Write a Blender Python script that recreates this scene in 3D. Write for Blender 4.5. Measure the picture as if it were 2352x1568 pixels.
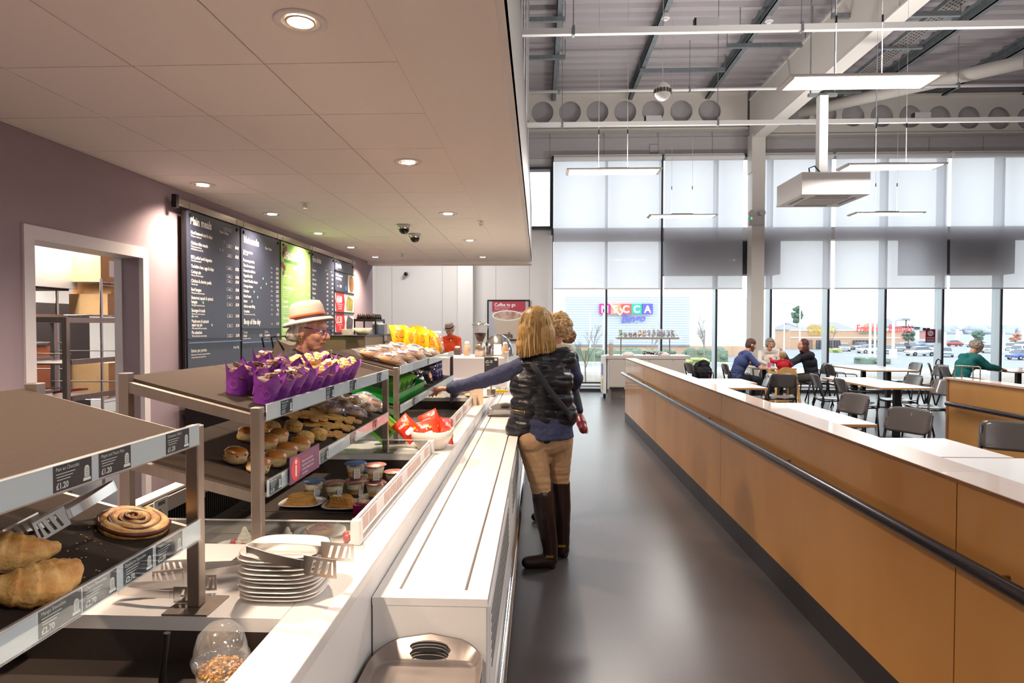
import bpy, bmesh, math, random
from math import sin, cos, pi, tan, radians, sqrt, atan2
from mathutils import Vector, Matrix, noise, Quaternion
for _o in list(bpy.data.objects): bpy.data.objects.remove(_o)
S = bpy.context.scene
COL = S.collection
random.seed(7)
# ---------------------------------------------------------------- camera, world, exposure
CAM_H = 1.58
F = 1450.0
YAW, PITCH, ROLL = -0.04145, -0.02371, 0.00157
_f = Vector((sin(YAW)*cos(PITCH), cos(YAW)*cos(PITCH), sin(PITCH)))
_r = Vector((cos(YAW), -sin(YAW), 0)); _u = _r.cross(_f)
CR = cos(ROLL)*_r + sin(ROLL)*_u; CU = -sin(ROLL)*_r + cos(ROLL)*_u; CF = _f
CP = Vector((0, 0, CAM_H))
cd = bpy.data.cameras.new('camera'); cam = bpy.data.objects.new('camera', cd); COL.objects.link(cam)
cam.matrix_world = Matrix.Translation(CP) @ Matrix((CR, CU, -CF)).transposed().to_4x4()
cd.sensor_width = 36; cd.lens = F/2352*36; cd.clip_start = 0.05; cd.clip_end = 900
S.camera = cam
S.view_settings.view_transform = 'Standard'; S.view_settings.look = 'None'
S.view_settings.gamma = 1; S.view_settings.use_curve_mapping = False
S.view_settings.exposure = 0.55
wd = bpy.data.worlds.new('sky'); S.world = wd; wd.use_nodes = True
_b = wd.node_tree.nodes['Background']; _b.inputs[0].default_value = (0.955, 0.96, 1, 1); _b.inputs[1].default_value = 2.3
S.cycles.max_bounces = 10; S.cycles.diffuse_bounces = 5; S.cycles.transparent_max_bounces = 16
S.cycles.sample_clamp_indirect = 6; S.cycles.caustics_reflective = False; S.cycles.caustics_refractive = False
WARM = (1, 0.79, 0.60)
def lamp(kind, name, loc, energy, color=(1, 1, 1), size=0.3, size_y=None, rot=(0, 0, 0), spot=None, parent=None):
    l = bpy.data.lights.new(name, kind); l.energy = energy; l.color = color
    if kind == 'AREA':
        l.size = size
        if size_y: l.shape = 'RECTANGLE'; l.size_y = size_y
    else: l.shadow_soft_size = size
    if spot: l.spot_size = spot; l.spot_blend = 1.0
    o = bpy.data.objects.new(name, l); o.location = loc; o.rotation_euler = rot; COL.objects.link(o)
    if parent: o.parent = parent
    return o
def at(px, py, X=None, Y=None, Z=None):
    """point of the place seen at a pixel, on the plane X=, Y= or Z="""
    d = CR*((px-1176)/F) - CU*((py-784)/F) + CF
    if X is not None: t = (X-CP.x)/d.x
    elif Y is not None: t = (Y-CP.y)/d.y
    else: t = (Z-CP.z)/d.z
    return CP + d*t
# ---------------------------------------------------------------- materials
def lin(c): return c/12.92 if c <= 0.04045 else ((c+0.055)/1.055)**2.4
def hx(h):
    h = h.lstrip('#'); return tuple(lin(int(h[i:i+2], 16)/255) for i in (0, 2, 4)) + (1,)
MATS = {}
def mat(name, col='#888888', rough=0.5, metal=0.0, noise_=0.0, nscale=20, bump=0.0, bscale=60, emit=None, estr=0, alpha=1, trans=0, spec=0.5, col2=None, stretch=None, coat=0, sss=0, ior=1.45):
    if name in MATS: return MATS[name]
    m = bpy.data.materials.new(name); m.use_nodes = True; nt = m.node_tree; p = nt.nodes['Principled BSDF']
    c = hx(col) if isinstance(col, str) else tuple(col)+(1,)
    p.inputs['Base Color'].default_value = c; p.inputs['Roughness'].default_value = rough; p.inputs['Metallic'].default_value = metal
    p.inputs['Specular IOR Level'].default_value = spec; p.inputs['Alpha'].default_value = alpha; p.inputs['IOR'].default_value = ior
    p.inputs['Transmission Weight'].default_value = trans; p.inputs['Coat Weight'].default_value = coat
    if sss: p.inputs['Subsurface Weight'].default_value = sss; p.inputs['Subsurface Radius'].default_value = (0.01, 0.004, 0.002)
    if emit: p.inputs['Emission Color'].default_value = hx(emit) if isinstance(emit, str) else tuple(emit)+(1,); p.inputs['Emission Strength'].default_value = estr
    if noise_ or bump or col2:
        tc = nt.nodes.new('ShaderNodeTexCoord'); mp = nt.nodes.new('ShaderNodeMapping'); nt.links.new(tc.outputs['Object'], mp.inputs[0])
        if stretch: mp.inputs['Scale'].default_value = stretch
        if noise_ or col2:
            n = nt.nodes.new('ShaderNodeTexNoise'); n.inputs['Scale'].default_value = nscale; n.inputs['Detail'].default_value = 5
            nt.links.new(mp.outputs[0], n.inputs['Vector'])
            r = nt.nodes.new('ShaderNodeValToRGB'); r.color_ramp.elements[0].position = 0.32; r.color_ramp.elements[1].position = 0.68
            k = noise_
            r.color_ramp.elements[0].color = (hx(col2) if col2 else tuple(v*(1-k) for v in c[:3])+(1,))
            r.color_ramp.elements[1].color = (c if col2 else tuple(min(1, v*(1+k)) for v in c[:3])+(1,))
            nt.links.new(n.outputs['Fac'], r.inputs[0]); nt.links.new(r.outputs[0], p.inputs['Base Color'])
        if bump:
            n2 = nt.nodes.new('ShaderNodeTexNoise'); n2.inputs['Scale'].default_value = bscale; n2.inputs['Detail'].default_value = 4
            nt.links.new(mp.outputs[0], n2.inputs['Vector'])
            b = nt.nodes.new('ShaderNodeBump'); b.inputs['Strength'].default_value = bump; b.inputs['Distance'].default_value = 0.01
            nt.links.new(n2.outputs['Fac'], b.inputs['Height']); nt.links.new(b.outputs[0], p.inputs['Normal'])
    MATS[name] = m; return m
def mixmat(name, parts):
    """weighted sum of shaders; parts = [(node type, color, rough, weight)]"""
    if name in MATS: return MATS[name]
    m = bpy.data.materials.new(name); m.use_nodes = True; nt = m.node_tree
    for n in list(nt.nodes):
        if n.type != 'OUTPUT_MATERIAL': nt.nodes.remove(n)
    out = [n for n in nt.nodes if n.type == 'OUTPUT_MATERIAL'][0]
    cur, wsum = None, 0
    for typ, c, rgh, w in parts:
        n = nt.nodes.new('ShaderNodeBsdf'+typ); n.inputs['Color'].default_value = hx(c)
        if 'Roughness' in n.inputs and rgh is not None: n.inputs['Roughness'].default_value = rgh
        if cur is None: cur = n; wsum = w
        else:
            mx = nt.nodes.new('ShaderNodeMixShader'); wsum += w; mx.inputs[0].default_value = w/wsum
            nt.links.new(cur.outputs[0], mx.inputs[1]); nt.links.new(n.outputs[0], mx.inputs[2]); cur = mx
    nt.links.new(cur.outputs[0], out.inputs[0]); MATS[name] = m; return m
def speckle(name, base, dots, scale=60, thr=0.06, rough=0.5, base2=None, bump=0.0, nscale=6):
    """base colour with voronoi dots of another colour"""
    if name in MATS: return MATS[name]
    m = mat(name, base, rough=rough, noise_=0.0 if base2 else 0.06, col2=base2, nscale=nscale, bump=bump); nt = m.node_tree; p = nt.nodes['Principled BSDF']
    tc = nt.nodes.new('ShaderNodeTexCoord'); v = nt.nodes.new('ShaderNodeTexVoronoi'); v.inputs['Scale'].default_value = scale
    nt.links.new(tc.outputs['Object'], v.inputs['Vector'])
    lt = nt.nodes.new('ShaderNodeMath'); lt.operation = 'LESS_THAN'; lt.inputs[1].default_value = thr; nt.links.new(v.outputs['Distance'], lt.inputs[0])
    mx = nt.nodes.new('ShaderNodeMix'); mx.data_type = 'RGBA'
    src = [l.from_socket for l in nt.links if l.to_socket == p.inputs['Base Color']]
    if src: nt.links.new(src[0], mx.inputs[6])
    else: mx.inputs[6].default_value = hx(base)
    mx.inputs[7].default_value = hx(dots); nt.links.new(lt.outputs[0], mx.inputs[0]); nt.links.new(mx.outputs[2], p.inputs['Base Color'])
    return m
WHITE = mat('white_paint', '#e9e7e4', 0.55)
STEEL = mat('brushed_steel', '#a89c92', 0.34, 0.9, noise_=0.06, nscale=40, stretch=(1, 1, 0.05))
CHROME = mat('chrome', '#d8d8d8', 0.12, 1.0)
BLACK = mat('black_plastic', '#121214', 0.35)
DARK = mat('dark_metal', '#2b2628', 0.4, 0.6)
CORIAN = mat('white_worktop', '#dad6d4', 0.22, noise_=0.02, nscale=300)
CORIANW = mat('white_side_panel', '#e4e1e0', 0.4)
GLASS = mixmat('clear_glass', [('Transparent', '#f6fbfa', None, 0.93), ('Glossy', '#ffffff', 0.02, 0.07)])
PLASTIC = mixmat('clear_plastic', [('Transparent', '#ffffff', None, 0.80), ('Glossy', '#ffffff', 0.08, 0.12), ('Diffuse', '#ffffff', None, 0.08)])
FILM = mixmat('clear_film', [('Transparent', '#ffffff', None, 0.76), ('Glossy', '#ffffff', 0.15, 0.16), ('Diffuse', '#eef0ff', None, 0.08)])
CARD = mat('cardboard', '#c79d6c', 0.8, noise_=0.06, nscale=8)
INK = mat('white_ink', '#f2f0f0', 0.6)
INKD = mat('dark_ink', '#1c1c22', 0.6)
NAVY = mat('navy_card', '#32364a', 0.45)
CHINA = mat('glazed_china', '#efe9e3', 0.12, coat=0.3)
SKIN = mat('skin', '#c58b70', 0.5, noise_=0.08, nscale=15, sss=0.1)
# ---------------------------------------------------------------- mesh builder
def rotm(rx=0, ry=0, rz=0): return Matrix.Rotation(rz, 4, 'Z') @ Matrix.Rotation(ry, 4, 'Y') @ Matrix.Rotation(rx, 4, 'X')
def TR(x=0, y=0, z=0, rx=0, ry=0, rz=0, s=1): return Matrix.Translation((x, y, z)) @ rotm(rx, ry, rz) @ Matrix.Scale(s, 4)
FX = Matrix(((0, 0, 1, 0), (1, 0, 0, 0), (0, 1, 0, 0), (0, 0, 0, 1)))       # writing that faces +X, reads along +Y
FY = Matrix(((1, 0, 0, 0), (0, 0, -1, 0), (0, 1, 0, 0), (0, 0, 0, 1)))      # writing that faces -Y, reads along +X
_txt = {}
def text_mesh(s, bold=0.0):
    k = (s, bold)
    if k not in _txt:
        c = bpy.data.curves.new('t', 'FONT'); c.body = s; c.size = 1; c.offset = bold; c.resolution_u = 2 if len(s) > 3 else 4
        o = bpy.data.objects.new('t', c); COL.objects.link(o)
        dg = bpy.context.evaluated_depsgraph_get(); me = bpy.data.meshes.new_from_object(o.evaluated_get(dg))
        vs = [v.co.copy() for v in me.vertices]; fs = [tuple(p.vertices) for p in me.polygons]
        bpy.data.objects.remove(o); bpy.data.curves.remove(c); bpy.data.meshes.remove(me)
        w = (min(v.x for v in vs), max(v.x for v in vs)) if vs else (0, 1)
        _txt[k] = (vs, fs, w)
    return _txt[k]
class MB:
    def __init__(s, M=None): s.v = []; s.f = []; s.mi = []; s.sm = []; s.mats = []; s.M = M or Matrix()
    def m(s, mt):
        if mt not in s.mats: s.mats.append(mt)
        return s.mats.index(mt)
    def add(s, vs, fs, mt, smooth=False, M=None):
        b = len(s.v); X = s.M @ M if M is not None else s.M
        s.v += [tuple(X @ Vector(v)) for v in vs]; i = s.m(mt)
        for f in fs: s.f.append(tuple(b+k for k in f)); s.mi.append(i); s.sm.append(smooth)
        return s
    def box(s, c, d, mt, M=None, bev=0):
        x, y, z = (k/2 for k in d); cx, cy, cz = c
        if bev:
            bm = bmesh.new(); bmesh.ops.create_cube(bm, size=1)
            bmesh.ops.scale(bm, vec=d, verts=bm.verts); bmesh.ops.bevel(bm, geom=bm.edges[:]+bm.verts[:], offset=bev, segments=2, affect='EDGES', profile=0.5)
            bm.verts.index_update(); vs = [tuple(v.co+Vector(c)) for v in bm.verts]; fs = [tuple(v.index for v in f.verts) for f in bm.faces]; bm.free()
            return s.add(vs, fs, mt, False, M)
        vs = [(cx+a*x, cy+b*y, cz+e*z) for a in (-1, 1) for b in (-1, 1) for e in (-1, 1)]
        return s.add(vs, [(0, 1, 3, 2), (4, 6, 7, 5), (0, 4, 5, 1), (2, 3, 7, 6), (0, 2, 6, 4), (1, 5, 7, 3)], mt, False, M)
    def b2(s, a, b, mt, bev=0, M=None):
        return s.box([(a[i]+b[i])/2 for i in range(3)], [abs(b[i]-a[i]) for i in range(3)], mt, M, bev)
    def beam(s, p, q, w, h, mt, up=(0, 0, 1)):
        p = Vector(p); q = Vector(q); d = (q-p).normalized(); u = Vector(up); r = d.cross(u)
        if r.length < 1e-4: r = d.cross(Vector((1, 0, 0)))
        r.normalize(); u = r.cross(d); vs = [P + r*a*w/2 + u*b*h/2 for P in (p, q) for a, b in ((-1, -1), (1, -1), (1, 1), (-1, 1))]
        return s.add(vs, [(3, 2, 1, 0), (4, 5, 6, 7), (0, 1, 5, 4), (1, 2, 6, 5), (2, 3, 7, 6), (3, 0, 4, 7)], mt)
    def tube(s, pts, r, mt, n=8, M=None, caps=True, closed=False, flat=1.0):
        pts = [Vector(p) for p in pts]; N = len(pts); rs = r if isinstance(r, (list, tuple)) else [r]*N
        vs = []; pr = None
        for i, p in enumerate(pts):
            t = (pts[(i+1) % N]-pts[i-1]) if closed else (pts[min(i+1, N-1)]-pts[max(i-1, 0)])
            if t.length < 1e-9: t = Vector((0, 0, 1))
            t.normalize()
            if pr is None: pr = t.orthogonal()
            pr = (pr - t*pr.dot(t))
            if pr.length < 1e-6: pr = t.orthogonal()
            pr.normalize(); b = t.cross(pr)
            vs += [p + (pr*cos(2*pi*k/n) + b*sin(2*pi*k/n)*flat)*rs[i] for k in range(n)]
        fs = [(i*n+k, i*n+(k+1) % n, ((i+1) % N)*n+(k+1) % n, ((i+1) % N)*n+k) for i in range(N if closed else N-1) for k in range(n)]
        if caps and not closed: fs += [tuple(range(n-1, -1, -1)), tuple((N-1)*n+k for k in range(n))]
        return s.add(vs, fs, mt, n > 5, M)
    def cyl(s, p, q, r, mt, n=16, r2=None, M=None):
        p = Vector(p); q = Vector(q); t = (q-p).normalized(); a = t.orthogonal().normalized(); b = t.cross(a); r2 = r if r2 is None else r2
        vs = [p+(a*cos(2*pi*k/n)+b*sin(2*pi*k/n))*r for k in range(n)] + [q+(a*cos(2*pi*k/n)+b*sin(2*pi*k/n))*r2 for k in range(n)]
        s.add(vs, [(k, (k+1) % n, n+(k+1) % n, n+k) for k in range(n)], mt, True, M)
        return s.add(vs, [tuple(range(n-1, -1, -1)), tuple(range(n, 2*n))], mt, False, M)
    def lathe(s, prof, mt, n=24, M=None, sx=1, sy=1, wob=None, smooth=True):
        vs = []
        for i, (r, z) in enumerate(prof):
            for k in range(n):
                a = 2*pi*k/n; q = r*(wob(a, i) if wob else 1); vs.append((q*cos(a)*sx, q*sin(a)*sy, z))
        fs = [(i*n+k, i*n+(k+1) % n, (i+1)*n+(k+1) % n, (i+1)*n+k) for i in range(len(prof)-1) for k in range(n)]
        return s.add(vs, fs, mt, smooth, M)
    def ell(s, c, r, mt, n=16, M=None, amp=0, fr=3, seed=0, zmin=None):
        vs = []; m_ = n//2
        for i in range(m_+1):
            th = pi*i/m_
            for k in range(n):
                a = 2*pi*k/n; d = Vector((sin(th)*cos(a), sin(th)*sin(a), cos(th)))
                q = 1 + (amp*noise.noise(d*fr+Vector((seed*7.3, seed*3.1, 0))) if amp else 0)
                v = Vector((c[0]+d.x*r[0]*q, c[1]+d.y*r[1]*q, c[2]+d.z*r[2]*q))
                if zmin is not None and v.z < zmin: v.z = zmin
                vs.append(v)
        fs = [(i*n+k, (i+1)*n+k, (i+1)*n+(k+1) % n, i*n+(k+1) % n) for i in range(m_) for k in range(n)]
        return s.add(vs, fs, mt, True, M)
    def prism(s, poly, h, mt, M=None, smooth=False):
        n = len(poly); vs = [(x, y, 0) for x, y in poly] + [(x, y, h) for x, y in poly]
        return s.add(vs, [tuple(range(n-1, -1, -1)), tuple(range(n, 2*n))] + [(k, (k+1) % n, n+(k+1) % n, n+k) for k in range(n)], mt, smooth, M)
    def quad(s, pts, mt, M=None): return s.add(pts, [tuple(range(len(pts)))], mt, False, M)
    def text(s, st, size, mt, M, align='l', bold=0.0, sx=0.85, wmax=None, off=0.0012):
        vs, fs, w = text_mesh(st, bold); W = (w[1]-w[0])*size*sx
        if wmax and W > wmax: sx *= wmax/W; W = wmax
        dx = {'l': 0, 'c': -W/2, 'r': -W}[align] - w[0]*size*sx
        return s.add([(v.x*size*sx+dx, v.y*size, off) for v in vs], fs, mt, False, M)
    def build(s, name, parent=None, label=None, kind=None, cat=None, group=None, loc=None, rot=None):
        me = bpy.data.meshes.new(name); me.from_pydata(s.v, [], s.f); me.update()
        for q in s.mats: me.materials.append(q)
        if s.f: me.polygons.foreach_set('material_index', s.mi); me.polygons.foreach_set('use_smooth', s.sm)
        return link(me, name, parent, label, kind, cat, group, loc, rot)
def link(me, name, parent=None, label=None, kind=None, cat=None, group=None, loc=None, rot=None):
    o = bpy.data.objects.new(name, me); COL.objects.link(o)
    if parent: o.parent = parent
    if loc is not None: o.location = loc
    if rot is not None: o.rotation_euler = rot
    return tag(o, label, cat, group, kind)
def tag(o, label=None, cat=None, group=None, kind=None):
    for k, v in (('label', label), ('category', cat), ('group', group), ('kind', kind)):
        if v: o[k] = v
    return o
def thing(name, label, cat, loc=(0, 0, 0), rz=0, group=None, rot=None):
    o = bpy.data.objects.new(name, None); COL.objects.link(o); o.empty_display_size = 0.05
    o.location = loc; o.rotation_euler = rot if rot else (0, 0, rz)
    return tag(o, label, cat, group)
def dup(root, loc, rz=None, label=None, group=None, rot=None, scale=None):
    r = root.copy(); COL.objects.link(r); r.location = loc
    if rz is not None: r.rotation_euler = (0, 0, rz)
    if rot is not None: r.rotation_euler = rot
    if scale is not None: r.scale = scale if hasattr(scale, '__len__') else (scale,)*3
    tag(r, label, None, group)
    def rec(a, b):
        for ch in a.children:
            c = ch.copy(); COL.objects.link(c); c.parent = b; rec(ch, c)
    rec(root, r); return r
def struct(name, mb, parent=None): return mb.build(name, parent, kind=None if parent else 'structure')
def remesh(mb, voxel, smooth=2, disp=None, decim=None):
    """fuse what was added to mb into one continuous skin; materials go back by nearest source face"""
    src = bpy.data.meshes.new('r'); src.from_pydata(mb.v, [], mb.f); src.update()
    from mathutils.bvhtree import BVHTree
    bv = BVHTree.FromPolygons([Vector(v) for v in mb.v], mb.f)
    o = bpy.data.objects.new('r', src); COL.objects.link(o)
    md = o.modifiers.new('r', 'REMESH'); md.mode = 'VOXEL'; md.voxel_size = voxel
    if smooth: sm = o.modifiers.new('s', 'SMOOTH'); sm.iterations = smooth; sm.factor = 0.6
    if decim: dm = o.modifiers.new('d', 'DECIMATE'); dm.ratio = decim
    dg = bpy.context.evaluated_depsgraph_get(); me = bpy.data.meshes.new_from_object(o.evaluated_get(dg))
    bpy.data.objects.remove(o); bpy.data.meshes.remove(src)
    for q in mb.mats: me.materials.append(q)
    mis = []
    for p in me.polygons:
        h = bv.find_nearest(p.center); mis.append(mb.mi[h[2]] if h[2] is not None else 0)
    if disp:
        nr = [v.normal.copy() for v in me.vertices]
        for v, n_ in zip(me.vertices, nr): v.co += n_*disp(v.co)
    me.polygons.foreach_set('material_index', mis); me.polygons.foreach_set('use_smooth', [True]*len(me.polygons)); me.update()
    return me
# ================================================================ THE SETTING
YW = 15.7; CEIL = 2.75; XL = -3.08; XR = 14.0; YB = -5.0
FLOORM = speckle('vinyl_floor', '#4a4748', '#6d6b70', 90, 0.12, 0.28, base2='#575256', nscale=0.8)
WALLP = mat('mauve_wall_paint', '#9c8b95', 0.75, noise_=0.02, nscale=200)
WALLW = mat('white_wall_panel', '#e2dfdd', 0.5)
GREYP = mat('grey_wall_panel', '#bdb9ba', 0.55, noise_=0.02, nscale=30)
TILE = mat('ceiling_tile', '#f4eee8', 0.8, noise_=0.02, nscale=200)
JOINT = mat('tile_joint', '#a3968a', 0.8)
ROOFM = mat('roof_deck', '#b0a9ac', 0.45)
PURL = mat('galvanised_steel', '#8b9295', 0.45, 0.5, noise_=0.12, nscale=12)
CREAM = mat('cream_steelwork', '#d9d3cb', 0.5)
FRM = mat('window_frame_dark', '#3a3c46', 0.4)
FRML = mat('window_frame_light', '#b4bcc2', 0.35, 0.3)
b = MB(); b.b2((-8, YB, -0.1), (XR, YW+0.25, 0), FLOORM); struct('floor', b)
# left wall with the kitchen doorway
D0, D1, DZ = at(49, 511, X=XL).y, at(337, 565, X=XL).y, 2.19
b = MB(); b.b2((XL-0.2, YB, 0), (XL, D0+0.05, 2.9), WALLP); b.b2((XL-0.2, D1-0.05, 0), (XL, 11.65, 2.9), WALLP); b.b2((XL-0.2, D0+0.05, DZ-0.05), (XL, D1-0.05, 2.9), WALLP)
struct('wall_left', b)
DOORF = mat('door_frame_white', '#dcd6da', 0.4)
b = MB(); w = 0.07
b.b2((XL-0.22, D0, 0), (XL+0.015, D0+w*1.15, DZ-w*1.2), DOORF); b.b2((XL-0.02, D1-w, 0), (XL+0.015, D1, DZ-w*1.2), DOORF); b.b2((XL-0.22, D1-w, 0), (XL-0.16, D1-0.02, DZ-w*1.2), DOORF)
b.b2((XL-0.22, D0, DZ-w*1.2), (XL+0.015, D1, DZ), DOORF); b.b2((XL-0.16, D1-w+0.005, 0), (XL-0.02, D1-0.052, DZ-w*1.2), WALLP)
struct('door_1', b)
# kitchen beyond
KW = mat('kitchen_wall', '#f2f1ee', 0.6)
b = MB(); b.b2((-7.1, 1.5, 0), (-7, 10.5, 2.9), KW); b.b2((-7, 1.4, 0), (XL-0.2, 1.5, 2.9), KW); b.b2((-7, 10.5, 0), (XL-0.2, 10.6, 2.9), KW); struct('wall_kitchen', b)
b = MB(); b.b2((-7.1, 1.4, 2.6), (XL-0.2, 10.6, 2.7), mat('kitchen_ceiling', '#e8eeee', 0.7)); struct('ceiling_kitchen', b)
lamp('AREA', 'kitchen_light', (-5.2, 5.8, 2.55), 520, (1, 0.97, 0.93), 1.6, 3.0)
# serving area ceiling: real tiles with gaps between them
b = MB(); xs = [-0.62-0.605*k for k in range(5)]; y0 = 2.80
b.b2((XL-0.1, YB, CEIL+0.012), (-0.62, 11.3, CEIL+0.05), JOINT)
for i in range(5):
    xa = xs[i]; xb = xs[i+1] if i < 4 else XL
    for k in range(-12, 14):
        ya = y0+0.675*k; yb = min(ya+0.675, 11.3)
        if ya > 11.2: continue
        b.box(((xa+xb)/2, (ya+yb)/2, CEIL+0.008), (xa-xb-0.007, yb-ya-0.007, 0.016), TILE)
b.b2((-0.62, YB, CEIL-0.004), (-0.125, 11.65, CEIL+0.1), TILE); b.b2((XL-0.2, 11.3, CEIL-0.05), (-0.125, 11.65, CEIL+0.1), TILE)
struct('ceiling_serving_area', b)
b = MB(); b.b2((-0.16, YB, CEIL-0.006), (-0.125, 11.65, 3.76), WALLW); b.b2((XL, 11.62, CEIL), (-0.125, 11.65, 3.76), WALLW); struct('trim_1', b)
b = MB(); b.b2((-6, 11.65, 0), (XL, 11.75, 7.3), WALLW); b.b2((-4.15, 11.7, 0), (-4.05, YW, 7.3), WALLW); b.b2((XL-0.2, 11.6, 2.9), (XL, 11.7, 7.3), WALLW)
struct('wall_back_left', b)
b = MB(); b.b2((XL-0.2, YB, 2.9), (XL-0.1, 11.7, 7.3), GREYP); struct('wall_left_upper', b)
# back wall, left solid part with its high window
wa, wb = at(1150, 390, Y=YW).x, at(1269, 390, Y=YW).x; wt, wz = at(1216, 388, Y=YW).z, at(1216, 528, Y=YW).z
b = MB(); b.b2((-4.1, YW, 0), (wa, YW+0.2, 6.5), WALLW); b.b2((wa, YW, 0), (wb, YW+0.2, wz), WALLW); b.b2((wa, YW, wt), (wb, YW+0.2, 6.5), WALLW)
for px in (900, 1016, 1139, 1216):
    x = at(px, 600, Y=YW).x; b.b2((x-0.006, YW-0.004, 0), (x+0.006, YW, 5.4), GREYP)
x0, x1 = at(1052, 700, Y=15.3).x, at(1086, 700, Y=15.3).x; b.b2((x0, 15.3, 0), (x1, YW, 6.5), WALLW)
x0 = at(1258, 700, Y=15.5).x; b.b2((x0, 15.45, 0), (wb, YW, 3.8), WALLW)
struct('wall_back', b)
b = MB(); b.b2((-4.1, YW-0.02, 6.2), (XR, YW+0.2, 7.3), GREYP); b.b2((-4.1, YW-0.05, 5.72), (XR, YW+0.2, 6.2), GREYP)
for px in [1263+124*k for k in range(9)]:
    x = at(px, 320, Y=YW).x; b.b2((x-0.008, YW-0.056, 5.72), (x+0.008, YW-0.05, 6.5), JOINT)
struct('wall_back_upper', b)
b = MB(); b.b2((XR, YB, 0), (XR+0.1, YW, 7.3), GREYP); struct('wall_right', b)
b = MB(); b.b2((XL-0.2, YB-0.1, 0), (XR, YB, 7.3), GREYP); struct('wall_front', b)
# glazed facade: one bay at a time
def window(n, xa, xb, z0, z1, trans=()):
    m = MB(); dz = 0.24; y = YW-0.02
    for x in ((xa, xb-0.04) if n == 11 else (xa,)):
        m.b2((x-0.024, y-dz+0.06, z0), (x+0.024, y-dz+0.03, z1), FRM); m.b2((x-0.022, y-dz+0.0605, z0+0.001), (x+0.022, y+0.1, z1-0.001), FRML)
    xa += 0.025; xb -= 0.025
    for z in (z0, z1-0.06): m.b2((xa, y-dz+0.05, z), (xb, y+0.1, z+0.06), FRM)
    if z0 < 0.2: m.b2((xa, y-dz+0.02, 0.10), (xb, y-dz+0.06, 0.15), FRML); m.b2((xa, y-dz+0.02, 0.0), (xb, y-dz+0.06, 0.07), FRM); m.b2((xa, y-dz+0.02, 0.19), (xb, y-dz+0.06, 0.23), FRM)
    for z in trans: m.b2((xa, y-dz+0.06, z), (xb, y+0.1, z+0.3), WALLW)
    o = struct('window_%d' % n, m)
    p = MB(); p.b2((xa, y, z0+0.04), (xb, y+0.012, z1-0.04), GLASS); p.build('pane', o)
mx = [at(p, 700, Y=15.5).x for p in (1268, 1392.5, 1519, 1645, 1770, 1902, 2033, 2165, 2299, 2436, 2570)]
for i in range(10): window(i+1, mx[i], mx[i+1], 0.0, 5.72, (3.68,))
window(11, wa, wb, wz, wt)
# steelwork and roof
b = MB(); pitch = 0.33; prof = []
y = YB
while y < YW+0.3:
    prof += [(y, 0), (y+0.14, 0), (y+0.18, 0.07), (y+0.29, 0.07)]; y += pitch
for i in range(len(prof)-1):
    (ya, za), (yb, zb) = prof[i], prof[i+1]; b.quad([(-5, ya, 7.27+za), (-5, yb, 7.27+zb), (XR+0.1, yb, 7.27+zb), (XR+0.1, ya, 7.27+za)], ROOFM)
b.b2((-5, YB, 7.4), (XR+0.1, YW+0.3, 7.45), ROOFM)
struct('roof', b)
for k, x in enumerate((-3.2, -1.4, 0.40, 2.23, 4.06, 5.9, 7.73, 9.56, 11.4, 13.2)):
    b = MB(); b.b2((x-0.01, YB, 7.03), (x+0.01, YW-0.3, 7.27), PURL); b.b2((x-0.09, YB, 7.02), (x+0.01, YW-0.3, 7.045), PURL); b.b2((x-0.09, YB, 7.24), (x+0.01, YW-0.3, 7.27), PURL)
    b.b2((x-0.09, YB, 7.02), (x-0.08, YW-0.3, 7.06), PURL); struct('beam', b)
# rafter over the hall and its column
rx0, rx1 = at(1721, 330, Y=15.3).x, at(1750, 330, Y=15.3).x
b = MB(); b.b2((rx0, YB, 6.0), (rx1, 15.35, 6.03), CREAM); b.b2((rx0+0.02, YB, 6.03), (rx1-0.02, 15.35, 6.95), CREAM); b.b2((rx0, YB, 6.95), (rx1, 15.35, 6.99), CREAM)
for yy in (3.6, 9.1): b.b2((rx0+0.005, yy, 6.02), (rx0+0.02, yy+0.03, 6.96), CREAM)
struct('beam_main_rafter', b)
b = MB(); b.b2((rx0, 15.05, 0), (rx1, 15.37, 6.1), CREAM); b.b2((rx0-0.02, 15.04, 5.2), (rx0, 15.36, 6.1), CREAM); struct('column', b)
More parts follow.
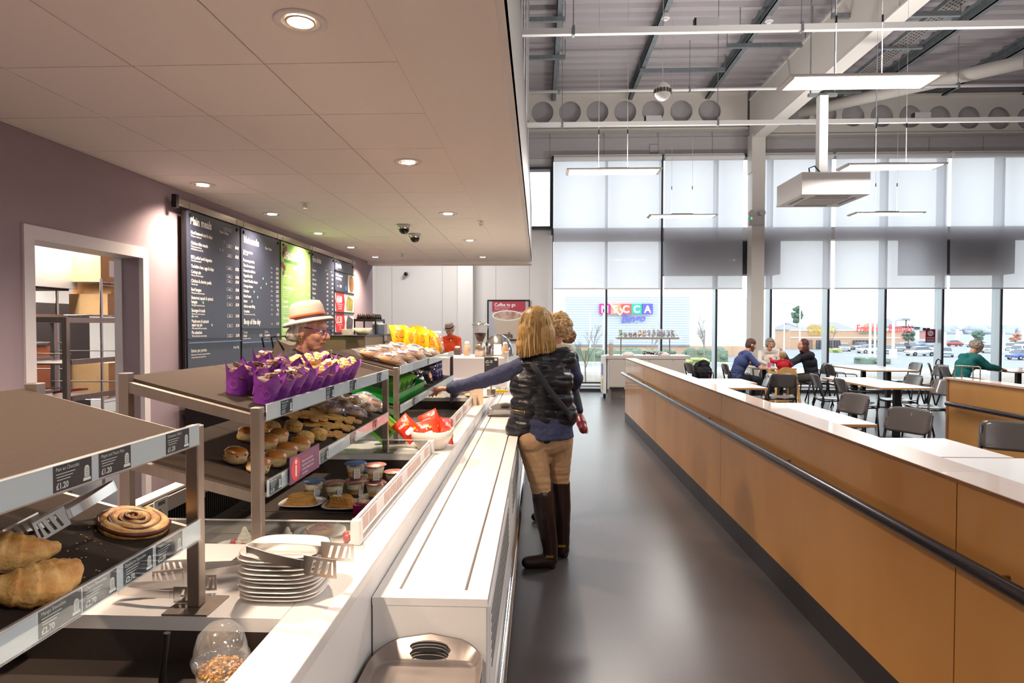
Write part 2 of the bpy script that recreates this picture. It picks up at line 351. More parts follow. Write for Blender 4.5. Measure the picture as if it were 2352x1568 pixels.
# cellular beam: holes cut right through
def cell_beam(name, xa, xb, za, zb, hole, r, zc0, zc1):
    bm = bmesh.new(); d = 0.04; y0 = YW-0.25; outer = []
    m = MB(); segs = []
    xs_ = sorted(hole); edges = [xa]+[(xs_[i]+xs_[i+1])/2 for i in range(len(xs_)-1)]+[xb]; NS = 24
    for i, hx_ in enumerate(xs_):
        l, rr = edges[i], edges[i+1]; zc = zc0+(zc1-zc0)*(hx_-xs_[0])/max(1e-6, xs_[-1]-xs_[0])
        circ = [(hx_+r*cos(2*pi*k/NS), zc+r*sin(2*pi*k/NS)) for k in range(NS)]
        def sq(a):
            c_, s_ = cos(a), sin(a); tx = (rr-hx_)/c_ if c_ > 1e-6 else ((l-hx_)/c_ if c_ < -1e-6 else 1e9)
            tz = (zb-zc)/s_ if s_ > 1e-6 else ((za-zc)/s_ if s_ < -1e-6 else 1e9); t = min(tx, tz); return (hx_+c_*t, zc+s_*t)
        angs = sorted(set([2*pi*k/NS for k in range(NS)]+[atan2(zz-zc, xx-hx_) % (2*pi) for xx in (l, rr) for zz in (za, zb)]))
        n = len(angs); ou = [sq(a) for a in angs]; inn = [(hx_+r*cos(a), zc+r*sin(a)) for a in angs]
        vs = [(p[0], y0, p[1]) for p in ou]+[(p[0], y0, p[1]) for p in inn]+[(p[0], y0+d, p[1]) for p in inn]+[(p[0], y0+d, p[1]) for p in ou]
        fs = [];
        for k in range(n):
            j = (k+1) % n; fs += [(k, j, n+j, n+k), (n+k, n+j, 2*n+j, 2*n+k), (3*n+j, 3*n+k, 2*n+k, 2*n+j)]
        m.add(vs, fs, CREAM)
    m.b2((xa, y0-0.08, zb), (xb, y0+0.14, zb+0.03), CREAM); m.b2((xa, y0-0.08, za-0.03), (xb, y0+0.14, za), CREAM)
    return struct(name, m)
hl = [at(p, 257, Y=YW-0.25).x for p in (1120, 1183, 1246, 1309, 1372, 1436, 1500, 1565, 1630)]
hr = [at(p, 262, Y=YW-0.25).x for p in (1835, 1896, 1960, 2026, 2092, 2159, 2227, 2296, 2363)]
r_ = 25*15.45/1450; z1_ = at(1436, 257, Y=YW-0.25).z; zr0, zr1 = at(1896, 266, Y=YW-0.25).z, at(2296, 273, Y=YW-0.25).z
cell_beam('beam_cellular_left', hl[0]-0.35, rx0, z1_-0.42, z1_+0.42, hl, r_, z1_+0.02, z1_)
cell_beam('beam_cellular_right', rx1, hr[-1]+0.6, zr0-0.44, zr0+0.44, hr, r_, zr0+0.05, zr1)
# roof services -----------------------------------------------------------
def rail(name, z, px0, y0, label, trunk=True):
    Y = at(px0, y0, Z=z).y; m = MB()
    t = thing(name, label, 'trunking' if trunk else 'pipe', (5, Y, z))
    if trunk: m.b2((-5.2, -0.03, -0.035), (7.5, 0.03, 0.035), WHITE)
    else: m.tube([(-5.2, 0, 0), (7.5, 0, 0)], 0.03, WHITE, 10)
    m.build('trunking_rail' if trunk else 'pipe_run', t)
    for k, x in enumerate((-4.6, -2.0, 0.6, 3.2, 5.8)):
        r = MB(); r.cyl((x, 0, 0.02), (x, 0, 7.27-z), 0.006, PURL, 6); r.b2((x-0.015, -0.04, -0.05), (x+0.015, 0.04, 0.06), PURL); r.build('hanger', t)
    if trunk:
        for x in (-3.0, 1.4):
            r = MB(); r.b2((x-0.2, -0.05, 0.03), (x+0.06, 0.03, 0.12), GREYP); r.b2((x-0.22, -0.05, 0.035), (x-0.2, 0.03, 0.115), BLACK); r.build('junction_box', t)
    return t
rail('lighting_trunking', 5.0, 1500, 70, 'white lighting trunking high in the hall, nearest the camera of the two')
rail('lighting_trunking', 5.0, 1500, 284, 'white lighting trunking crossing below the round beam holes')
rail('conduit_pipe', 6.3, 1500, 207, 'white round pipe crossing just above the round beam holes', False)
t = thing('cable_tray', 'perforated steel cable tray beside the main rafter', 'cable tray', (6.62, 12.4, 6.72)); m = MB()
m.b2((-0.15, -3.0, 0), (0.15, 2.8, 0.008), STEEL); m.b2((-0.16, -3.0, 0), (-0.15, 2.8, 0.07), PURL); m.b2((0.15, -3.0, 0), (0.16, 2.8, 0.07), PURL)
for i in range(72):
    for j in range(4):
        x = -0.1+0.066*j; y = -2.95+0.08*i+(0.04 if j % 2 else 0); m.b2((x-0.012, y, -0.002), (x+0.012, y+0.035, 0.001), INKD)
m.build('tray', t)
for y in (-2.6, -0.4, 1.8):
    r = MB(); r.b2((-0.4, y-0.03, -0.04), (0.4, y+0.03, 0.0), PURL); r.cyl((-0.36, y, 0), (-0.36, y, 0.5), 0.006, PURL, 6); r.cyl((0.36, y, 0), (0.36, y, 0.5), 0.006, PURL, 6); r.build('bracket', t)
t = MB(); t.tube([at(1838, 258, Y=15.3), at(2352, 142, Y=12.3)+Vector((0, 0, 0))], 0.13, CREAM, 18); o = t.build('brace_tube', label='thick cream round bracing tube sloping under the roof at right', cat='bracing tube')
for i, (p0, p1, z) in enumerate((((1910, 37), (2200, 36), 6.6), ((1700, 65), (1880, 47), 6.9), ((1670, 106), (1860, 92), 6.95), ((1470, 163), (1663, 163), 6.95), ((1215, 46), (1298, 47), 6.95), ((1212, 133), (1298, 133), 6.95))):
    A, B_ = at(*p0, Z=z), at(*p1, Z=z); m = MB(); m.beam(A, Vector((B_.x, A.y, z)), 0.06, 0.08, PURL)
    for q in (A, B_): m.cyl((q.x, A.y, z), (q.x, A.y, 7.3), 0.008, PURL, 6)
    m.build('support_channel', label='grey steel support channel under the roof, '+('crossing the main rafter at the top', 'above the trunking left of the main rafter', 'below the trunking left of the main rafter', 'behind the ball speaker', 'uppermost of the short ones by the bulkhead', 'lower of the short ones by the bulkhead')[i], cat='steel channel', group='grey support channels under the roof')
# cable rods beside the bulkhead
for i, (px, Y) in enumerate(((1197, 8.0), (1203, 8.5), (1209, 9.2), (1213, 11.0))):
    x = at(px, 300, Y=Y).x; m = MB(); m.cyl((x, Y, 3.3), (x, Y, 7.3), 0.012, GREYP, 8)
    m.build('hanging_rod', label='thin grey rod hanging beside the white bulkhead, '+('closest to it', 'second from it', 'third from it', 'farthest from it')[i], cat='rod', group='grey rods beside the bulkhead')
# blinds -------------------------------------------------------------------
BL = mixmat('blind_fabric', [('Translucent', '#ececf6', None, 0.50), ('Diffuse', '#d6d5de', None, 0.36), ('Transparent', '#ffffff', None, 0.14)])
bl = [(1272, 1519, 'leftmost, beside the white end wall'), (1527, 1708, 'left of the white column'), (1752, 1912, 'right of the white column'), (1921, 2180, 'behind the lower right pendant light'), (2187, 2440, 'rightmost, running out of the picture')]
for a, c, w in bl:
    xa, xb = at(a, 500, Y=YW-0.4).x, at(c, 500, Y=YW-0.4).x; z1 = at(1500, 362, Y=YW-0.4).z; z0 = at(1500, 661, Y=YW-0.4).z
    t = thing('roller_blind', 'long white roller blind over the glass, '+w, 'blind', ((xa+xb)/2, YW-0.4, z1), 0); w2 = (xb-xa)/2
    m = MB(); m.cyl((-w2, 0, 0), (w2, 0, 0), 0.055, WHITE, 16); m.b2((-w2, 0.02, 0.05), (w2, 0.3, 0.09), WHITE); m.build('roller', t)
    m = MB(); N = 24; H = z1-z0
    vs = [(-w2+2*w2*i/N, 0.05+0.006*sin(i*1.3+j), -H*j/12) for j in range(13) for i in range(N+1)]
    m.add(vs, [(j*(N+1)+i, j*(N+1)+i+1, (j+1)*(N+1)+i+1, (j+1)*(N+1)+i) for j in range(12) for i in range(N)], BL, True); m.build('fabric', t)
    m = MB(); m.b2((-w2, 0.035, -H-0.03), (w2, 0.06, -H), WHITE); m.build('bottom_bar', t)
# hall pendant lights ---------------------------------------------------------
LIT = mat('light_panel', '#ffffff', 0.5, emit='#fff6ee', estr=5.0)
def pendant(x, y, z, label, e=50, up=38):
    t = thing('pendant_light', label, 'pendant light', (x, y, z), 0, 'flat pendant lights of the hall')
    m = MB(); m.b2((-0.62, -0.16, 0.0), (0.62, 0.16, 0.018), WHITE); m.b2((-0.6, -0.14, -0.012), (-0.585, 0.14, 0), WHITE); m.build('housing', t)
    m = MB(); m.b2((-0.58, -0.13, -0.006), (0.58, 0.13, -0.001), LIT); m.build('diffuser', t)
    m = MB(); m.b2((-0.2, -0.05, 0.018), (0.2, 0.05, 0.05), STEEL); m.build('driver_box', t)
    for s in (-0.19, 0.19):
        m = MB(); m.cyl((s, 0, 0.05), (s, 0, 1.4), 0.003, GREYP, 6); m.cyl((s, 0, 1.4), (s, 0, 7.27-z), 0.002, GREYP, 6); m.b2((s-0.006, -0.006, 0.5), (s+0.006, 0.006, 0.56), BLACK); m.build('suspension_wire', t)
    lamp('AREA', 'pendant_lamp', (0, 0, -0.02), e, (1, 0.95, 0.88), 1.1, 0.25, parent=t)
    lamp('AREA', 'added_pendant_uplight', (0, 0, 0.06), up, (1, 0.96, 0.93), 1.1, 0.25, rot=(pi, 0, 0), parent=t)  # up-facing lamp added to brighten the roof and steelwork
for px, py, lb in ((1972, 190, 'large pendant light nearest the camera, beside the rafter'), (1408, 395, 'pendant light in front of the leftmost blind'), (2046, 384, 'pendant light just right of the air conditioning unit'), (1566, 497, 'small far pendant light left of the column'), (2035, 492, 'small far pendant light right of the air conditioning unit')):
    p = at(px, py, Z=3.63); pendant(p.x, p.y, 3.63, lb)
lamp('AREA', 'unseen_hall_lamp', (-2.0, 13.6, 4.2), 75, (1, 0.97, 0.93), 1.1, 0.5)  # lamp out of sight above the bulkhead, added to brighten the back-left wall
for x, y in ((2.7, -1.5), (6.2, 1.5), (6.2, -2.5), (9.0, 5.2), (9.5, -1)):
    lamp('AREA', 'unseen_hall_lamp', (x, y, 3.7), 70, (1, 0.95, 0.88), 1.1, 0.25)  # out-of-view lamp without a fixture, added to brighten the hall
    lamp('AREA', 'added_hall_uplight', (x, y, 3.8), 62, (1, 0.96, 0.93), 1.1, 0.25, rot=(pi, 0, 0))  # added up-facing lamp, out of view, lifts the roof
# air conditioning cassette
p = at(1842, 447, Z=3.4); W_ = 0.92
t = thing('air_conditioner', 'white square ceiling air conditioning unit hanging from a square pole', 'air conditioner', (p.x+W_/2, p.y+W_/2, 3.4))
m = MB(); m.b2((-W_/2, -W_/2, 0.03), (W_/2, W_/2, 0.31), WHITE); m.b2((-W_/2-0.01, -W_/2-0.01, 0), (W_/2+0.01, W_/2+0.01, 0.03), WHITE, 0.008); m.build('casing', t)
m = MB(); m.b2((-0.26, -0.26, -0.012), (0.26, 0.26, 0.0), GREYP)
for i in range(16): m.b2((-0.25, -0.245+0.032*i, -0.016), (0.25, -0.235+0.032*i, -0.012), WHITE)
m.build('grille', t)
for a in range(4):
    m = MB(M=rotm(0, 0, a*pi/2)); m.b2((-0.24, -0.38, -0.004), (0.24, -0.33, 0.001), BLACK); m.build('air_slot', t)
m = MB(); m.b2((-0.06, -0.06, 0.31), (0.06, 0.06, 1.5), WHITE); m.b2((-0.2, -0.03, 1.5), (0.2, 0.03, 1.54), PURL)
for s in (-0.17, 0.17): m.cyl((s, 0, 1.5), (s, 0, 3.87), 0.01, PURL, 6)
m.tube([(-0.2, -0.1, 0.31), (-0.22, -0.1, 0.45), (-0.14, -0.1, 0.48), (-0.06, -0.08, 0.4)], 0.01, BLACK, 6); m.build('hanging_pole', t)
# ball speaker
p = at(1522, 210, Y=7.7); t = thing('ball_speaker', 'round white pendant speaker hanging from the roof on a wire', 'speaker', tuple(p)); m = MB()
m.ell((0, 0, 0), (0.1, 0.1, 0.11), WHITE, 24); m.build('shell', t); m = MB(); m.lathe([(0.101, -0.03), (0.104, 0.0), (0.102, 0.015)], STEEL, 24)
for k in range(16): m.b2((0.1, -0.004, -0.03), (0.106, 0.004, 0.02), BLACK, M=rotm(0, 0, k*pi/8))
m.build('band', t); m = MB(); m.cyl((0, 0, 0.1), (0, 0, 7.27-p.z), 0.004, GREYP, 6); m.build('wire', t)
# small fittings on the steelwork
for X_, py, w in ((2.2, 40, 'on the second purlin'), (4.03, 47, 'on the third purlin')):
    px = {2.2: 1522, 4.03: 1743}[X_]; p = at(px, py, Z=6.95); p.x = X_; m = MB(); m.cyl((0, 0, -0.02), (0, 0, 0.07), 0.07, WHITE, 16, 0.045); m.cyl((0, 0, -0.05), (0, 0, -0.02), 0.04, WHITE, 12)
    m.build('smoke_detector', label='white smoke detector under the roof '+w, cat='smoke detector', loc=tuple(p))
p = at(1736, 506, Y=15.0); t = thing('emergency_light', 'grey twin emergency light box with green indicator on the column', 'emergency light', tuple(p)); m = MB()
m.b2((-0.15, -0.02, -0.11), (0.17, 0.08, 0.11), GREYP, 0.01); m.b2((-0.12, -0.024, 0.02), (-0.09, -0.02, 0.07), mat('green_led', '#30ff60', 0.4, emit='#30ff60', estr=1.5)); m.build('box', t)
for s in (-0.1, 0.14): m = MB(); m.cyl((s, -0.05, 0.17), (s, 0.04, 0.17), 0.07, GREYP, 14); m.cyl((s, 0, 0.1), (s, 0, 0.17), 0.015, GREYP, 8); m.build('lamp_head', t)
p = at(1502, 341, Y=YW-0.1); m = MB(); m.b2((-0.1, 0, -0.1), (0.1, 0.1, 0.1), GREYP, 0.01); m.tube([(0.04, 0.05, -0.1), (0.05, 0.05, -0.2), (0.14, 0.05, -0.24)], 0.01, GREYP, 6); m.build('junction_box', label='grey square box with cable on the wall above the blinds', cat='junction box', loc=tuple(p))
# downlights ---------------------------------------------------------------
BULB = mat('downlight_bulb', '#ffffff', 0.5, emit='#fff0dc', estr=12)
REFL = mat('downlight_reflector', '#f0e4d4', 0.25, 0.6)
proto = None
dl = [(690, 51, 'largest downlight, nearest the camera'), (938, 373, 'downlight beside the plain ceiling border'), (466, 425, 'downlight over the main meals board'), (625, 492, 'downlight over the green board'), (1029, 491, 'downlight right of the two dome cameras'), (731, 536, 'downlight over the specials board'), (806, 568, 'downlight beyond the specials board, near the wall'), (1079, 552, 'far downlight near the bulkhead'), (1109, 590, 'downlight at the far end beside the bulkhead'), (1039, 601, 'right of the two farthest small downlights'), (960, 601, 'left of the two farthest small downlights'), (862, 590, 'downlight at the far left corner of the ceiling')]
for px, py, lb in dl:
    p = at(px, py, Z=CEIL-0.004)
    if proto is None:
        proto = thing('downlight', lb, 'downlight', tuple(p), 0, 'downlights over the counter')
        m = MB(); m.lathe([(0.1, 0.003), (0.1, -0.002), (0.092, -0.004), (0.072, -0.001), (0.07, 0.003)], WHITE, 32); m.build('trim_ring', proto)
        m = MB(); m.lathe([(0.072, -0.0015), (0.066, 0.002), (0.05, 0.0025)], REFL, 28); m.lathe([(0.058, 0), (0.05, -0.004), (0.048, 0.0)], REFL, 24); m.build('reflector', proto)
        m = MB(); m.lathe([(0.047, -0.003), (0.03, -0.006), (0.0001, -0.007)], BULB, 24); m.build('bulb', proto)
    else: dup(proto, tuple(p), label=lb)
    lamp('SPOT', 'downlight_or_added_lamp', (p.x, p.y, CEIL-0.02), 195, WARM, 0.05, spot=radians(132))
for x, y in ((-1.1, 0.7), (-2.3, 0.9), (-0.9, -1.2), (-1.62, 3.0)):  # extra spots without fixtures, added for more bounce onto the ceiling
    lamp('SPOT', 'downlight_or_added_lamp', (x, y, CEIL-0.02), 195, WARM, 0.05, spot=radians(132))
for px, py, w in ((928, 516, 'the one nearer the camera'), (953, 537, 'the one farther along')):
    p = at(px, py, Z=CEIL); t = thing('dome_camera', 'ceiling dome camera with chrome base, '+w, 'camera', tuple(p)); m = MB()
    m.lathe([(0.0001, 0), (0.075, 0), (0.078, -0.03), (0.062, -0.05)], CHROME, 24); m.build('base', t); m = MB(); m.lathe([(0.06, -0.045), (0.056, -0.075), (0.035, -0.1), (0.0001, -0.108)], BLACK, 20); m.build('dome', t)
for px, py, w in ((701, 465, 'over the hot snacks board'), (924, 582, 'near the far end of the tiles'), (1105, 507, 'beside the plain border')):
    p = at(px, py, Z=CEIL); m = MB(); m.cyl((0, 0, 0), (0, 0, -0.008), 0.04, WHITE, 16); m.cyl((0, 0, -0.008), (0, 0, -0.05), 0.008, CHROME, 8)
    for a in (0, pi): m.tube([(0.012*cos(a), 0, -0.012), (0.02*cos(a), 0, -0.03), (0.006*cos(a), 0, -0.052)], 0.003, CHROME, 6)
    m.cyl((0, 0, -0.05), (0, 0, -0.054), 0.02, CHROME, 12); m.build('sprinkler', label='ceiling sprinkler head '+w, cat='sprinkler', loc=tuple(p))
# ================================================================ OUTSIDE
ASPH = mat('asphalt', '#8f959e', 0.8, noise_=0.06, nscale=2); SOIL = mat('bare_soil', '#a79c92', 0.9, col2='#8a8078', nscale=3)
PAVE = mat('pale_paving', '#c3c4c4', 0.8, noise_=0.04, nscale=3); TURF = mat('turf', '#a6ad94', 0.9, noise_=0.2, nscale=5)
GZ = -2.9
def g(px, py): return at(px, py, Z=GZ)
b = MB(); b.add([(-160, 60, GZ), (300, 60, GZ), (300, 520, GZ), (-160, 520, GZ)], [(0, 1, 2, 3)], ASPH)
b.add([(-160, 21, -0.03), (300, 21, -0.03), (300, 60, GZ), (-160, 60, GZ)], [(0, 1, 2, 3)], SOIL); struct('ground_outside', b)
b = MB(); b.b2((-12, YW+0.3, -0.25), (30, 21, -0.03), SOIL); tag(b.build('ground_soil_bed'), kind='structure')
b = MB(); b.b2((-60, 62, GZ-0.1), (80, 70, GZ+0.04), PAVE); tag(b.build('footpath'), kind='structure')
b = MB(); b.b2((-60, 76, GZ-0.1), (24, 88, GZ+0.05), TURF); tag(b.build('lawn_strip'), kind='structure')
# bingo hall
CLAD = mat('pale_cladding', '#dde6ee', 0.45, 0.1); CLADL = mat('cladding_line', '#b9c6d4', 0.5); BRICK = mat('orange_brick', '#c9a68c', 0.8, noise_=0.08, nscale=6)
YM = 97.0
t = thing('bingo_hall', 'pale ribbed building carrying the bingo sign across the road', 'building', (0, YM, 0)); m = MB()
x0, x1 = at(1298, 700, Y=YM).x, at(1586, 700, Y=YM).x; zt = at(1400, 678, Y=YM).z; zb = at(1400, 791, Y=YM).z; zb2 = at(1400, 812, Y=YM).z
m.b2((x0, 0.5, zb), (x1, 20, zt), CLAD); n = 21
for i in range(n): z = zb+(zt-zb)*i/n; m.b2((x0, 0.38, z), (x1, 0.5, z+(zt-zb)/n*0.35), CLADL)
m.b2((x0, 0.3, zb-0.25), (x1, 0.5, zb), mat('grey_trim', '#8690a0', 0.5)); m.build('cladding', t)
m = MB(); m.b2((x0-5, 0.52, GZ), (x1+13.1, 20, zb-0.2), BRICK); m.build('brick_base', t)
m = MB(); m.b2((x1, 0.9, zb-0.2), (x1+13, 22, zt-0.4), mat('white_render', '#f1f3f6', 0.6)); m.build('plain_wing', t)
# sign of separate letters
s = thing('bingo_sign', 'multicoloured MECCA letter tiles above blue Bingo script', 'sign', (0, YM, 0))
lt = [('M', '#c9209b', 1377), ('E', '#ff9a72', 1402), ('C', '#f4554f', 1425.5), ('C', '#1ab5a0', 1450), ('A', '#5a55c4', 1475)]
for i, (ch, c, px) in enumerate(lt):
    xa = at(px, 710, Y=YM).x; sz = 23.5*YM/1450; z0 = at(px, 721, Y=YM).z
    m = MB(); m.b2((xa, -0.2, z0), (xa+sz, 0.36, z0+sz), mat('tile_'+c[1:], c, 0.5)); m.text(ch, sz*0.98, INK, Matrix.Translation((xa+sz/2, -0.22, z0+sz*0.14)) @ FY, 'c', 0.03, 0.95); m.build('letter_tile', s)
m = MB(); p = at(1427, 741, Y=YM); m.text('Bingo', 1.7, mat('blue_sign', '#5d63cf', 0.5), Matrix.Translation((p.x, -0.05, p.z)) @ FY @ Matrix(((1, 0.25, 0, 0), (0.06, 1, 0, 0), (0, 0, 1, 0), (0, 0, 0, 1))), 'l', 0.03, 0.95); m.build('bingo_lettering', s)
m = MB(); P_ = [at(a, c, Y=YM) for a, c in ((1398, 692), (1412, 712), (1424, 724), (1429, 716), (1424, 708))]; m.tube([(q.x, -0.35, q.z) for q in P_], 0.14, INK, 8); m.build('swirl', s)
# restaurants
t = thing('restaurant_block', 'low brick restaurant building with curved gables across the car park', 'building', (0, 129, 0)); YR = 129
def Pz(px, py, y=YR): q = at(px, py, Y=y); return q.x, q.z
m = MB(); xa, za = Pz(1815, 800); xb, zt2 = Pz(2068, 757); m.b2((xa, 0, GZ), (xb, 16, zt2), BRICK); m.b2((xa, -0.1, zt2-0.25), (xb, 0, zt2), mat('stone_band', '#e6ddd4', 0.7)); _, zz = Pz(1900, 774); m.b2((xa, -0.1, zz-0.2), (xb, 0, zz), MATS['stone_band']); m.build('wall', t)
for a, c, tp in ((1853, 1888, 744), (1980, 2020, 741)):
    xa, z_ = Pz(a, 757); xb, zt3 = Pz(c, tp); m = MB(); N = 12
    poly = [(xa, z_-0.3)]+[(xa+(xb-xa)*i/N, z_+(zt3-z_)*sin(pi*i/N)**0.5) for i in range(N+1)]+[(xb, z_-0.3)]
    m.prism([(x, z) for x, z in poly], 0.6, BRICK, Matrix.Translation((0, 0.75, 0)) @ FY); m.build('gable', t)
ROOFG = mat('grey_roof', '#9196a0', 0.7)
for a, c, tp in ((1812, 1850, 745), (1905, 1975, 743), (2030, 2062, 747)):
    xa, z_ = Pz(a, 757); xb, zt3 = Pz(c, tp); m = MB(); m.add([(xa, 1, z_), (xb, 1, z_), (xb-2, 6, zt3+0.4), (xa+2, 6, zt3+0.4), (xa, 12, z_), (xb, 12, z_)], [(0, 1, 2, 3), (4, 3, 2, 5), (0, 3, 4), (1, 5, 2)], ROOFG); m.build('roof', t)
for a, c in ((1875, 1928), (1959, 2030)):
    xa, z_ = Pz(a, 781); xb, _ = Pz(c, 781); m = MB(); m.b2((xa, -0.15, GZ), (xb, 0.05, z_), mat('dark_door', '#5e5a66', 0.6))
    for k in range(10): x = xa+(xb-xa)*k/9; m.b2((x-0.05, -0.25, GZ), (x+0.05, -0.15, z_), FRM)
    m.build('fenced_bay', t)
m = MB(); xa, z_ = Pz(1855, 780); xb, _ = Pz(1866, 780); m.b2((xa, -0.15, GZ), (xb, 0, z_), mat('brown_door', '#8a6a60', 0.6)); m.build('door', t)
m = MB(); x, z = Pz(1855, 763); m.text('CHIQUITO', 1.8, mat('yellow_sign', '#c9b548', 0.5), Matrix.Translation((x, -0.3, z)) @ FY, 'l', 0.03, 0.62); xa, z_ = Pz(1856, 767); xb, _ = Pz(1886, 767); m.b2((xa, -0.3, z_-0.12), (xb, -0.2, z_+0.05), mat('amber_sign', '#e2a62c', 0.5))
m.build('yellow_restaurant_sign', label='yellow restaurant name in raised letters', parent=t)
m = MB(); x, z = Pz(1966, 762); m.text('Frankie & Benny\'s', 2.1, mat('red_sign', '#ee4a50', 0.5), Matrix.Translation((x, -0.3, z)) @ FY, 'l', 0.02, 0.72); xa, z_ = Pz(1972, 764); xb, _ = Pz(2022, 764); m.b2((xa, -0.3, z_-0.15), (xb, -0.2, z_+0.02), mat('green_sign', '#2f9a86', 0.5))
m.build('red_restaurant_sign', t, label='red script name over a green strip')
# houses
def house(a, c, top, eave, y, label, rc, wc, name='house'):
    t = thing(name, label, 'house', (0, y, 0)); m = MB(); xa, ze = Pz(a, eave, y); xb, _ = Pz(c, eave, y); _, zr = Pz(a, top, y)
    m.b2((xa, 0, GZ), (xb, 10, ze), wc); m.build('wall', t); m = MB()
    m.add([(xa-0.5, -0.5, ze), (xb+0.5, -0.5, ze), (xb-1.5, 5, zr), (xa+1.5, 5, zr), (xa-0.5, 10, ze), (xb+0.5, 10, ze)], [(0, 1, 2, 3), (4, 3, 2, 5), (0, 3, 4), (1, 5, 2)], rc); m.build('roof', t)
    k = max(2, int((xb-xa)/3))
    for i in range(k):
        for zf in (0.35, 0.72):
            x = xa+(xb-xa)*(i+0.5)/k; m = MB(); m.b2((x-0.6, -0.1, ze*zf), (x+0.6, 0, ze*zf+1.3), INK); m.b2((x-0.5, -0.12, ze*zf+0.1), (x+0.5, -0.1, ze*zf+1.2), mat('window_grey', '#a9b5c4', 0.2)); m.build('window', t)
    return t
RB = mat('red_brick', '#bf8f86', 0.8)
house(2036, 2068, 731, 752, 230, 'white gabled house with grey roof behind the restaurants', ROOFG, mat('white_house', '#e9ecf2', 0.7))
t = house(2070, 2100, 733, 750, 200, 'red brick house with two dormer windows', ROOFG, RB)
for px in (2076, 2086):
    x, z = Pz(px, 741, 199.5); m = MB(); m.b2((x-0.8, -0.5, z-1), (x+0.8, 2, z+0.7), MATS['white_house']); m.add([(x-1, -0.6, z+0.7), (x+1, -0.6, z+0.7), (x, -0.6, z+1.5), (x-1, 2, z+0.7), (x+1, 2, z+0.7), (x, 2, z+1.5)], [(0, 1, 2), (3, 5, 4), (0, 2, 5, 3), (1, 4, 5, 2)], ROOFG); m.build('dormer', t)
house(2098, 2112, 741, 755, 235, 'small pale house with grey roof beside the red brick house', ROOFG, MATS['white_house'])
house(2119, 2136, 748, 760, 250, 'narrow brick house behind the no smoking sticker', ROOFG, RB)
# trees and hedges
BARK = mat('bark', '#8d857f', 0.9); LEAF = mat('evergreen', '#5d7868', 0.9, noise_=0.3, nscale=4); RUST = mat('rusty_leaves', '#b88470', 0.9, noise_=0.3, nscale=4)
HEDGE = mat('hedge_leaf', '#7f917f', 0.9, col2='#66796c', nscale=7); LIME = mat('lime_hedge', '#b4be80', 0.9, noise_=0.2, nscale=6)
def bare_tree(px, pyb, y, h, label, seed):
    y = g(px, pyb).y if pyb < 850 else y; h = h*y/1450
    rnd = random.Random(seed); m = MB(); bx = at(px, pyb, Y=y).x
    def br(p, d, L, r, k):
        q = p+d*L; m.tube([p, (p+q)/2+Vector((rnd.uniform(-.03, .03)*L, 0, 0)), q], [r, r*0.8, r*0.6], BARK, 5)
        if k > 0:
            for i in range(4 if k > 1 else 3):
                a = rnd.uniform(0, 2*pi); e = (d+Vector((cos(a), sin(a), 0.35))*rnd.uniform(0.35, 0.7)).normalized(); br(p+d*L*rnd.uniform(0.35, 1), e, L*rnd.uniform(0.45, 0.65), r*0.5, k-1)
    br(Vector((0, 0, 0)), Vector((0, 0, 1)), h*0.55, h*0.014, 3)
    m.build('bare_tree', label=label, cat='tree', group='bare young trees outside', loc=(bx, y, GZ if y > 50 else -0.03))
bare_tree(1366, 832, 0, 110, 'slender bare tree outside beside the second window post', 1)
bare_tree(1497, 833, 0, 100, 'bare tree outside behind the snack shelf', 2)
bare_tree(1618, 836, 0, 140, 'bare tree outside left of the white column', 3)
bare_tree(1345, 884, 18.2, 135, 'thin sapling in the soil bed left of the cutlery counter', 4)
bare_tree(1912, 806, 0, 52, 'bare tree in front of the brick restaurants', 5)
def leafy(px, py, rpx, hpx, y, label, mt, seed, name='evergreen_tree', base=0):
    c = at(px, py, Y=y); r = rpx*y/1450; h = hpx*y/1450; t = thing(name, label, 'tree', (c.x, y, GZ)); c.z -= GZ; rnd = random.Random(seed)
    m = MB(); m.tube([(0, 0, 0), (0, 0, c.z)], [r*0.1, r*0.05], BARK, 8); m.build('trunk', t); m = MB()
    for k in range(26):
        a = rnd.uniform(0, 2*pi); q = sqrt(rnd.random())*0.75; zz = rnd.uniform(-0.8, 0.85); f = sqrt(max(0.05, 1-zz*zz)); m.ell((r*q*f*cos(a), r*q*f*sin(a), c.z+h*zz*0.8), (r*0.32, r*0.32, h*0.2), mt, 10, amp=0.7, fr=3, seed=k+seed)
    m.build('crown', t)
leafy(1831, 722, 14, 24, 160, 'dark cedar rising left of the yellow restaurant sign', LEAF, 1)
leafy(2087, 770, 14, 15, 135, 'round dark evergreen right of the restaurants', LEAF, 2)
leafy(2245, 771, 14, 14, 165, 'grey green tree behind the curly haired person', LEAF, 3)
leafy(2332, 775, 13, 12, 150, 'rust coloured tree at the right edge of the car park', RUST, 4, 'rusty_tree')
def hedge(pa, pb, pt, y, d, label, mt, seed):
    y = g(pa, y).y; k_ = y/34
    a, c, h = at(pa, 800, Y=y).x, at(pb, 800, Y=y).x, at(pa, pt, Y=y).z-GZ; m = MB(); rnd = random.Random(seed); n = max(4, int((c-a)/0.7)); d *= 2
    m.b2((a, -d/2+0.1, -0.05), (c, d/2-0.1, h*0.8), mt)
    for i in range(n*3): m.ell((a+(c-a)*rnd.random(), rnd.uniform(-d/2, d/2), h*rnd.uniform(0.3, 0.85)), (0.6, 0.6, h*0.22), mt, 8, amp=0.6, seed=i)
    m.build('hedge', label=label, cat='hedge', loc=(0, y, GZ))
hedge(1310, 1393, 797, 829, 1.5, 'dark clipped hedge outside left of the cutlery counter', HEDGE, 1)
hedge(1395, 1545, 799, 826, 1.5, 'dark clipped hedge behind the cutlery counter', HEDGE, 2)
hedge(1578, 1665, 797, 830, 1.5, 'dark clipped hedge beside the white column', HEDGE, 3)
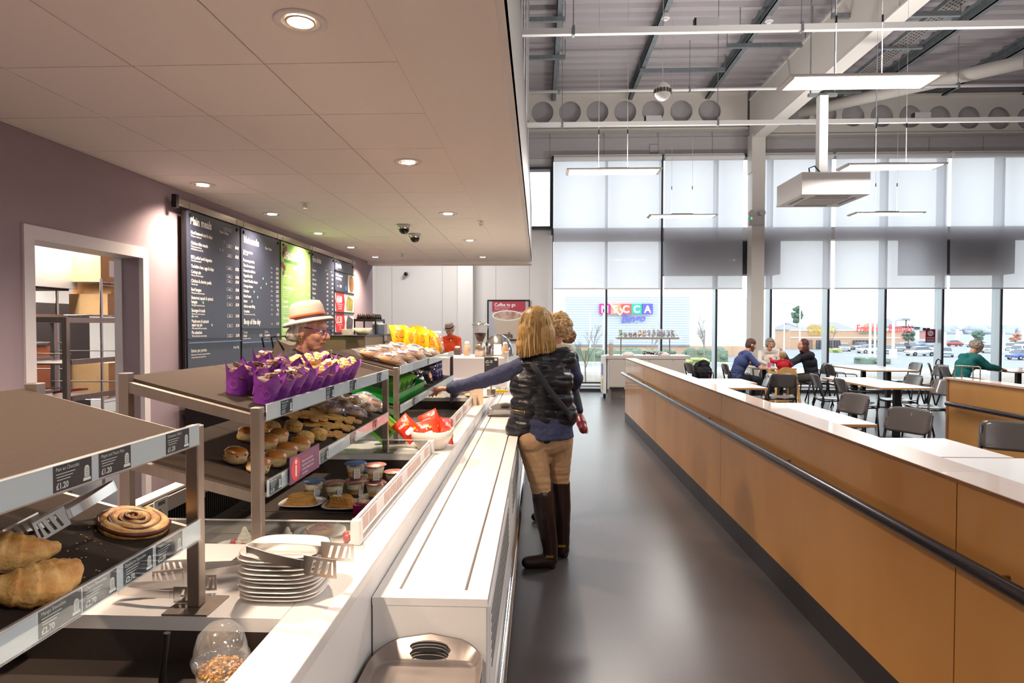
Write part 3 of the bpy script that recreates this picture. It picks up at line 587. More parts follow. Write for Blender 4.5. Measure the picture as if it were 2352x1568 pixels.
hedge(1566, 1622, 821, 838, 0.8, 'low lime green hedge outside left of the backpack chair', LIME, 4)
hedge(1972, 2035, 820, 835, 1.2, 'low green hedge outside behind the empty tables', HEDGE, 5)
hedge(1904, 1926, 799, 809, 1.5, 'low planted strip in front of the white parked car', LIME, 6)
m = MB(); rnd = random.Random(3)
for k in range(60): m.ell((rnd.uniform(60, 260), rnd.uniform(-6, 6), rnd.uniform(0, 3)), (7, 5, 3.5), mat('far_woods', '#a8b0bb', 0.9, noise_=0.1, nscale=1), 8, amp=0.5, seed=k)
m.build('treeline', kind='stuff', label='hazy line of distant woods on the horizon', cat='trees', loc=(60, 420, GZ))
# parked cars: one built with its parts, the rest copied
def car_mat(c): return mat('car_paint_'+c[1:], c, 0.2, 0.2, coat=0.5)
def make_car(label, c):
    t = thing('parked_car', label, 'car', (0, 0, 0), 0, 'parked cars outside'); m = MB()
    sec = [(-2.1, 0.35, 0.62, 0.75), (-1.9, 0.3, 0.82, 0.85), (-1.0, 0.28, 0.92, 0.88), (0.9, 0.28, 0.95, 0.88), (1.9, 0.3, 0.85, 0.85), (2.1, 0.38, 0.65, 0.75)]
    vs = []
    for x, z0, z1, w in sec: vs += [(x, -w, z0), (x, -w, z1-0.12), (x, -w*0.9, z1), (x, w*0.9, z1), (x, w, z1-0.12), (x, w, z0)]
    fs = [(i*6+k, i*6+(k+1) % 6, (i+1)*6+(k+1) % 6, (i+1)*6+k) for i in range(5) for k in range(6)]+[(0, 1, 2, 3, 4, 5), (35, 34, 33, 32, 31, 30)]
    m.add(vs, fs, c, True); m.build('car_body', t); m = MB()
    vs = [(-1.35, -0.76, 0.9), (-0.75, -0.6, 1.42), (0.75, -0.6, 1.45), (1.65, -0.74, 0.92)]; vs += [(x, -y, z) for x, y, z in vs]
    m.add(vs, [(0, 1, 2, 3), (7, 6, 5, 4), (0, 4, 5, 1), (2, 6, 7, 3)], mat('car_window', '#5d6672', 0.1, 0.2)); m.add([(-0.75, -0.6, 1.42), (0.75, -0.6, 1.45), (0.75, 0.6, 1.45), (-0.75, 0.6, 1.42), (-0.72, -0.58, 1.46), (0.72, -0.58, 1.49), (0.72, 0.58, 1.49), (-0.72, 0.58, 1.46)], [(0, 1, 5, 4), (1, 2, 6, 5), (2, 3, 7, 6), (3, 0, 4, 7), (4, 5, 6, 7)], c); m.build('cabin', t)
    for x in (-1.3, 1.35):
        for y in (-0.8, 0.8): m = MB(); m.cyl((x, y-0.1, 0.32), (x, y+0.1, 0.32), 0.32, BLACK, 14); m.cyl((x, y-0.11, 0.32), (x, y+0.11, 0.32), 0.18, CHROME, 10); m.build('wheel', t)
    return t
cars = [(1886, 800, 70, '#c8ccd2', 'silver car half behind the window post by the yellow sign'), (1913, 799, 80, '#8d7f90', 'mauve car parked by the fenced bay'), (1939, 806, 250, '#f2f4f6', 'white car facing the camera in front of the restaurants'), (1977, 803, 20, '#b4b8c0', 'silver car under the red restaurant sign'), (1996, 811, 10, '#eef0f3', 'white car behind the flagpoles'), (2021, 806, 80, '#c65a60', 'red car partly behind a window post'), (2046, 812, 240, '#aab2bc', 'grey car just right of the third window post'), (2066, 806, 245, '#d4d8de', 'silver car left of the dark estate car'), (2090, 804, 265, '#3d4658', 'dark blue estate car right of the thick white pole'), (2112, 817, 5, '#f4f4f2', 'white saloon car nearest the window in the middle of the car park'), (2143, 809, 15, '#eef2f6', 'white car below the no smoking sticker'), (2125, 797, 10, '#7c93c4', 'blue car beside the sticker'), (2172, 819, 60, '#a9c4de', 'pale blue car left of the green sweater'), (2188, 795, 0, '#c24a50', 'red car above the green shoulder'), (2270, 810, 240, '#eceef0', 'white van like car right of the curly hair'), (2318, 804, 240, '#e4e7ea', 'white car left of the rusty tree'), (2336, 813, 230, '#f0f0ee', 'nearer white car at right edge'), (2350, 826, 10, '#5a6ec0', 'blue car at the far right edge'), (2347, 799, 10, '#d8dce2', 'silver car behind the white ones at right'), (2243, 797, 0, '#ccd0d8', 'distant silver car right of the curly hair')]
proto = make_car(cars[0][4], car_mat(cars[0][3]))
for i, (px, py, rz, c, lb) in enumerate(cars):
    p = g(px, py)
    if i == 0: proto.location = (p.x, p.y, GZ); proto.rotation_euler = (0, 0, radians(rz)); continue
    r = dup(proto, (p.x, p.y, GZ), radians(rz), lb); mt = car_mat(c)
    for ch in r.children:
        if ch.name.startswith(('car_body', 'cabin')):
            ch.data = ch.data.copy(); ch.data.materials[len(ch.data.materials)-1] = mt
# poles
for px, pt, pb, y, r, lb in ((1316+70, 718, 822, 30, 0.05, 'white lamp post outside at the first window post'), (1355.5, 716, 826, 29, 0.05, 'white lamp post outside left of the bingo sign'), (1950, 744, 796, 60, 0.08, 'white flagpole between the two restaurant names'), (1998, 741, 820, 40, 0.08, 'left white flagpole in front of the red name'), (2009, 741, 820, 40, 0.07, 'right white flagpole in front of the red name'), (2051, 730, 822, 36, 0.09, 'thick white pole with a wide foot'), (2170, 762, 797, 62, 0.09, 'white pole left of the curly haired person'), (2199, 756, 790, 80, 0.12, 'white pole above the green sweater'), (2305, 763, 810, 50, 0.07, 'white pole at the right side of the car park'), (2348, 745, 792, 60, 0.09, 'white pole at the right edge')):
    A = g(px, pb); y = A.y; B_ = at(px, pt, Y=y); r *= y/40; m = MB(); m.cyl((0, 0, 0), (0, 0, B_.z-GZ), r, WHITE, 10, r*0.8)
    if px == 2051: m.cyl((0, 0, 0), (0, 0, 1.2), 0.5, WHITE, 14)
    m.build('white_pole', label=lb, cat='pole', group='white poles outside', loc=(A.x, y, GZ))
# exterior sign boxes seen as shade through the blinds
for a, c in ((1519, 1778), (2070, 2302)):
    xa, xb = at(a, 600, Y=YW+0.5).x, at(c, 600, Y=YW+0.5).x; z1, z0 = at(1500, 535, Y=YW+0.5).z, at(1500, 633, Y=YW+0.5).z
    m = MB(); m.b2((xa, -0.268, z0), (xb, 0.3, z1), mat('sign_back', '#3a3444', 0.6)); m.build('facade_sign_box', label='dark back of an outdoor sign box behind the blinds, '+('left of the column' if a < 1600 else 'right of the column'), cat='sign box', loc=(0, YW+0.35, 0))
t = thing('no_smoking_sticker', 'maroon no smoking sticker on the window glass', 'sticker', tuple(at(2137, 771, Y=YW-0.03))); m = MB(); w, h = 0.115, 0.16
m.b2((-w, -0.004, -h), (w, 0, h), mat('maroon_card', '#8c1c48', 0.5)); m.cyl((0, -0.004, 0.06), (0, -0.006, 0.06), 0.075, INK, 24); m.tube([(0.07*cos(a), -0.008, 0.06+0.07*sin(a)) for a in [2*pi*k/20 for k in range(20)]], 0.005, mat('red_ring', '#c8363c', 0.5), 5, closed=True)
m.beam((-0.05, -0.008, 0.11), (0.05, -0.008, 0.01), 0.008, 0.004, MATS['red_ring']); m.box((0, -0.008, 0.06), (0.07, 0.003, 0.012), INKD); m.text('NO SMOKING', 0.036, INK, Matrix.Translation((0, -0.006, -0.06)) @ FY, 'c', 0.02, wmax=0.2)
for k in range(3): m.box((0, -0.006, -0.09-0.02*k), (0.18, 0.001, 0.007), INK)
m.build('printed_card', t)
# tall white canopy edge beyond the bingo hall
m = MB(); P_ = [at(a, c, Y=124) for a, c in ((1700, 699), (1755, 698), (1850, 697), (1902, 690))]
for i in range(3): m.beam(P_[i], P_[i+1], 0.4, 0.15, GREYP)
for px in (1802, 1838): q = at(px, 700, Y=124); m.cyl((q.x, 124, GZ), (q.x, 124, q.z), 0.12, WHITE, 10)
m.build('entrance_canopy', label='thin curved canopy on white posts left of the restaurants', cat='canopy')
# ================================================================ THE SERVING COUNTER
CT = 0.954; CXF = -0.434; CXB = -1.25
WELLM = mat('well_lining', '#4d443f', 0.4, 0.5, noise_=0.05, nscale=60)
t = thing('serving_counter', 'long white serving counter with sunken chilled wells', 'counter', (0, 0, 0)); m = MB()
wells = [(0.35, 1.315), (1.766, 3.06), (3.62, 5.5)]; xw0, xw1 = -1.17, -0.549
m.b2((xw1, 0.1, CT-0.03), (CXF, 9.6, CT), CORIAN, 0.003); m.b2((CXB, 0.1, CT-0.03), (xw0, 9.6, CT), CORIAN)
ys = [0.1]+[v for w in wells for v in w]+[9.6]
for i in range(0, len(ys), 2): m.b2((xw0, ys[i], CT-0.03), (xw1, ys[i+1], CT), CORIAN)
m.build('worktop', t); m = MB()
m.b2((CXF-0.02, 0.1, 0.0), (CXF-0.004, 9.6, CT-0.03), CORIANW); m.b2((CXB+0.02, 0.1, 0.0), (CXB+0.04, 9.6, CT-0.03), CORIANW); m.b2((CXB+0.04, 9.58, 0.0), (CXF-0.02, 9.6, CT-0.03), CORIANW); m.build('carcass', t)
for k, (a, c) in enumerate(wells):
    m = MB(); zf = 0.855; e = 0.006
    m.b2((xw0, a, zf-0.01), (xw1, c, zf), WELLM); m.b2((xw0-e, a, zf), (xw0, c, CT-0.03), WELLM); m.b2((xw1, a, zf), (xw1+e, c, CT-0.03), WELLM); m.b2((xw0, a-e, zf), (xw1, a, CT-0.03), WELLM); m.b2((xw0, c, zf), (xw1, c+e, CT-0.03), WELLM)
    m.b2((xw0, (a+c)/2-0.002, zf), (xw1, (a+c)/2+0.002, zf+0.003), STEEL)
    if k: m.b2((xw0, a+0.38, zf), (xw1, a+0.384, zf+0.004), STEEL)
    m.build('chilled_well', t)
for (a, c) in wells[1:]:
    m = MB(); m.b2((xw0-0.01, a, CT), (xw0+0.005, c, 1.05), mat('vent_panel', '#352e2b', 0.5, 0.4)); n = int((c-a)/0.014)
    for i in range(n): m.b2((xw0+0.005, a+0.014*i, CT-0.06), (xw0+0.009, a+0.014*i+0.007, 1.02), BLACK)
    m.build('louvred_back', t)
    m = MB(); m.b2((xw0-0.07, a, 1.03), (xw0-0.005, c, 1.045), CORIAN); m.b2((xw0-0.01, a, 1.0), (xw0+0.012, c, 1.045), CORIAN); m.build('back_ledge', t)
    for j, yy in enumerate((a+0.08, a+0.3, a+0.62)):
        m = MB(); m.b2((xw0+0.012, yy, 0.985), (xw0+0.014, yy+0.07, 1.05), INK)
        for q in range(9): m.b2((xw0+0.014, yy+0.02+q*0.004, 1.03), (xw0+0.0145, yy+0.022+q*0.004, 1.042), INKD)
        for q in range(4): m.b2((xw0+0.014, yy+0.008, 0.995+q*0.007), (xw0+0.0145, yy+0.05-0.006*q, 0.998+q*0.007), INKD)
        m.build('shelf_label', t)
# guard rails round wells 2 and 3
TAGP = mat('pale_pink_tag', '#d9bdb2', 0.6)
def guard(a, c, label):
    t = thing('glass_guard', label, 'glass guard', (0, 0, CT))
    for y in (a, c-0.03): m = MB(); m.b2((-0.535, y, 0), (-0.505, y+0.03, 0.072), CORIAN, 0.004); m.build('end_block', t)
    m = MB(); m.b2((-0.532, a+0.03, 0.062), (-0.524, c-0.03, 0.07), CORIAN); m.b2((-0.53, a+0.03, 0.0), (-0.526, c-0.03, 0.062), GLASS); m.b2((-0.53, a+0.03, 0), (-0.505, c-0.03, 0.008), CORIAN); m.build('front_pane', t)
    m = MB(); m.b2((-0.523, a+0.03, 0.016), (-0.520, c-0.03, 0.062), mat('holder_white', '#efe8e4', 0.3)); m.build('label_holder', t)
    n = int((c-a-0.1)/0.095)
    for i in range(n):
        if i % 4 == 2: continue
        y = a+0.06+0.095*i; m = MB(); m.b2((-0.5195, y, 0.02), (-0.519, y+0.08, 0.06), TAGP); m.text('£1.%d5' % (2+i % 6), 0.014, INK, Matrix.Translation((-0.519, y+0.006, 0.024)) @ FX); m.build('price_tag', t)
    for y in (a, c-0.006): m = MB(); m.b2((-1.16, y, 0), (-0.535, y+0.006, 0.068), GLASS); m.b2((-1.16, y, 0.068), (-0.535, y+0.006, 0.071), CORIAN); m.build('end_pane', t)
guard(1.766, 3.06, 'low glass guard with price labels around the dessert well')
guard(3.62, 5.5, 'low glass guard around the sandwich well beyond the red crisps bowl')
# tray rail
t = thing('tray_slide', 'white tray slide with two long slots along the counter front', 'tray slide', (0, 0, 0)); m = MB(); TZ = 0.869
sl = [(-0.375, -0.367), (-0.197, -0.189)]; xs_ = [-0.434, sl[0][0], sl[0][1], sl[1][0], sl[1][1], -0.13]; y0, y1, ye = 1.625, 1.68, 9.3
m.b2((xs_[0], y0, TZ-0.02), (xs_[5], y1, TZ), CORIAN); m.b2((xs_[0], ye, TZ-0.02), (xs_[5], 9.5, TZ), CORIAN)
for i in (0, 2, 4): m.b2((xs_[i], y1, TZ-0.02), (xs_[i+1], ye, TZ), CORIAN)
m.b2((-0.40, y1+0.001, TZ-0.026), (-0.165, ye-0.001, TZ-0.0201), STEEL); m.build('top', t)
m = MB(); m.b2((-0.433, 1.626, 0.08), (-0.134, 1.679, TZ-0.0202), CORIAN); m.b2((-0.433, 1.6795, 0.08), (-0.139, 9.5, TZ-0.0265), CORIANW); m.b2((-0.433, 0.2, 0.08), (-0.139, 1.6255, 0.55), CORIANW); m.build('front_panel', t)
for a in (1.78, 3.3, 4.9, 6.6):
    m = MB(); m.b2((-0.14, a, 0.56), (-0.134, a+1.15, 0.78), CORIANW)
    for i in range(7): m.b2((-0.134, a+0.04, 0.585+0.026*i), (-0.1325, a+1.1, 0.593+0.026*i), BLACK)
    m.build('vent_grille', t)
m = MB(); m.b2((-0.14, 0.2, 0.395), (-0.118, 9.5, 0.46), CHROME, 0.004); m.cyl((-0.122, 0.2, 0.43), (-0.122, 9.5, 0.43), 0.022, CHROME, 14); m.build('bumper_rail', t)
m = MB(); m.b2((-0.43, 0.2, 0), (-0.16, 9.5, 0.08), DARK); m.build('plinth', t)
# ---------------------------------------------------------------- shelf stands
SL = 0.253; TILT = math.atan(SL)
MATT = mat('baking_mat', '#3a302a', 0.8, spec=0.15, noise_=0.1, nscale=250, bump=0.05, bscale=500)
STRIP = mat('label_strip_backing', '#e8e8f6', 0.3, coat=0.4)
MAROON = mat('maroon_tag', '#6b2f45', 0.45)
def shelf_pt(px, py, zf):
    """point on the sloping shelf whose front edge is at height zf"""
    d = CR*((px-1176)/F) - CU*((py-784)/F) + CF
    t = (zf - SL*0.76 - CP.z)/(d.z + SL*d.x); return CP + d*t
def sh(X, Y, zf, up=0): return (X, Y, zf+(-0.76-X)*SL+up)
def bread_icon(m, M):
    m.prism([(-0.0055, 0.006), (0.0055, 0.006), (0.0055, 0.019)]+[(0.0055*cos(a), 0.019+0.006*sin(a)) for a in (0.5, 1.0, 1.57, 2.1, 2.6)]+[(-0.0055, 0.019)], 0.0005, INK, M)
    for q in range(4): m.prism([(-0.0035, 0.0085+0.0035*q), (0.0035, 0.0085+0.0035*q), (0.0035, 0.0093+0.0035*q), (-0.0035, 0.0093+0.0035*q)], 0.0008, NAVY, M)
    m.prism([(-0.009, 0), (0.009, 0), (0.008, 0.005), (-0.008, 0.005)], 0.0006, INK, M)
def stand(y0, y1, label, tags):
    t = thing('shelf_stand', label, 'shelf stand', (0, 0, CT))
    for x, ztop in ((-0.762, 1.36), (-1.127, 1.452)):
        for y in (y0, y1): m = MB(); m.b2((x-0.014, y-0.014, 0.004), (x+0.014, y+0.014, ztop-CT), STEEL, 0.002); m.build('post', t); m = MB(); m.b2((x-0.05, y-0.05, 0), (x+0.05, y+0.05, 0.004), STEEL); m.build('base_plate', t)
    for zf in (1.345, 1.135):
        f = MB(M=Matrix.Translation((0, 0, -CT)))
        for y in (y0, y1): f.beam((-0.762, y, zf-0.022), (-1.127, y, zf-0.022+0.365*SL), 0.02, 0.028, STEEL)
        f.beam((-0.772, y0, zf-0.02), (-0.772, y1, zf-0.02), 0.012, 0.03, STEEL); f.beam((-1.127, y0, zf+0.072), (-1.127, y1, zf+0.072), 0.012, 0.03, STEEL); f.build('frame_rail', t)
        f = MB(M=Matrix.Translation((0, 0, -CT))); A = Vector((-0.752, y0+0.016, zf)); n = 3; L = (y1-y0-0.03)/n
        for k in range(n):
            a = y0+0.015+L*k
            vs = [sh(-0.752, a, zf, -0.012), sh(-1.14, a, zf, -0.012), sh(-1.14, a+L-0.003, zf, -0.012), sh(-0.752, a+L-0.003, zf, -0.012)]; vs += [(x, y, z+0.012) for x, y, z in vs]
            f.add(vs, [(0, 1, 2, 3), (7, 6, 5, 4), (0, 4, 5, 1), (1, 5, 6, 2), (2, 6, 7, 3), (3, 7, 4, 0)], MATT)
        f.build('shelf_mat', t)
        f = MB(M=Matrix.Translation((0, 0, -CT))); f.b2((-0.745, y0+0.016, zf-0.024), (-0.743, y1-0.016, zf+0.02), STRIP); f.b2((-0.7415, y0+0.016, zf-0.024), (-0.7405, y1-0.016, zf+0.02), GLASS); f.b2((-0.748, y0+0.016, zf+0.0195), (-0.739, y1-0.016, zf+0.0215), PLASTIC); f.b2((-0.748, y0+0.016, zf-0.0255), (-0.739, y1-0.016, zf-0.0235), PLASTIC); st = f.build('label_strip', t)
        for (lv, ya, w, nm, pr, c) in tags:
            if abs(lv-zf) > 0.01: continue
            f = MB(M=Matrix.Translation((0, 0, -CT))); f.b2((-0.743, ya, zf-0.0225), (-0.7422, ya+w, zf+0.0185), c); B = Matrix.Translation((-0.7422, ya, zf-0.0225)) @ FX
            f.text(nm, 0.0085, INK, B @ TR(0.005, 0.032, 0), off=0.0003, wmax=w*0.72)
            for q in range(3): f.box((0.005+0.02-0.002*q, 0.027-0.0045*q, 0.0003), (0.04-0.006*q, 0.0012, 0.0002), INK, B)
            f.text(pr, 0.0135, INK, B @ TR(0.005, 0.004, 0), off=0.0003, bold=0.03); bread_icon(f, B @ TR(w-0.012, 0.004, 0.0002)); f.build('price_tag', st)
    return t
Z1, Z2 = 1.345, 1.135
stand(-0.25, 1.367, 'steel two-tier shelf stand nearest the camera with an empty upper mat', [(Z1, .933, .083, 'Pain au Chocolat', '£1.20', NAVY), (Z1, 1.034, .083, 'Maple and Pecan Plait', '£1.20', NAVY), (Z1, 1.227, .083, 'Cinnamon Whirl', '£1.20', NAVY), (Z2, .9, .088, 'Mango Smoothie', '£2.70', NAVY), (Z2, .992, .082, 'Cherry Smoothie', '£2.70', NAVY), (Z2, 1.093, .086, 'Raspberry Smoothie', '£2.70', NAVY), (Z2, 1.19, .09, 'Yogurt Crunch', '£2.00', NAVY)])
tb = stand(1.68, 3.12, 'steel two-tier shelf stand holding muffins above scones', [(Z1, 1.79, .085, 'Chocolate Muffin', '£1.55', NAVY), (Z1, 2.18, .085, 'Toffee Muffin', '£1.55', NAVY), (Z1, 2.46, .085, 'Lemon Muffin', '£1.55', NAVY), (Z1, 2.88, .085, 'Muffin', '£1.55', NAVY), (Z2, 1.71, .08, 'Sultana Scone', '£1.20', NAVY), (Z2, 2.12, .08, 'Plain Scone', '£1.20', NAVY), (Z2, 2.46, .08, 'Gingerbread', '£1.00', MAROON), (Z2, 2.8, .08, 'Cookie', '£1.00', MAROON)])
stand(3.36, 5.54, 'steel two-tier shelf stand holding wrapped loaves and yellow crisps', [(Z1, 4.2, .08, 'Teacake', '£1.10', NAVY), (Z2, 3.7, .08, 'Snacks', '£1.50', MAROON)])
t = thing('allergy_notice', 'purple notice with a red circled i clipped to the scone shelf', 'notice', (-0.733, 1.83, 1.108)); m = MB()
m.b2((-0.002, 0, 0), (0, 0.25, 0.08), mat('purple_notice', '#7d4a70', 0.4)); B = FX; m.cyl((0.0, 0.045, 0.04), (0.0006, 0.045, 0.04), 0.036, mat('coral_red', '#e4525a', 0.5), 28)
m.box((0.045, 0.034, 0.001), (0.01, 0.034, 0.0004), INK, B); m.cyl((0.0006, 0.045, 0.061), (0.0014, 0.045, 0.061), 0.007, INK, 16)
m.text('Allergy advice', 0.013, MATS['coral_red'], B @ TR(0.1, 0.062, 0.0002), off=0.0003)
for q, sx_ in enumerate(('Please be aware that there', 'may be traces of nuts, seeds', 'and other allergens in any of', 'our products.')): m.text(sx_, 0.0105, INK, B @ TR(0.095, 0.048-0.0125*q, 0.0002), off=0.0003, wmax=0.145)
m.build('printed_card', t)
# ---------------------------------------------------------------- food builders
PURP = mat('purple_wrapper', '#722c88', 0.6, noise_=0.25, nscale=30); BROWNIE = mat('chocolate_crumb', '#4a2c20', 0.6, noise_=0.3, nscale=80, bump=0.4, bscale=90); FUDGE = mat('pale_fudge', '#cf9f86', 0.5, noise_=0.1, nscale=60)
YEL = mat('yellow_icing', '#f6da80', 0.5, noise_=0.1, nscale=40, bump=0.2); AMBER = mat('amber_caramel', '#d88a22', 0.35, noise_=0.2, nscale=60)
PLINE = mat('wrapper_print', '#a458a8', 0.6)
def muffin(label, kind):
    t = thing('muffin', label, 'muffin', (0, 0, 0), 0, 'muffins in purple wrappers'); m = MB(); n = 32
    def prof(a, i): return 1
    vs = []; R = 5; rings = [(0.027, 0), (0.03, 0.02), (0.034, 0.04), (0.038, 0.056), (0.042, 0.066)]
    for i, (r, z) in enumerate(rings):
        for k in range(n):
            a = 2*pi*k/n; c = abs(cos(2*a)); top = (0.026*max(0, 1-abs(((a/(pi/2)) % 1)-0.5)*2.6)) if i == 4 else 0
            q = r*(1+0.035*cos(4*a+pi)*(i/4)+0.03*noise.noise(Vector((cos(a)*2, sin(a)*2, i)))); vs.append((q*cos(a)*(1+top*6), q*sin(a)*(1+top*6), z+top*1.25))
    m.add(vs, [(i*n+k, i*n+(k+1) % n, (i+1)*n+(k+1) % n, (i+1)*n+k) for i in range(4) for k in range(n)]+[tuple(range(n-1, -1, -1))], PURP, False)
    for a in (0.4, 2.0, 3.6, 5.2):
        for rr in (0.009, 0.013): m.tube([((0.0345+0.08*rr*sin(q))*cos(a+rr*cos(q)/0.035), (0.0345+0.08*rr*sin(q))*sin(a+rr*cos(q)/0.035), 0.032+rr*sin(q)) for q in [2*pi*j/12 for j in range(12)]], 0.0004, PLINE, 4, closed=True)
    m.build('wrapper', t); m = MB(); rnd = random.Random(len(label))
    if kind == 'choc':
        m.ell((0, 0, 0.058), (0.037, 0.037, 0.02), BROWNIE, 18, amp=0.25, fr=5); m.build('cake', t); m = MB()
        for k in range(3): m.box((0, 0, 0), (0.028, 0.022, 0.012), FUDGE if k != 2 else BROWNIE, TR(rnd.uniform(-.016, .016), rnd.uniform(-.016, .016), 0.079+0.003*k, rnd.uniform(-.5, .5), rnd.uniform(-.4, .4), rnd.uniform(0, 3)), 0.002)
        for k in range(6): a = k; m.tube([(-0.028*cos(a), -0.028*sin(a), 0.084), (0.004, 0, 0.092), (0.028*cos(a), 0.028*sin(a), 0.083)], 0.0009, BROWNIE, 5)
        m.build('topping', t)
    else:
        m.ell((0, 0, 0.058), (0.037, 0.037, 0.02), AMBER, 18, amp=0.25, fr=5); m.build('cake', t); m = MB()
        for k in range(3): m.lathe([(0.03-0.008*k, 0.07+0.008*k), (0.034-0.009*k, 0.075+0.008*k), (0.022-0.007*k, 0.083+0.008*k)], YEL, 16, wob=lambda a, i: 1+0.12*sin(7*a+i)+0.07*sin(3*a))
        m.ell((0, 0, 0.088), (0.013, 0.013, 0.012), YEL, 12, amp=0.2)
        if kind == 'toffee': m.box((0, 0, 0), (0.03, 0.024, 0.006), AMBER, TR(0.01, 0.005, 0.095, 0.4, 0.3, 0.5)); m.box((0, 0, 0), (0.024, 0.02, 0.004), FUDGE, TR(0.01, 0.005, 0.101, 0.4, 0.3, 0.5))
        m.build('topping', t)
    return t
rot_t = lambda rz: (Matrix.Rotation(TILT, 3, 'Y') @ Matrix.Rotation(rz, 3, 'Z')).to_euler()
protos = {k: muffin('', k) for k in ('choc', 'toffee', 'lemon')}; used = set()
mf = [(-.80, 1.80, 'choc', 'brownie topped muffin at the near front corner of the shelf'), (-.80, 1.895, 'choc', 'second brownie topped muffin of the front row, a square of fudge on top'), (-.80, 1.99, 'choc', 'third brownie topped muffin along the label strip'), (-.80, 2.085, 'choc', 'last brownie topped muffin of the front row beside the caramel ones'),
      (-.895, 1.83, 'choc', 'brownie topped muffin standing alone at the back corner of the group'), (-.895, 1.93, 'choc', 'second brownie topped muffin of the middle row'), (-.895, 2.03, 'choc', 'third brownie topped muffin of the middle row'), (-.98, 2.19, 'choc', 'rearmost brownie topped muffin'), (-.895, 2.13, 'choc', 'brownie topped muffin touching the first yellow one'),
      (-.80, 2.20, 'toffee', 'caramel slab muffin next to the brownie ones in front'), (-.80, 2.30, 'toffee', 'second caramel slab muffin in the front row'), (-.80, 2.40, 'lemon', 'yellow iced muffin third from the far end in front'), (-.80, 2.50, 'lemon', 'yellow iced muffin second from the far end in front'), (-.80, 2.60, 'lemon', 'yellow iced muffin at the far end of the front row'),
      (-.895, 2.26, 'lemon', 'yellow iced muffin behind the first caramel one'), (-.895, 2.36, 'lemon', 'yellow iced muffin in the middle of the rear row'), (-.895, 2.46, 'lemon', 'yellow iced muffin second from the end of the rear row'), (-.895, 2.56, 'lemon', 'yellow iced muffin at the end of the rear row')]
for i, (x, y, k, lb) in enumerate(mf):
    l = sh(x, y, Z1, 0.0015); r = rot_t(i*1.1)
    if k in used: dup(protos[k], l, rot=r, label=lb)
    else: used.add(k); p = protos[k]; p.location = l; p.rotation_euler = r; tag(p, lb)
# scones
SC1 = mat('baked_top', '#b8702a', 0.35, col2='#9a5a22', nscale=18, coat=0.2); SC2 = mat('scone_side', '#e2c28c', 0.7, noise_=0.1, nscale=40, bump=0.3, bscale=60); SC3 = mat('crumbly_scone', '#d9b46e', 0.75, col2='#c08a48', nscale=25, bump=0.9, bscale=70); RAIS = mat('raisin', '#4a2418', 0.4)
def scone(label, kind, seed):
    m = MB(); n = 28; rnd = random.Random(seed); prof_ = [(0.0001, 0), (0.022, 0), (0.031, 0.004), (0.034, 0.012), (0.033, 0.024), (0.034, 0.032), (0.03, 0.04), (0.02, 0.045), (0.0001, 0.047)]
    w = lambda a, i: 1+(0.14 if kind == 'crumb' else 0.07)*noise.noise(Vector((cos(a)*1.7+seed*5, sin(a)*1.7, i*0.5)))
    m.lathe(prof_[:6], SC2 if kind != 'crumb' else SC3, n, wob=w); m.lathe(prof_[5:], SC1 if kind != 'crumb' else SC3, n, wob=w)
    o = m.build('scone', label=label, cat='scone', group='scones on the lower shelf')
    if kind == 'fruit':
        r = MB()
        for k in range(6): a = rnd.uniform(0, 6.28); z = rnd.uniform(0.008, 0.034); q = 0.0315*w(a, 3); r.ell((q*cos(a), q*sin(a), z), (0.0035, 0.0035, 0.003), RAIS, 8)
        r.build('raisins', o, kind='stuff')
    return o
sp = {('plain', 1): scone('', 'plain', 1), ('fruit', 2): scone('', 'fruit', 2), ('crumb', 3): scone('', 'crumb', 3)}; us = set()
scs = [(538, 1062, 'fruit', 'glossy brown topped scone with a raisin, left of the steel post'), (590, 1084, 'fruit', 'fruit scone at the front corner behind the steel post'), (628, 1069, 'fruit', 'dark baked fruit scone beside the purple notice'), (655, 1049, 'plain', 'pale sided scone with golden top behind the notice'), (686, 1035, 'plain', 'golden scone just above the top of the notice'), (611, 1031, 'plain', 'smooth brown scone in the middle of the group'), (566, 1012, 'plain', 'pale scone half behind the post at the back left'), (636, 1014, 'plain', 'smooth brown scone in the third row'), (620, 995, 'crumb', 'rough pale scone at the back near the gingerbread'), (671, 991, 'crumb', 'large rough golden scone at the back'), (698, 1018, 'crumb', 'crumbly pale scone in the front row next to the last'), (728, 1010, 'crumb', 'crumbly round scone nearest the gingerbread men')]
for i, (px, py, k, lb) in enumerate(scs):
    p = shelf_pt(px, py, Z2); key = [q for q in sp if q[0] == k][0]; s_ = 1.0 if k != 'crumb' else 0.95; l = (p.x, p.y, p.z+0.001)
    if key in us: dup(sp[key], l, rot=rot_t(i*2.3), label=lb, scale=s_)
    else: us.add(key); o = sp[key]; o.location = l; o.rotation_euler = rot_t(i); o.scale = (s_,)*3; tag(o, lb)
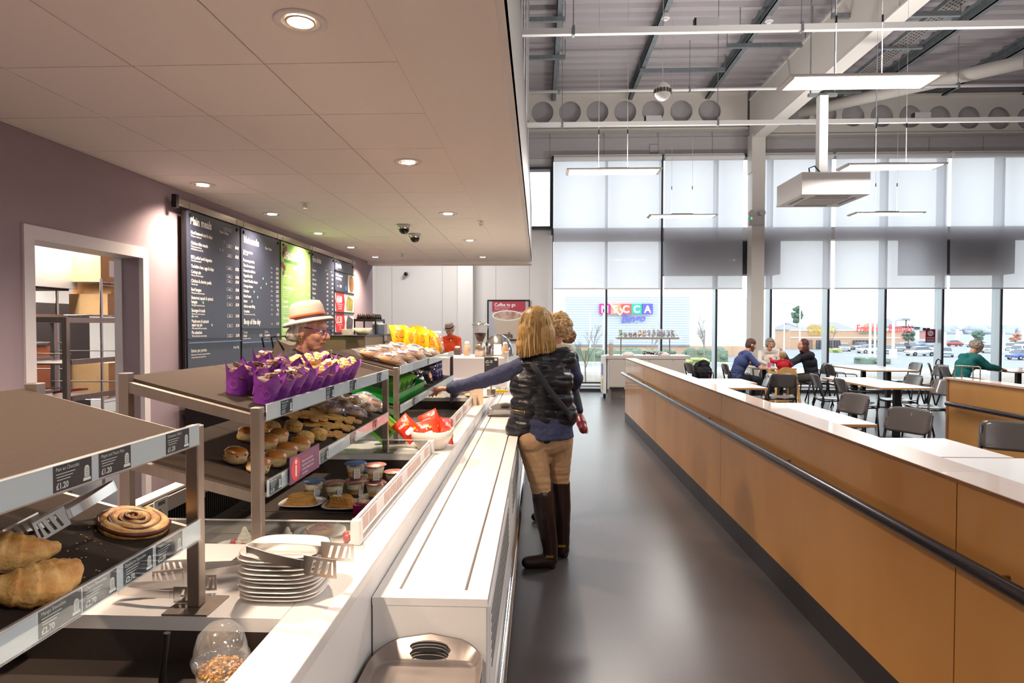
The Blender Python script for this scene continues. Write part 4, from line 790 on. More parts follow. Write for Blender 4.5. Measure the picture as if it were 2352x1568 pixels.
# gingerbread men
GB = mat('gingerbread', '#c99a58', 0.6, noise_=0.08, nscale=60)
half = [(0, 0.062), (0.014, 0.06), (0.023, 0.05), (0.022, 0.038), (0.018, 0.033), (0.032, 0.034), (0.046, 0.034), (0.055, 0.026), (0.054, 0.014), (0.045, 0.007), (0.032, 0.007), (0.027, 0.002), (0.03, -0.012), (0.04, -0.03), (0.044, -0.044), (0.036, -0.055), (0.022, -0.056), (0.011, -0.044), (0, -0.03)]
poly = half+[(-x, y) for x, y in reversed(half[1:-1])]
def ginger(label, c):
    m = MB(); m.prism([(x*1.25, y*1.25) for x, y in poly], 0.007, GB); o = m.build('gingerbread_man', label=label, cat='biscuit', group='gingerbread men on the lower shelf'); r = MB()
    for y in (0.018, 0.002, -0.012): r.ell((0, y*1.2, 0.0075), (0.0055, 0.0045, 0.002), c, 10)
    for x in (-0.006, 0.006): r.ell((x, 0.062, 0.0075), (0.002, 0.002, 0.001), BROWNIE, 8)
    r.tube([(-0.008, 0.054, 0.0075), (0, 0.05, 0.0075), (0.008, 0.054, 0.0075)], 0.0007, BROWNIE, 5); r.build('icing_buttons', o); return o
cy, co = mat('yellow_button', '#f0e020', 0.4), mat('orange_button', '#e8622a', 0.4)
gbp = [ginger('', cy), ginger('', co)]; gl = [(763, 1000, 1, 'lone gingerbread man with an orange button nearest the scones'), (772, 985, 0, 'gingerbread man with yellow buttons in the front row'), (790, 973, 0, 'gingerbread man with yellow buttons at the front beside the wrapped buns'), (735, 978, 1, 'gingerbread man behind the crumbly round scone'), (755, 965, 0, 'gingerbread man with yellow buttons in the middle'), (710, 968, 1, 'gingerbread man with orange buttons behind the rough scones'), (728, 957, 0, 'gingerbread man in the rear row, middle'), (695, 958, 1, 'gingerbread man at the rear next to the last'), (662, 962, 1, 'gingerbread man at the very back left'), (745, 951, 1, 'gingerbread man at the rear against the wrapped buns')]
for i, (px, py, k, lb) in enumerate(gl):
    p = shelf_pt(px, py, Z2); r = (Matrix.Rotation(TILT-0.04, 3, 'Y') @ Matrix.Rotation(-1.2+0.25*sin(i*2), 3, 'Z')).to_euler(); l = (p.x, p.y, p.z+0.002+0.0078*(i % 3))
    if i > 1: dup(gbp[k], l, rot=r, label=lb)
    else: o = gbp[1-i]; o.location = l; o.rotation_euler = r; tag(o, lb)
# bags -------------------------------------------------------------------------
def pillow(m, w, h, d, mt, seed=0, crimp=0.012, amp=0.12, n=14, M=None):
    """sealed bag standing in x (width) z (height), thickness y"""
    for s in (-1, 1):
        vs = []
        for j in range(n+1):
            v = j/n
            for i in range(n+1):
                u = i/n; e = (sin(pi*u)**0.45)*(max(0, sin(pi*min(1, max(0, (v*h-crimp)/(h-2*crimp)))))**0.5)
                q = noise.noise(Vector((u*4+seed, v*5, s*3+seed)))+0.5*noise.noise(Vector((u*9, v*9+seed, s)))
                vs.append((w*(u-0.5)*(1-0.06*sin(pi*v))+0.02*w*q, s*d/2*e*(1+amp*3*q)+0.004*noise.noise(Vector((v*20, seed, 0))), h*v+0.01*h*noise.noise(Vector((u*5, seed, 9)))))
        fs = [(j*(n+1)+i, j*(n+1)+i+1, (j+1)*(n+1)+i+1, (j+1)*(n+1)+i) for j in range(n) for i in range(n)]
        m.add(vs, fs if s < 0 else [tuple(reversed(f)) for f in fs], mt, amp < 0.1, M)
    return m
BUNM = mat('brown_bun', '#a8743e', 0.5, col2='#c99a62', nscale=20); LILAC = mat('lilac_label', '#8d93c8', 0.5)
def wrapped(name, label, cat, group, content, w, h, d, lab=True, film=FILM, seed=1):
    t = thing(name, label, cat, (0, 0, 0), 0, group); m = MB(); content(m); m.build('contents', t); m = MB(); pillow(m, w, h, d, film, seed, 0.012, 0.1, M=Matrix.Translation((0, h/2, d/2)) @ rotm(pi/2, 0, 0)); m.build('wrapping_film', t)
    if lab: m = MB(); m.prism([(-w*0.2, -h*0.16), (w*0.2, -h*0.18), (w*0.22, h*0.12), (-w*0.18, h*0.14)], 0.001, LILAC, TR(0, 0, d*0.93, 0.1, 0.05, 0)); m.box((0, 0, 0), (w*0.18, 0.004, 0.0012), INKD, TR(0, 0, d*0.93+0.0015, 0.1, 0.05, 0)); m.build('paper_label', t)
    return t
wb = wrapped('wrapped_bun', 'film wrapped bun nearest the front label strip', 'bun', 'film wrapped buns on the lower shelf', lambda m: m.ell((0, 0, 0.024), (0.042, 0.034, 0.022), BUNM, 18, amp=0.15), 0.12, 0.1, 0.056)
wl = [(812, 962, 'film wrapped bun nearest the front label strip'), (762, 955, 'film wrapped bun beside the gingerbread men'), (840, 950, 'film wrapped bun at the front near the far post'), (787, 942, 'film wrapped bun in the middle of the heap'), (856, 939, 'film wrapped bun last before the far post'), (733, 940, 'film wrapped bun at the back left of the heap'), (815, 931, 'film wrapped bun at the back, third from the far post'), (770, 926, 'film wrapped bun at the very back left'), (838, 925, 'film wrapped bun at the very back right')]
for i, (px, py, lb) in enumerate(wl):
    p = shelf_pt(px, py, Z2); r = rot_t(0.3+i*0.7)
    if i == 0: wb.location = (p.x, p.y, p.z+0.002); wb.rotation_euler = r
    else: dup(wb, (p.x, p.y, p.z+0.002), rot=r, label=lb)
# cinnamon whirl and croissants on the near stand
DOUGH = mat('pastry_dough', '#e8bd78', 0.55, col2='#bd7a34', nscale=28, bump=0.5, bscale=70); CINN = mat('cinnamon', '#5a2c16', 0.4, noise_=0.2, nscale=60)
p = shelf_pt(300, 1208, Z2); m = MB(); n = 90; o = thing('cinnamon_whirl', 'large coiled cinnamon pastry beside the steel tongs', 'pastry', (p.x, p.y, p.z), 0, rot=rot_t(0.5))
path = lambda k, r0=0.0, q=0.0: [((0.006+0.058*j/n+r0)*cos(2*pi*3.1*j/n+0.6), (0.006+0.058*j/n+r0)*sin(2*pi*3.1*j/n+0.6), 0.014+q-0.006*j/n) for j in range(k)]
m.tube(path(n+1), [0.0115+0.002*sin(j*0.7) for j in range(n+1)], DOUGH, 10); m.lathe([(0.0001, 0.001), (0.05, 0.001), (0.055, 0.008), (0.0001, 0.012)], DOUGH, 24); e = path(n+1)[-1]
m.tube([e, (e[0]+0.012, e[1]-0.03, 0.01), (e[0]+0.004, e[1]-0.05, 0.006)], [0.012, 0.011, 0.006], DOUGH, 8); m.build('dough_coil', o); m = MB(); m.tube(path(n-4, 0.0095, 0.0045), 0.0048, CINN, 6); m.tube(path(26, 0.0, 0.011), 0.004, CINN, 6); m.build('cinnamon_filling', o); o.scale = (1, 1.15, 1)
def croissant(px, py, rz, label, rx=0, up=0.0):
    p = shelf_pt(px, py, Z2); m = MB(); N = 72
    for k in range(9):
        u0 = k/9; pts = []; rs = []
        for j in range(7):
            u = u0+j/6*0.14; a = (u-0.57)*2.1; r = 0.006+0.030*max(0.02, sin(pi*min(1, u*0.88)))**1.7; r *= 0.86+0.2*(j/6); pts.append((0.085*sin(a), 0.085*(1-cos(a))-0.02, 0.032)); rs.append(r)
        m.tube(pts, rs, DOUGH, 14)
    o = link(remesh(m, 0.003, 0), 'croissant', label=label, cat='croissant', group='croissants at the front left'); o.location = (p.x, p.y, p.z+up); o.rotation_euler = (Matrix.Rotation(TILT, 3, 'Y') @ Matrix.Rotation(rz, 3, 'Z') @ Matrix.Rotation(rx, 3, 'X')).to_euler(); return o
croissant(72, 1372, 1.2, 'golden croissant closest to the smoothie price labels'); croissant(5, 1300, 0.5, 'golden croissant behind the front one at the picture edge')
m = MB(); rnd = random.Random(9)
for k in range(70):
    q = shelf_pt(rnd.choice((rnd.gauss(90, 70), rnd.gauss(200, 30), rnd.gauss(470, 40))), rnd.gauss(1270, 40), Z2)
    if -1.1 < q.x < -0.78 and q.y < 1.34: m.box((0, 0, 0), (0.003, 0.002, 0.0012), DOUGH, TR(q.x, q.y, q.z+0.001, 0, TILT, k))
m.build('crumbs', label='pastry crumbs scattered on the near dark mat', cat='crumbs', kind='stuff')
# tongs ------------------------------------------------------------------------
def tongs(label, L=0.23, gap=0.075, mt=None, first=[]):
    t = thing('serving_tongs', label, 'tongs', (0, 0, 0), 0, 'steel serving tongs')
    mt = CHROME2
    for s in (-1, 1):
        m = MB(); N = 14; pts = []
        for j in range(N+1):
            u = j/N; x = L*0.62*u; y = s*(0.010+(gap/2-0.012)*u**1.3+0.006*sin(pi*u)); pts.append((x, y))
        arc = [(-0.008*sin(a), s*0.010*(1-cos(a)) if 0 else s*0.010*sin(a/1.0)) for a in [0]]
        pts = [(-0.010, 0), (-0.009, s*0.006), (-0.005, s*0.0095)]+pts
        for j in range(len(pts)-1):
            (xa, ya), (xb, yb) = pts[j], pts[j+1]; w = 0.0125-0.003*j/len(pts); th = 0.0016
            nx, ny = -(yb-ya), xb-xa; l = sqrt(nx*nx+ny*ny) or 1; nx, ny = nx/l*th, ny/l*th
            vs = [(xa-nx, ya-ny, -w), (xb-nx, yb-ny, -w), (xb-nx, yb-ny, w), (xa-nx, ya-ny, w), (xa+nx, ya+ny, -w), (xb+nx, yb+ny, -w), (xb+nx, yb+ny, w), (xa+nx, ya+ny, w)]
            m.add(vs, [(0, 1, 2, 3), (7, 6, 5, 4), (3, 2, 6, 7), (1, 0, 4, 5)], mt)
        m.build('arm', t)
        m = MB(); x0 = L*0.62; y0_ = s*(gap/2-0.002); th = 0.0012; W = 0.021; B = Matrix.Translation((x0, y0_, 0)) @ rotm(0, 0, s*0.05)
        m.b2((0.0, -th, -0.010), (0.012, th, 0.010), mt, M=B); m.b2((0.01, -th, -W), (0.016, th, W), mt, M=B); m.b2((L*0.38-0.006, -th, -W), (L*0.38, th, W), mt, M=B)
        for z in (-1, 1): m.b2((0.016, -th, z*W), (L*0.38-0.006, th, z*(W-0.006)), mt, M=B)
        for k in range(4):
            xa = 0.016+k*0.0165; sl_ = 0.009; vs = [(xa, -th, -W+0.006), (xa+0.0095, -th, -W+0.006), (xa+0.0095+sl_*(1 if k < 3 else 0.3), -th, W-0.006), (xa+sl_*(1 if k else 0.0), -th, W-0.006)]; vs += [(x, th, z) for x, y, z in vs]
            m.add(vs, [(0, 1, 2, 3), (7, 6, 5, 4), (0, 3, 7, 4), (1, 5, 6, 2)], mt, False, B)
        m.build('slotted_blade', t)
    return t
CHROME2 = mat('tongs_steel', '#e4e0dc', 0.22, 1.0)
TG = tongs('steel tongs lying across the top of the plate stack'); p = at(578, 1262, Z=1.075); TG.location = tuple(p); TG.rotation_euler = (0.08, 0.03, -0.18)
p = at(283, 1352, Z=CT+0.024); dup(TG, tuple(p), rot=(0, 0.0, 0.05), label='steel tongs lying flat on the worktop behind the near post', scale=0.86)
p = at(560, 1300, Z=CT+0.024); dup(TG, tuple(p), rot=(0, 0, radians(196)), label='steel tongs half hidden behind the plate stack', scale=0.86)
p = shelf_pt(255, 1182, Z2)+Vector((0, 0, 0.06)); q = shelf_pt(95, 1232, Z2)+Vector((0, 0, 0.022)); v = q-p; dup(TG, tuple(p), rot=(0.25, -math.asin(v.z/v.length), atan2(v.y, v.x)), label='dark reflecting tongs on the near mat beside the cinnamon whirl', scale=0.9)
# plate stack
def plate(name, label, a, bb, group, mt=CHINA):
    m = MB(); sq = lambda t_, e=0.62: (abs(cos(t_))**e*(1 if cos(t_) > 0 else -1), abs(sin(t_))**e*(1 if sin(t_) > 0 else -1)); n = 40; prof_ = [(0.0, 0.0), (0.55, 0.0), (0.62, 0.002), (0.9, 0.0085), (1.0, 0.0125), (0.985, 0.0145), (0.88, 0.0105), (0.6, 0.0045), (0.0, 0.004)]
    vs = []
    for r, z in prof_:
        for k in range(n): c, s_ = sq(2*pi*k/n); vs.append((max(r, 1e-4)*a*c, max(r, 1e-4)*bb*s_, z))
    m.add(vs, [(i*n+k, i*n+(k+1) % n, (i+1)*n+(k+1) % n, (i+1)*n+k) for i in range(len(prof_)-1) for k in range(n)], mt, True)
    return m.build(name, label=label, cat='plate', group=group)
p = at(655, 1362, Z=CT); P0 = None; ordn = ['bottom', 'second', 'third', 'fourth', 'fifth', 'sixth', 'seventh', 'eighth', 'ninth', 'tenth', 'top']
for k in range(11):
    lb = 'white side plate, topmost of the stack under the tongs' if k == 10 else ('white side plate at the bottom of the stack' if k == 0 else 'white side plate, %s from the bottom of the stack' % ordn[k])
    loc = (p.x+0.003*sin(k*2), p.y+0.003*cos(k*1.7), CT+0.001+0.0098*k)
    if k == 0: P0 = plate('side_plate', lb, 0.095, 0.078, 'side plates stacked on the worktop'); P0.location = loc
    else: dup(P0, loc, 0.03*sin(k*3), lb)
# dessert well ---------------------------------------------------------------
WZ = 0.857
dp = [(695, 1157, 'plate under the apple turnover nearest the notice'), (792, 1162, 'plate under the sugared turnover'), (872, 1147, 'plate half hidden by the guard rail'), (735, 1227, 'plate carrying the red fruit tart'), (820, 1240, 'plate with cream and strawberries at the guard corner'), (562, 1258, 'plate of cream and strawberries at the left'), (660, 1258, 'plate of cream and strawberries in the middle')]
D0_ = None; pos = []
for i, (px, py, lb) in enumerate(dp):
    q = at(px, py, Z=WZ+0.004); pos.append(q)
    if D0_ is None: D0_ = plate('dessert_plate', lb, 0.088, 0.075, 'dessert plates in the chilled well'); D0_.location = (q.x, q.y, WZ+0.001)
    else: dup(D0_, (q.x, q.y, WZ+0.001), 0.1*i, lb)
FLAKE = mat('flaky_pastry', '#c99a56', 0.7, col2='#a87838', nscale=30, bump=0.8, bscale=50, stretch=(1, 1, 6)); SUG = mat('sugared_crust', '#c98f45', 0.8, noise_=0.15, nscale=150, bump=0.8, bscale=120)
for i, (mt, lb, rz) in enumerate(((FLAKE, 'folded flaky apple turnover on the left dessert plate', 0.3), (SUG, 'sugar crusted turnover with flaked almonds', -0.2))):
    m = MB(); n = 20; vs = []
    for j in range(9):
        v = j/8
        for k in range(n+1):
            u = k/n; r = 1-0.12*v; x = (u-0.5)*0.13*r; y = (-0.04+0.085*(1-abs(2*u-1)**1.5)*r) if True else 0; vs.append((x, -0.04+0.0*v, 0))
    tri = [(-0.065, -0.035), (-0.05, -0.045), (0.05, -0.045), (0.066, -0.03), (0.06, 0.0), (0.02, 0.05), (-0.005, 0.055), (-0.05, 0.02)]
    for lay in range(7):
        s_ = 1-0.05*lay+0.03*sin(lay*2.4); m.prism([(x*s_+0.002*sin(lay*3), y*s_) for x, y in tri], 0.0068, mt, TR(0, 0, 0.0055*lay, 0.05*sin(lay), 0.05*cos(lay), 0))
    me = remesh(m, 0.003, 3, disp=lambda c: 0.0012*noise.noise(c*150)); o = link(me, 'turnover', label=lb, cat='pastry', group='turnovers in the chilled well'); o.location = (pos[i].x-0.006, pos[i].y, WZ+0.006); o.rotation_euler = (0, 0, rz)
    if i == 1:
        m = MB()
        for k in range(7): m.cyl((0, 0, 0), (0, 0, 0.001), 0.006, INK, 8, M=TR(-0.03+0.008*(k % 4), -0.02+0.008*(k//3), 0.042, 0.3*sin(k), 0.3*cos(k), k))
        m.build('almond_flakes', o)
TART = mat('tart_crust', '#c98f4c', 0.6, noise_=0.1, nscale=50); BERRY = mat('red_berries', '#a8262c', 0.2, noise_=0.3, nscale=40, coat=0.6)
t = thing('fruit_tart', 'fluted pastry tart filled with glazed red fruit', 'tart', (pos[3].x, pos[3].y, WZ+0.006)); m = MB(); m.lathe([(0.0001, 0), (0.04, 0), (0.049, 0.024), (0.045, 0.024), (0.043, 0.018), (0.0001, 0.018)], TART, 60, wob=lambda a, i: 1+0.02*cos(30*a)); m.build('crust', t); m = MB(); rnd = random.Random(4)
for k in range(34): a = rnd.uniform(0, 6.28); q = 0.037*sqrt(rnd.random()); m.ell((q*cos(a), q*sin(a), 0.02), (0.009, 0.009, 0.007), BERRY, 10, seed=k, amp=0.2)
m.build('berries', t)
CREAM_ = mat('whipped_cream', '#f3e8cf', 0.5); STRAW = mat('strawberry', '#c8242c', 0.3, noise_=0.1, nscale=80)
for i, lb in ((4, 'strawberries and whipped cream at the guard corner'), (5, 'strawberries and whipped cream at the far left of the glass'), (6, 'strawberries and whipped cream behind the tongs')):
    t = thing('strawberry_dessert', lb, 'dessert', (pos[i].x, pos[i].y, WZ+0.007), i, 'strawberry and cream desserts'); m = MB()
    for k in range(5): m.lathe([(0.03-0.0055*k, 0.003+0.011*k), (0.034-0.006*k, 0.009+0.011*k), (0.022-0.0045*k, 0.017+0.011*k)], CREAM_, 24, wob=lambda a, i: 1+0.1*cos(8*a+k*1.2))
    m.ell((0, 0, 0.055), (0.008, 0.008, 0.012), CREAM_, 10); m.build('cream_swirl', t); m = MB()
    for k in range(6): a = k*pi/3; m.ell((0.038*cos(a), 0.038*sin(a), 0.012), (0.014, 0.014, 0.014), STRAW, 12, amp=0.1, seed=k)
    m.build('strawberries', t)
# cheesecake pots
CUSTL = mat('pot_custard', '#f0c34a', 0.4); JAM = mat('pot_jam', '#6b1420', 0.2); LIDB = mat('blue_foil_lid', '#5a78b4', 0.3, 0.3, noise_=0.25, nscale=30); LIDR = mat('red_foil_lid', '#d8b8a8', 0.3, 0.2, col2='#a83c44', nscale=35)
CREAMP = mat('pot_cream', '#eadfba', 0.5)
def pot(label, lid):
    t = thing('dessert_pot', label, 'dessert pot', (0, 0, 0), 0, 'layered dessert pots'); m = MB()
    m.lathe([(0.0001, 0.0015), (0.026, 0.0015), (0.028, 0.02)], JAM, 24, wob=lambda a, i: 1); m.build('fruit_layer', t); m = MB(); m.lathe([(0.028, 0.018), (0.032, 0.038), (0.0345, 0.038)], CUSTL, 24); m.lathe([(0.0325, 0.038), (0.037, 0.058), (0.0001, 0.06)], CREAMP, 24); m.build('custard_layer', t)
    m = MB(); m.lathe([(0.0001, 0.0), (0.028, 0.0), (0.0295, 0.02), (0.034, 0.04), (0.0395, 0.066), (0.046, 0.069), (0.046, 0.071)], PLASTIC, 28); m.build('cup', t)
    m = MB(); m.lathe([(0.0001, 0.0735), (0.044, 0.073), (0.0465, 0.0705)], lid, 28); m.prism([(0.04, -0.01), (0.062, -0.006), (0.062, 0.006), (0.04, 0.01)], 0.0008, lid, Matrix.Translation((0, 0, 0.072))); m.build('foil_lid', t)
    m = MB(); m.quad([(0.033, -0.013, 0.012), (0.033, 0.013, 0.012), (0.041, 0.013, 0.052), (0.041, -0.013, 0.052)], INK)
    for q in range(4): m.quad([(0.0345+0.0015*q, -0.009, 0.018+0.008*q), (0.0345+0.0015*q, 0.009, 0.018+0.008*q), (0.0348+0.0015*q, 0.009, 0.0195+0.008*q), (0.0348+0.0015*q, -0.009, 0.0195+0.008*q)], INKD)
    m.build('side_label', t); return t
pots = [pot('', LIDB), pot('', LIDR)]; uu = set()
for i, (px, py, up, k, lb) in enumerate(((721, 1141, 0, 0, 'blue lidded pot standing behind the apple turnover'), (768, 1146, 0, 1, 'red lidded pot behind the sugared turnover'), (817, 1141, 0, 1, 'red lidded pot under the stacked blue lidded one'), (862, 1146, 0, 1, 'red lidded pot under the stacked red lidded one'), (823, 1112, 0.0745, 0, 'blue lidded pot stacked on another pot'), (871, 1116, 0.0745, 1, 'red lidded pot stacked on another pot'), (905, 1118, 0, 1, 'red lidded pot half hidden by the guard rail'), (845, 1114, 0, 0, 'blue lidded pot behind the stacked ones'))):
    if up: q = at((817, 862)[k], (1141, 1146)[k], Z=WZ+0.001)
    else: q = at(px, py, Z=WZ+0.001)
    l = (q.x, q.y, WZ+0.001+up); r = -0.9+0.3*sin(i)
    if k in uu: dup(pots[k], l, r, lb)
    else: uu.add(k); pots[k].location = l; pots[k].rotation_euler = (0, 0, r); tag(pots[k], lb)
q = at(842, 1190, Z=WZ); m = MB(); m.b2((-0.035, -0.025, 0), (0.035, 0.025, 0.055), mat('plum_carton', '#7a1850', 0.4)); m.b2((-0.036, -0.026, 0.0), (0.036, 0.026, 0.012), mat('lime_tray', '#9ac83c', 0.4)); m.ell((0, 0, 0.056), (0.03, 0.022, 0.016), BROWNIE, 14, amp=0.2)
m.build('dessert_carton', label='plum coloured carton dessert on a lime tray at the guard rail', cat='dessert', loc=(q.x-0.01, q.y, WZ))
# granola pot in the near well
GRAN = mat('granola', '#e2b672', 0.8, col2='#b8782c', nscale=60, bump=1, bscale=120); t = thing('granola_pot', 'clear domed pot of granola yogurt in the nearest well', 'yogurt pot', (-0.603, 1.165, 0.8555)); m = MB()
m.lathe([(0.0001, 0), (0.034, 0), (0.046, 0.08), (0.05, 0.082), (0.051, 0.088)], PLASTIC, 36); m.build('cup', t); m = MB(); m.lathe([(0.051, 0.086), (0.053, 0.094), (0.049, 0.098), (0.047, 0.115), (0.04, 0.14), (0.024, 0.156), (0.0001, 0.16)], PLASTIC, 36); m.build('domed_lid', t)
m = MB(); m.lathe([(0.0001, 0.002), (0.033, 0.002), (0.042, 0.062), (0.0001, 0.066)], CREAM_, 24); m.build('yogurt', t); m = MB(); rnd = random.Random(2)
for k in range(240): a = rnd.uniform(0, 6.28); q = 0.04*sqrt(rnd.random()); m.box((0, 0, 0), (0.006, 0.0045, 0.004), GRAN, TR(q*cos(a), q*sin(a), 0.068+rnd.uniform(0, 0.03)*(1-q/0.05), k, k*2, k*3))
m.build('granola', t, kind='stuff')
m = MB(); m.cyl((0, 0, 0), (0.02, 0, 0.16), 0.006, BLACK, 10); m.build('black_straw', label='black straw leaning in the nearest well', cat='straw', loc=(-0.70, 1.12, 0.8565))
# red crisps bowl
BOWL = mat('cream_bowl', '#efe6da', 0.3, coat=0.3); q = at(990, 1033, Z=CT); BX, BY = -0.545, 3.23
m = MB(); n = 32; sq = lambda a, e: (abs(cos(a))**e*(1 if cos(a) > 0 else -1), abs(sin(a))**e*(1 if sin(a) > 0 else -1)); prof_ = [(0.0001, 0), (0.07, 0), (0.085, 0.006), (0.115, 0.05), (0.128, 0.095), (0.122, 0.096), (0.108, 0.05), (0.08, 0.012), (0.0001, 0.01)]
vs = [];
for r, z in prof_:
    for k in range(n): c, s_ = sq(2*pi*k/n, 0.7); vs.append((r*c*0.85, r*s_, z+(0.008*(1-abs(s_)) if z > 0.09 else 0)))
m.add(vs, [(i*n+k, i*n+(k+1) % n, (i+1)*n+(k+1) % n, (i+1)*n+k) for i in range(len(prof_)-1) for k in range(n)], BOWL, True); m.build('serving_bowl', label='squarish cream bowl filled with red crisp packets', cat='bowl', loc=(BX, BY, CT))
REDB = mat('red_packet', '#d63a1c', 0.3, noise_=0.1, nscale=10, coat=0.3); YELB = mat('yellow_packet', '#e8a60a', 0.3, noise_=0.25, nscale=12, coat=0.3); PURB = mat('purple_packet', '#3a2560', 0.3, noise_=0.3, nscale=15, coat=0.4); SILV = mat('silver_foil', '#c8c8cc', 0.2, 0.9, noise_=0.1, nscale=30)
PINKW = mat('packet_picture', '#e8d8e4', 0.5)
def packet(name, label, group, mt, w, h, d, seed, deco):
    t = thing(name, label, 'crisp packet', (0, 0, 0), 0, group); m = MB(); pillow(m, w, h, d, mt, seed, 0.01, 0.09, 12); m.build('foil_bag', t); m = MB(); deco(m, w, h, d); m.build('printed_front', t); return t
def deco_red(m, w, h, d):
    B = Matrix.Translation((0, -d/2-0.004, 0)) @ FY; m.prism([(w*0.22*cos(a)-w*0.05, h*0.36+h*0.13*sin(a)*(1+0.3*cos(2*a))) for a in [2*pi*k/20 for k in range(20)]], 0.0008, PINKW, B); m.prism([(w*0.08*cos(a)+w*0.22, h*0.3+h*0.05*sin(a)) for a in [2*pi*k/12 for k in range(12)]], 0.0009, YELB, B)
    m.prism([(w*0.07*cos(a)+w*0.12, h*0.6+h*0.05*sin(a)) for a in [2*pi*k/12 for k in range(12)]], 0.0009, YELB, B); m.text('minis', 0.024, INK, B @ TR(-w*0.32, h*0.66, 0, rz=-0.1), bold=0.02)
rp = packet('crisp_packet', 'red packet leaning at the left rim of the bowl', 'red crisp packets in the bowl', REDB, 0.105, 0.135, 0.034, 3, deco_red)
rl = [(-0.075, -0.02, 0.055, (-0.5, -0.75, 0.5), 'red packet leaning at the left rim of the bowl'), (0.01, -0.045, 0.03, (-0.55, -0.3, 0.25), 'red packet at the front of the bowl, picture facing out'), (0.015, 0.05, 0.055, (-0.3, -0.45, 0.1), 'red packet showing its white back at the rear'), (0.075, 0.005, 0.02, (-0.25, 0.25, 1.0), 'red packet standing edgeways at the right rim'), (-0.05, 0.06, 0.02, (-0.9, 0.4, 0.8), 'red packet deep at the back left of the bowl')]
for i, (x, y, z, r, lb) in enumerate(rl):
    if i == 0: rp.location = (BX+x, BY+y, CT+z); rp.rotation_euler = r
    else: dup(rp, (BX+x, BY+y, CT+z), rot=r, label=lb)
# stand C, upper shelf: loaves, croissant bags, yellow crisps
RLO = mat('raisin_loaf', '#d49a44', 0.5, col2='#b87a30', nscale=15); CRO = mat('bagged_croissant', '#dfa868', 0.5, col2='#efd0a0', nscale=14)
def loafc(m):
    m.ell((0, 0, 0.03), (0.04, 0.075, 0.027), RLO, 18, amp=0.12); rnd = random.Random(1)
    for k in range(26): a = rnd.uniform(0, 6.28); th = rnd.uniform(0.1, 1.4); m.ell((0.04*sin(th)*cos(a), 0.075*sin(th)*sin(a), 0.03+0.027*cos(th)), (0.004, 0.005, 0.003), RAIS, 6)
lo = wrapped('wrapped_loaf', '', 'fruit loaf', 'wrapped fruit loaves', loafc, 0.13, 0.2, 0.066)
ll = [(850, 826, 0.35, 'film wrapped fruit loaf at the near left end of the shelf'), (900, 838, 0.2, 'film wrapped fruit loaf nearest the front edge'), (878, 817, 0.4, 'film wrapped fruit loaf behind the first two'), (928, 831, 0.3, 'film wrapped fruit loaf third along the front'), (950, 824, 0.3, 'film wrapped fruit loaf beside the croissant bags'), (905, 812, 0.5, 'film wrapped fruit loaf at the back of the shelf')]
for i, (px, py, rz, lb) in enumerate(ll):
    p = shelf_pt(px, py, Z1); p.x = max(-1.05, min(p.x, -0.85)); 
    if i == 0: lo.location = (p.x, p.y, p.z+0.002); lo.rotation_euler = rot_t(rz-1.2); tag(lo, lb)
    else: dup(lo, (p.x, p.y, p.z+0.002), rot=rot_t(rz-1.2), label=lb)
cb = wrapped('croissant_bag', '', 'croissant', 'bagged croissants', lambda m: [m.ell((0.022*k, 0.01*k*k, 0.028), (0.02, 0.032-0.004*abs(k), 0.026), CRO, 12, amp=0.2, seed=k) for k in (-2, -1, 0, 1, 2)], 0.15, 0.12, 0.06)
m = MB(); m.cyl((0, 0, 0.058), (0, 0, 0.059), 0.017, mat('round_blue_sticker', '#3a8cc8', 0.4), 18); m.cyl((0, 0, 0.059), (0, 0, 0.0595), 0.012, INK, 18); m.build('round_sticker', cb)
for i, (Y, X, rz, lb) in enumerate(((4.48, -0.84, 0.3, 'bagged croissant with a blue sticker at the front edge'), (4.45, -0.99, 1.0, 'bagged croissant with a blue sticker behind the others'), (4.64, -0.92, 0.1, 'bagged croissant in the middle of the heap'), (4.72, -0.80, 2.0, 'bagged croissant closest to the yellow packets'))):
    l = sh(X, Y, Z1, 0.002)
    if i == 0: cb.location = l; cb.rotation_euler = rot_t(rz); tag(cb, lb)
    else: dup(cb, l, rot=rot_t(rz), label=lb)
def deco_y(m, w, h, d):
    B = Matrix.Translation((0, -d/2-0.003, 0)) @ FY; m.prism([(w*0.2*cos(a), h*0.5+h*0.12*sin(a)) for a in [2*pi*k/16 for k in range(16)]], 0.0006, mat('orange_print', '#e87a1c', 0.4), B); m.text('crisps', 0.022, INKD, B @ TR(0, h*0.68, 0), 'c')
yp = packet('crisp_packet', '', 'yellow crisp packets', YELB, 0.1, 0.17, 0.045, 5, deco_y)
yl = [(-1.07, 4.70, 'first'), (-0.99, 4.72, 'second'), (-0.91, 4.76, 'third'), (-0.83, 4.80, 'fourth'), (-1.05, 4.85, 'fifth'), (-0.97, 4.88, 'sixth'), (-0.88, 4.93, 'seventh'), (-0.81, 4.98, 'eighth'), (-1.03, 5.02, 'ninth'), (-0.93, 5.08, 'tenth'), (-0.83, 5.14, 'eleventh'), (-1.06, 5.16, 'twelfth'), (-0.99, 4.60, 'thirteenth'), (-1.07, 4.56, 'fourteenth')]
for i, (x, y, nm) in enumerate(yl):
    l = sh(x, y+0.2, Z1, 0.002); r = (Matrix.Rotation(0.8*sin(i*2.1)+0.5, 3, 'Z') @ Matrix.Rotation(-0.25, 3, 'X') @ Matrix.Rotation(0.18*sin(i*1.7), 3, 'Y')).to_euler(); lb = 'upright yellow crisp packet, %s counting from the croissant bags' % nm
    if i == 0: yp.location = l; yp.rotation_euler = r; tag(yp, lb)
    else: dup(yp, l, rot=r, label=lb)
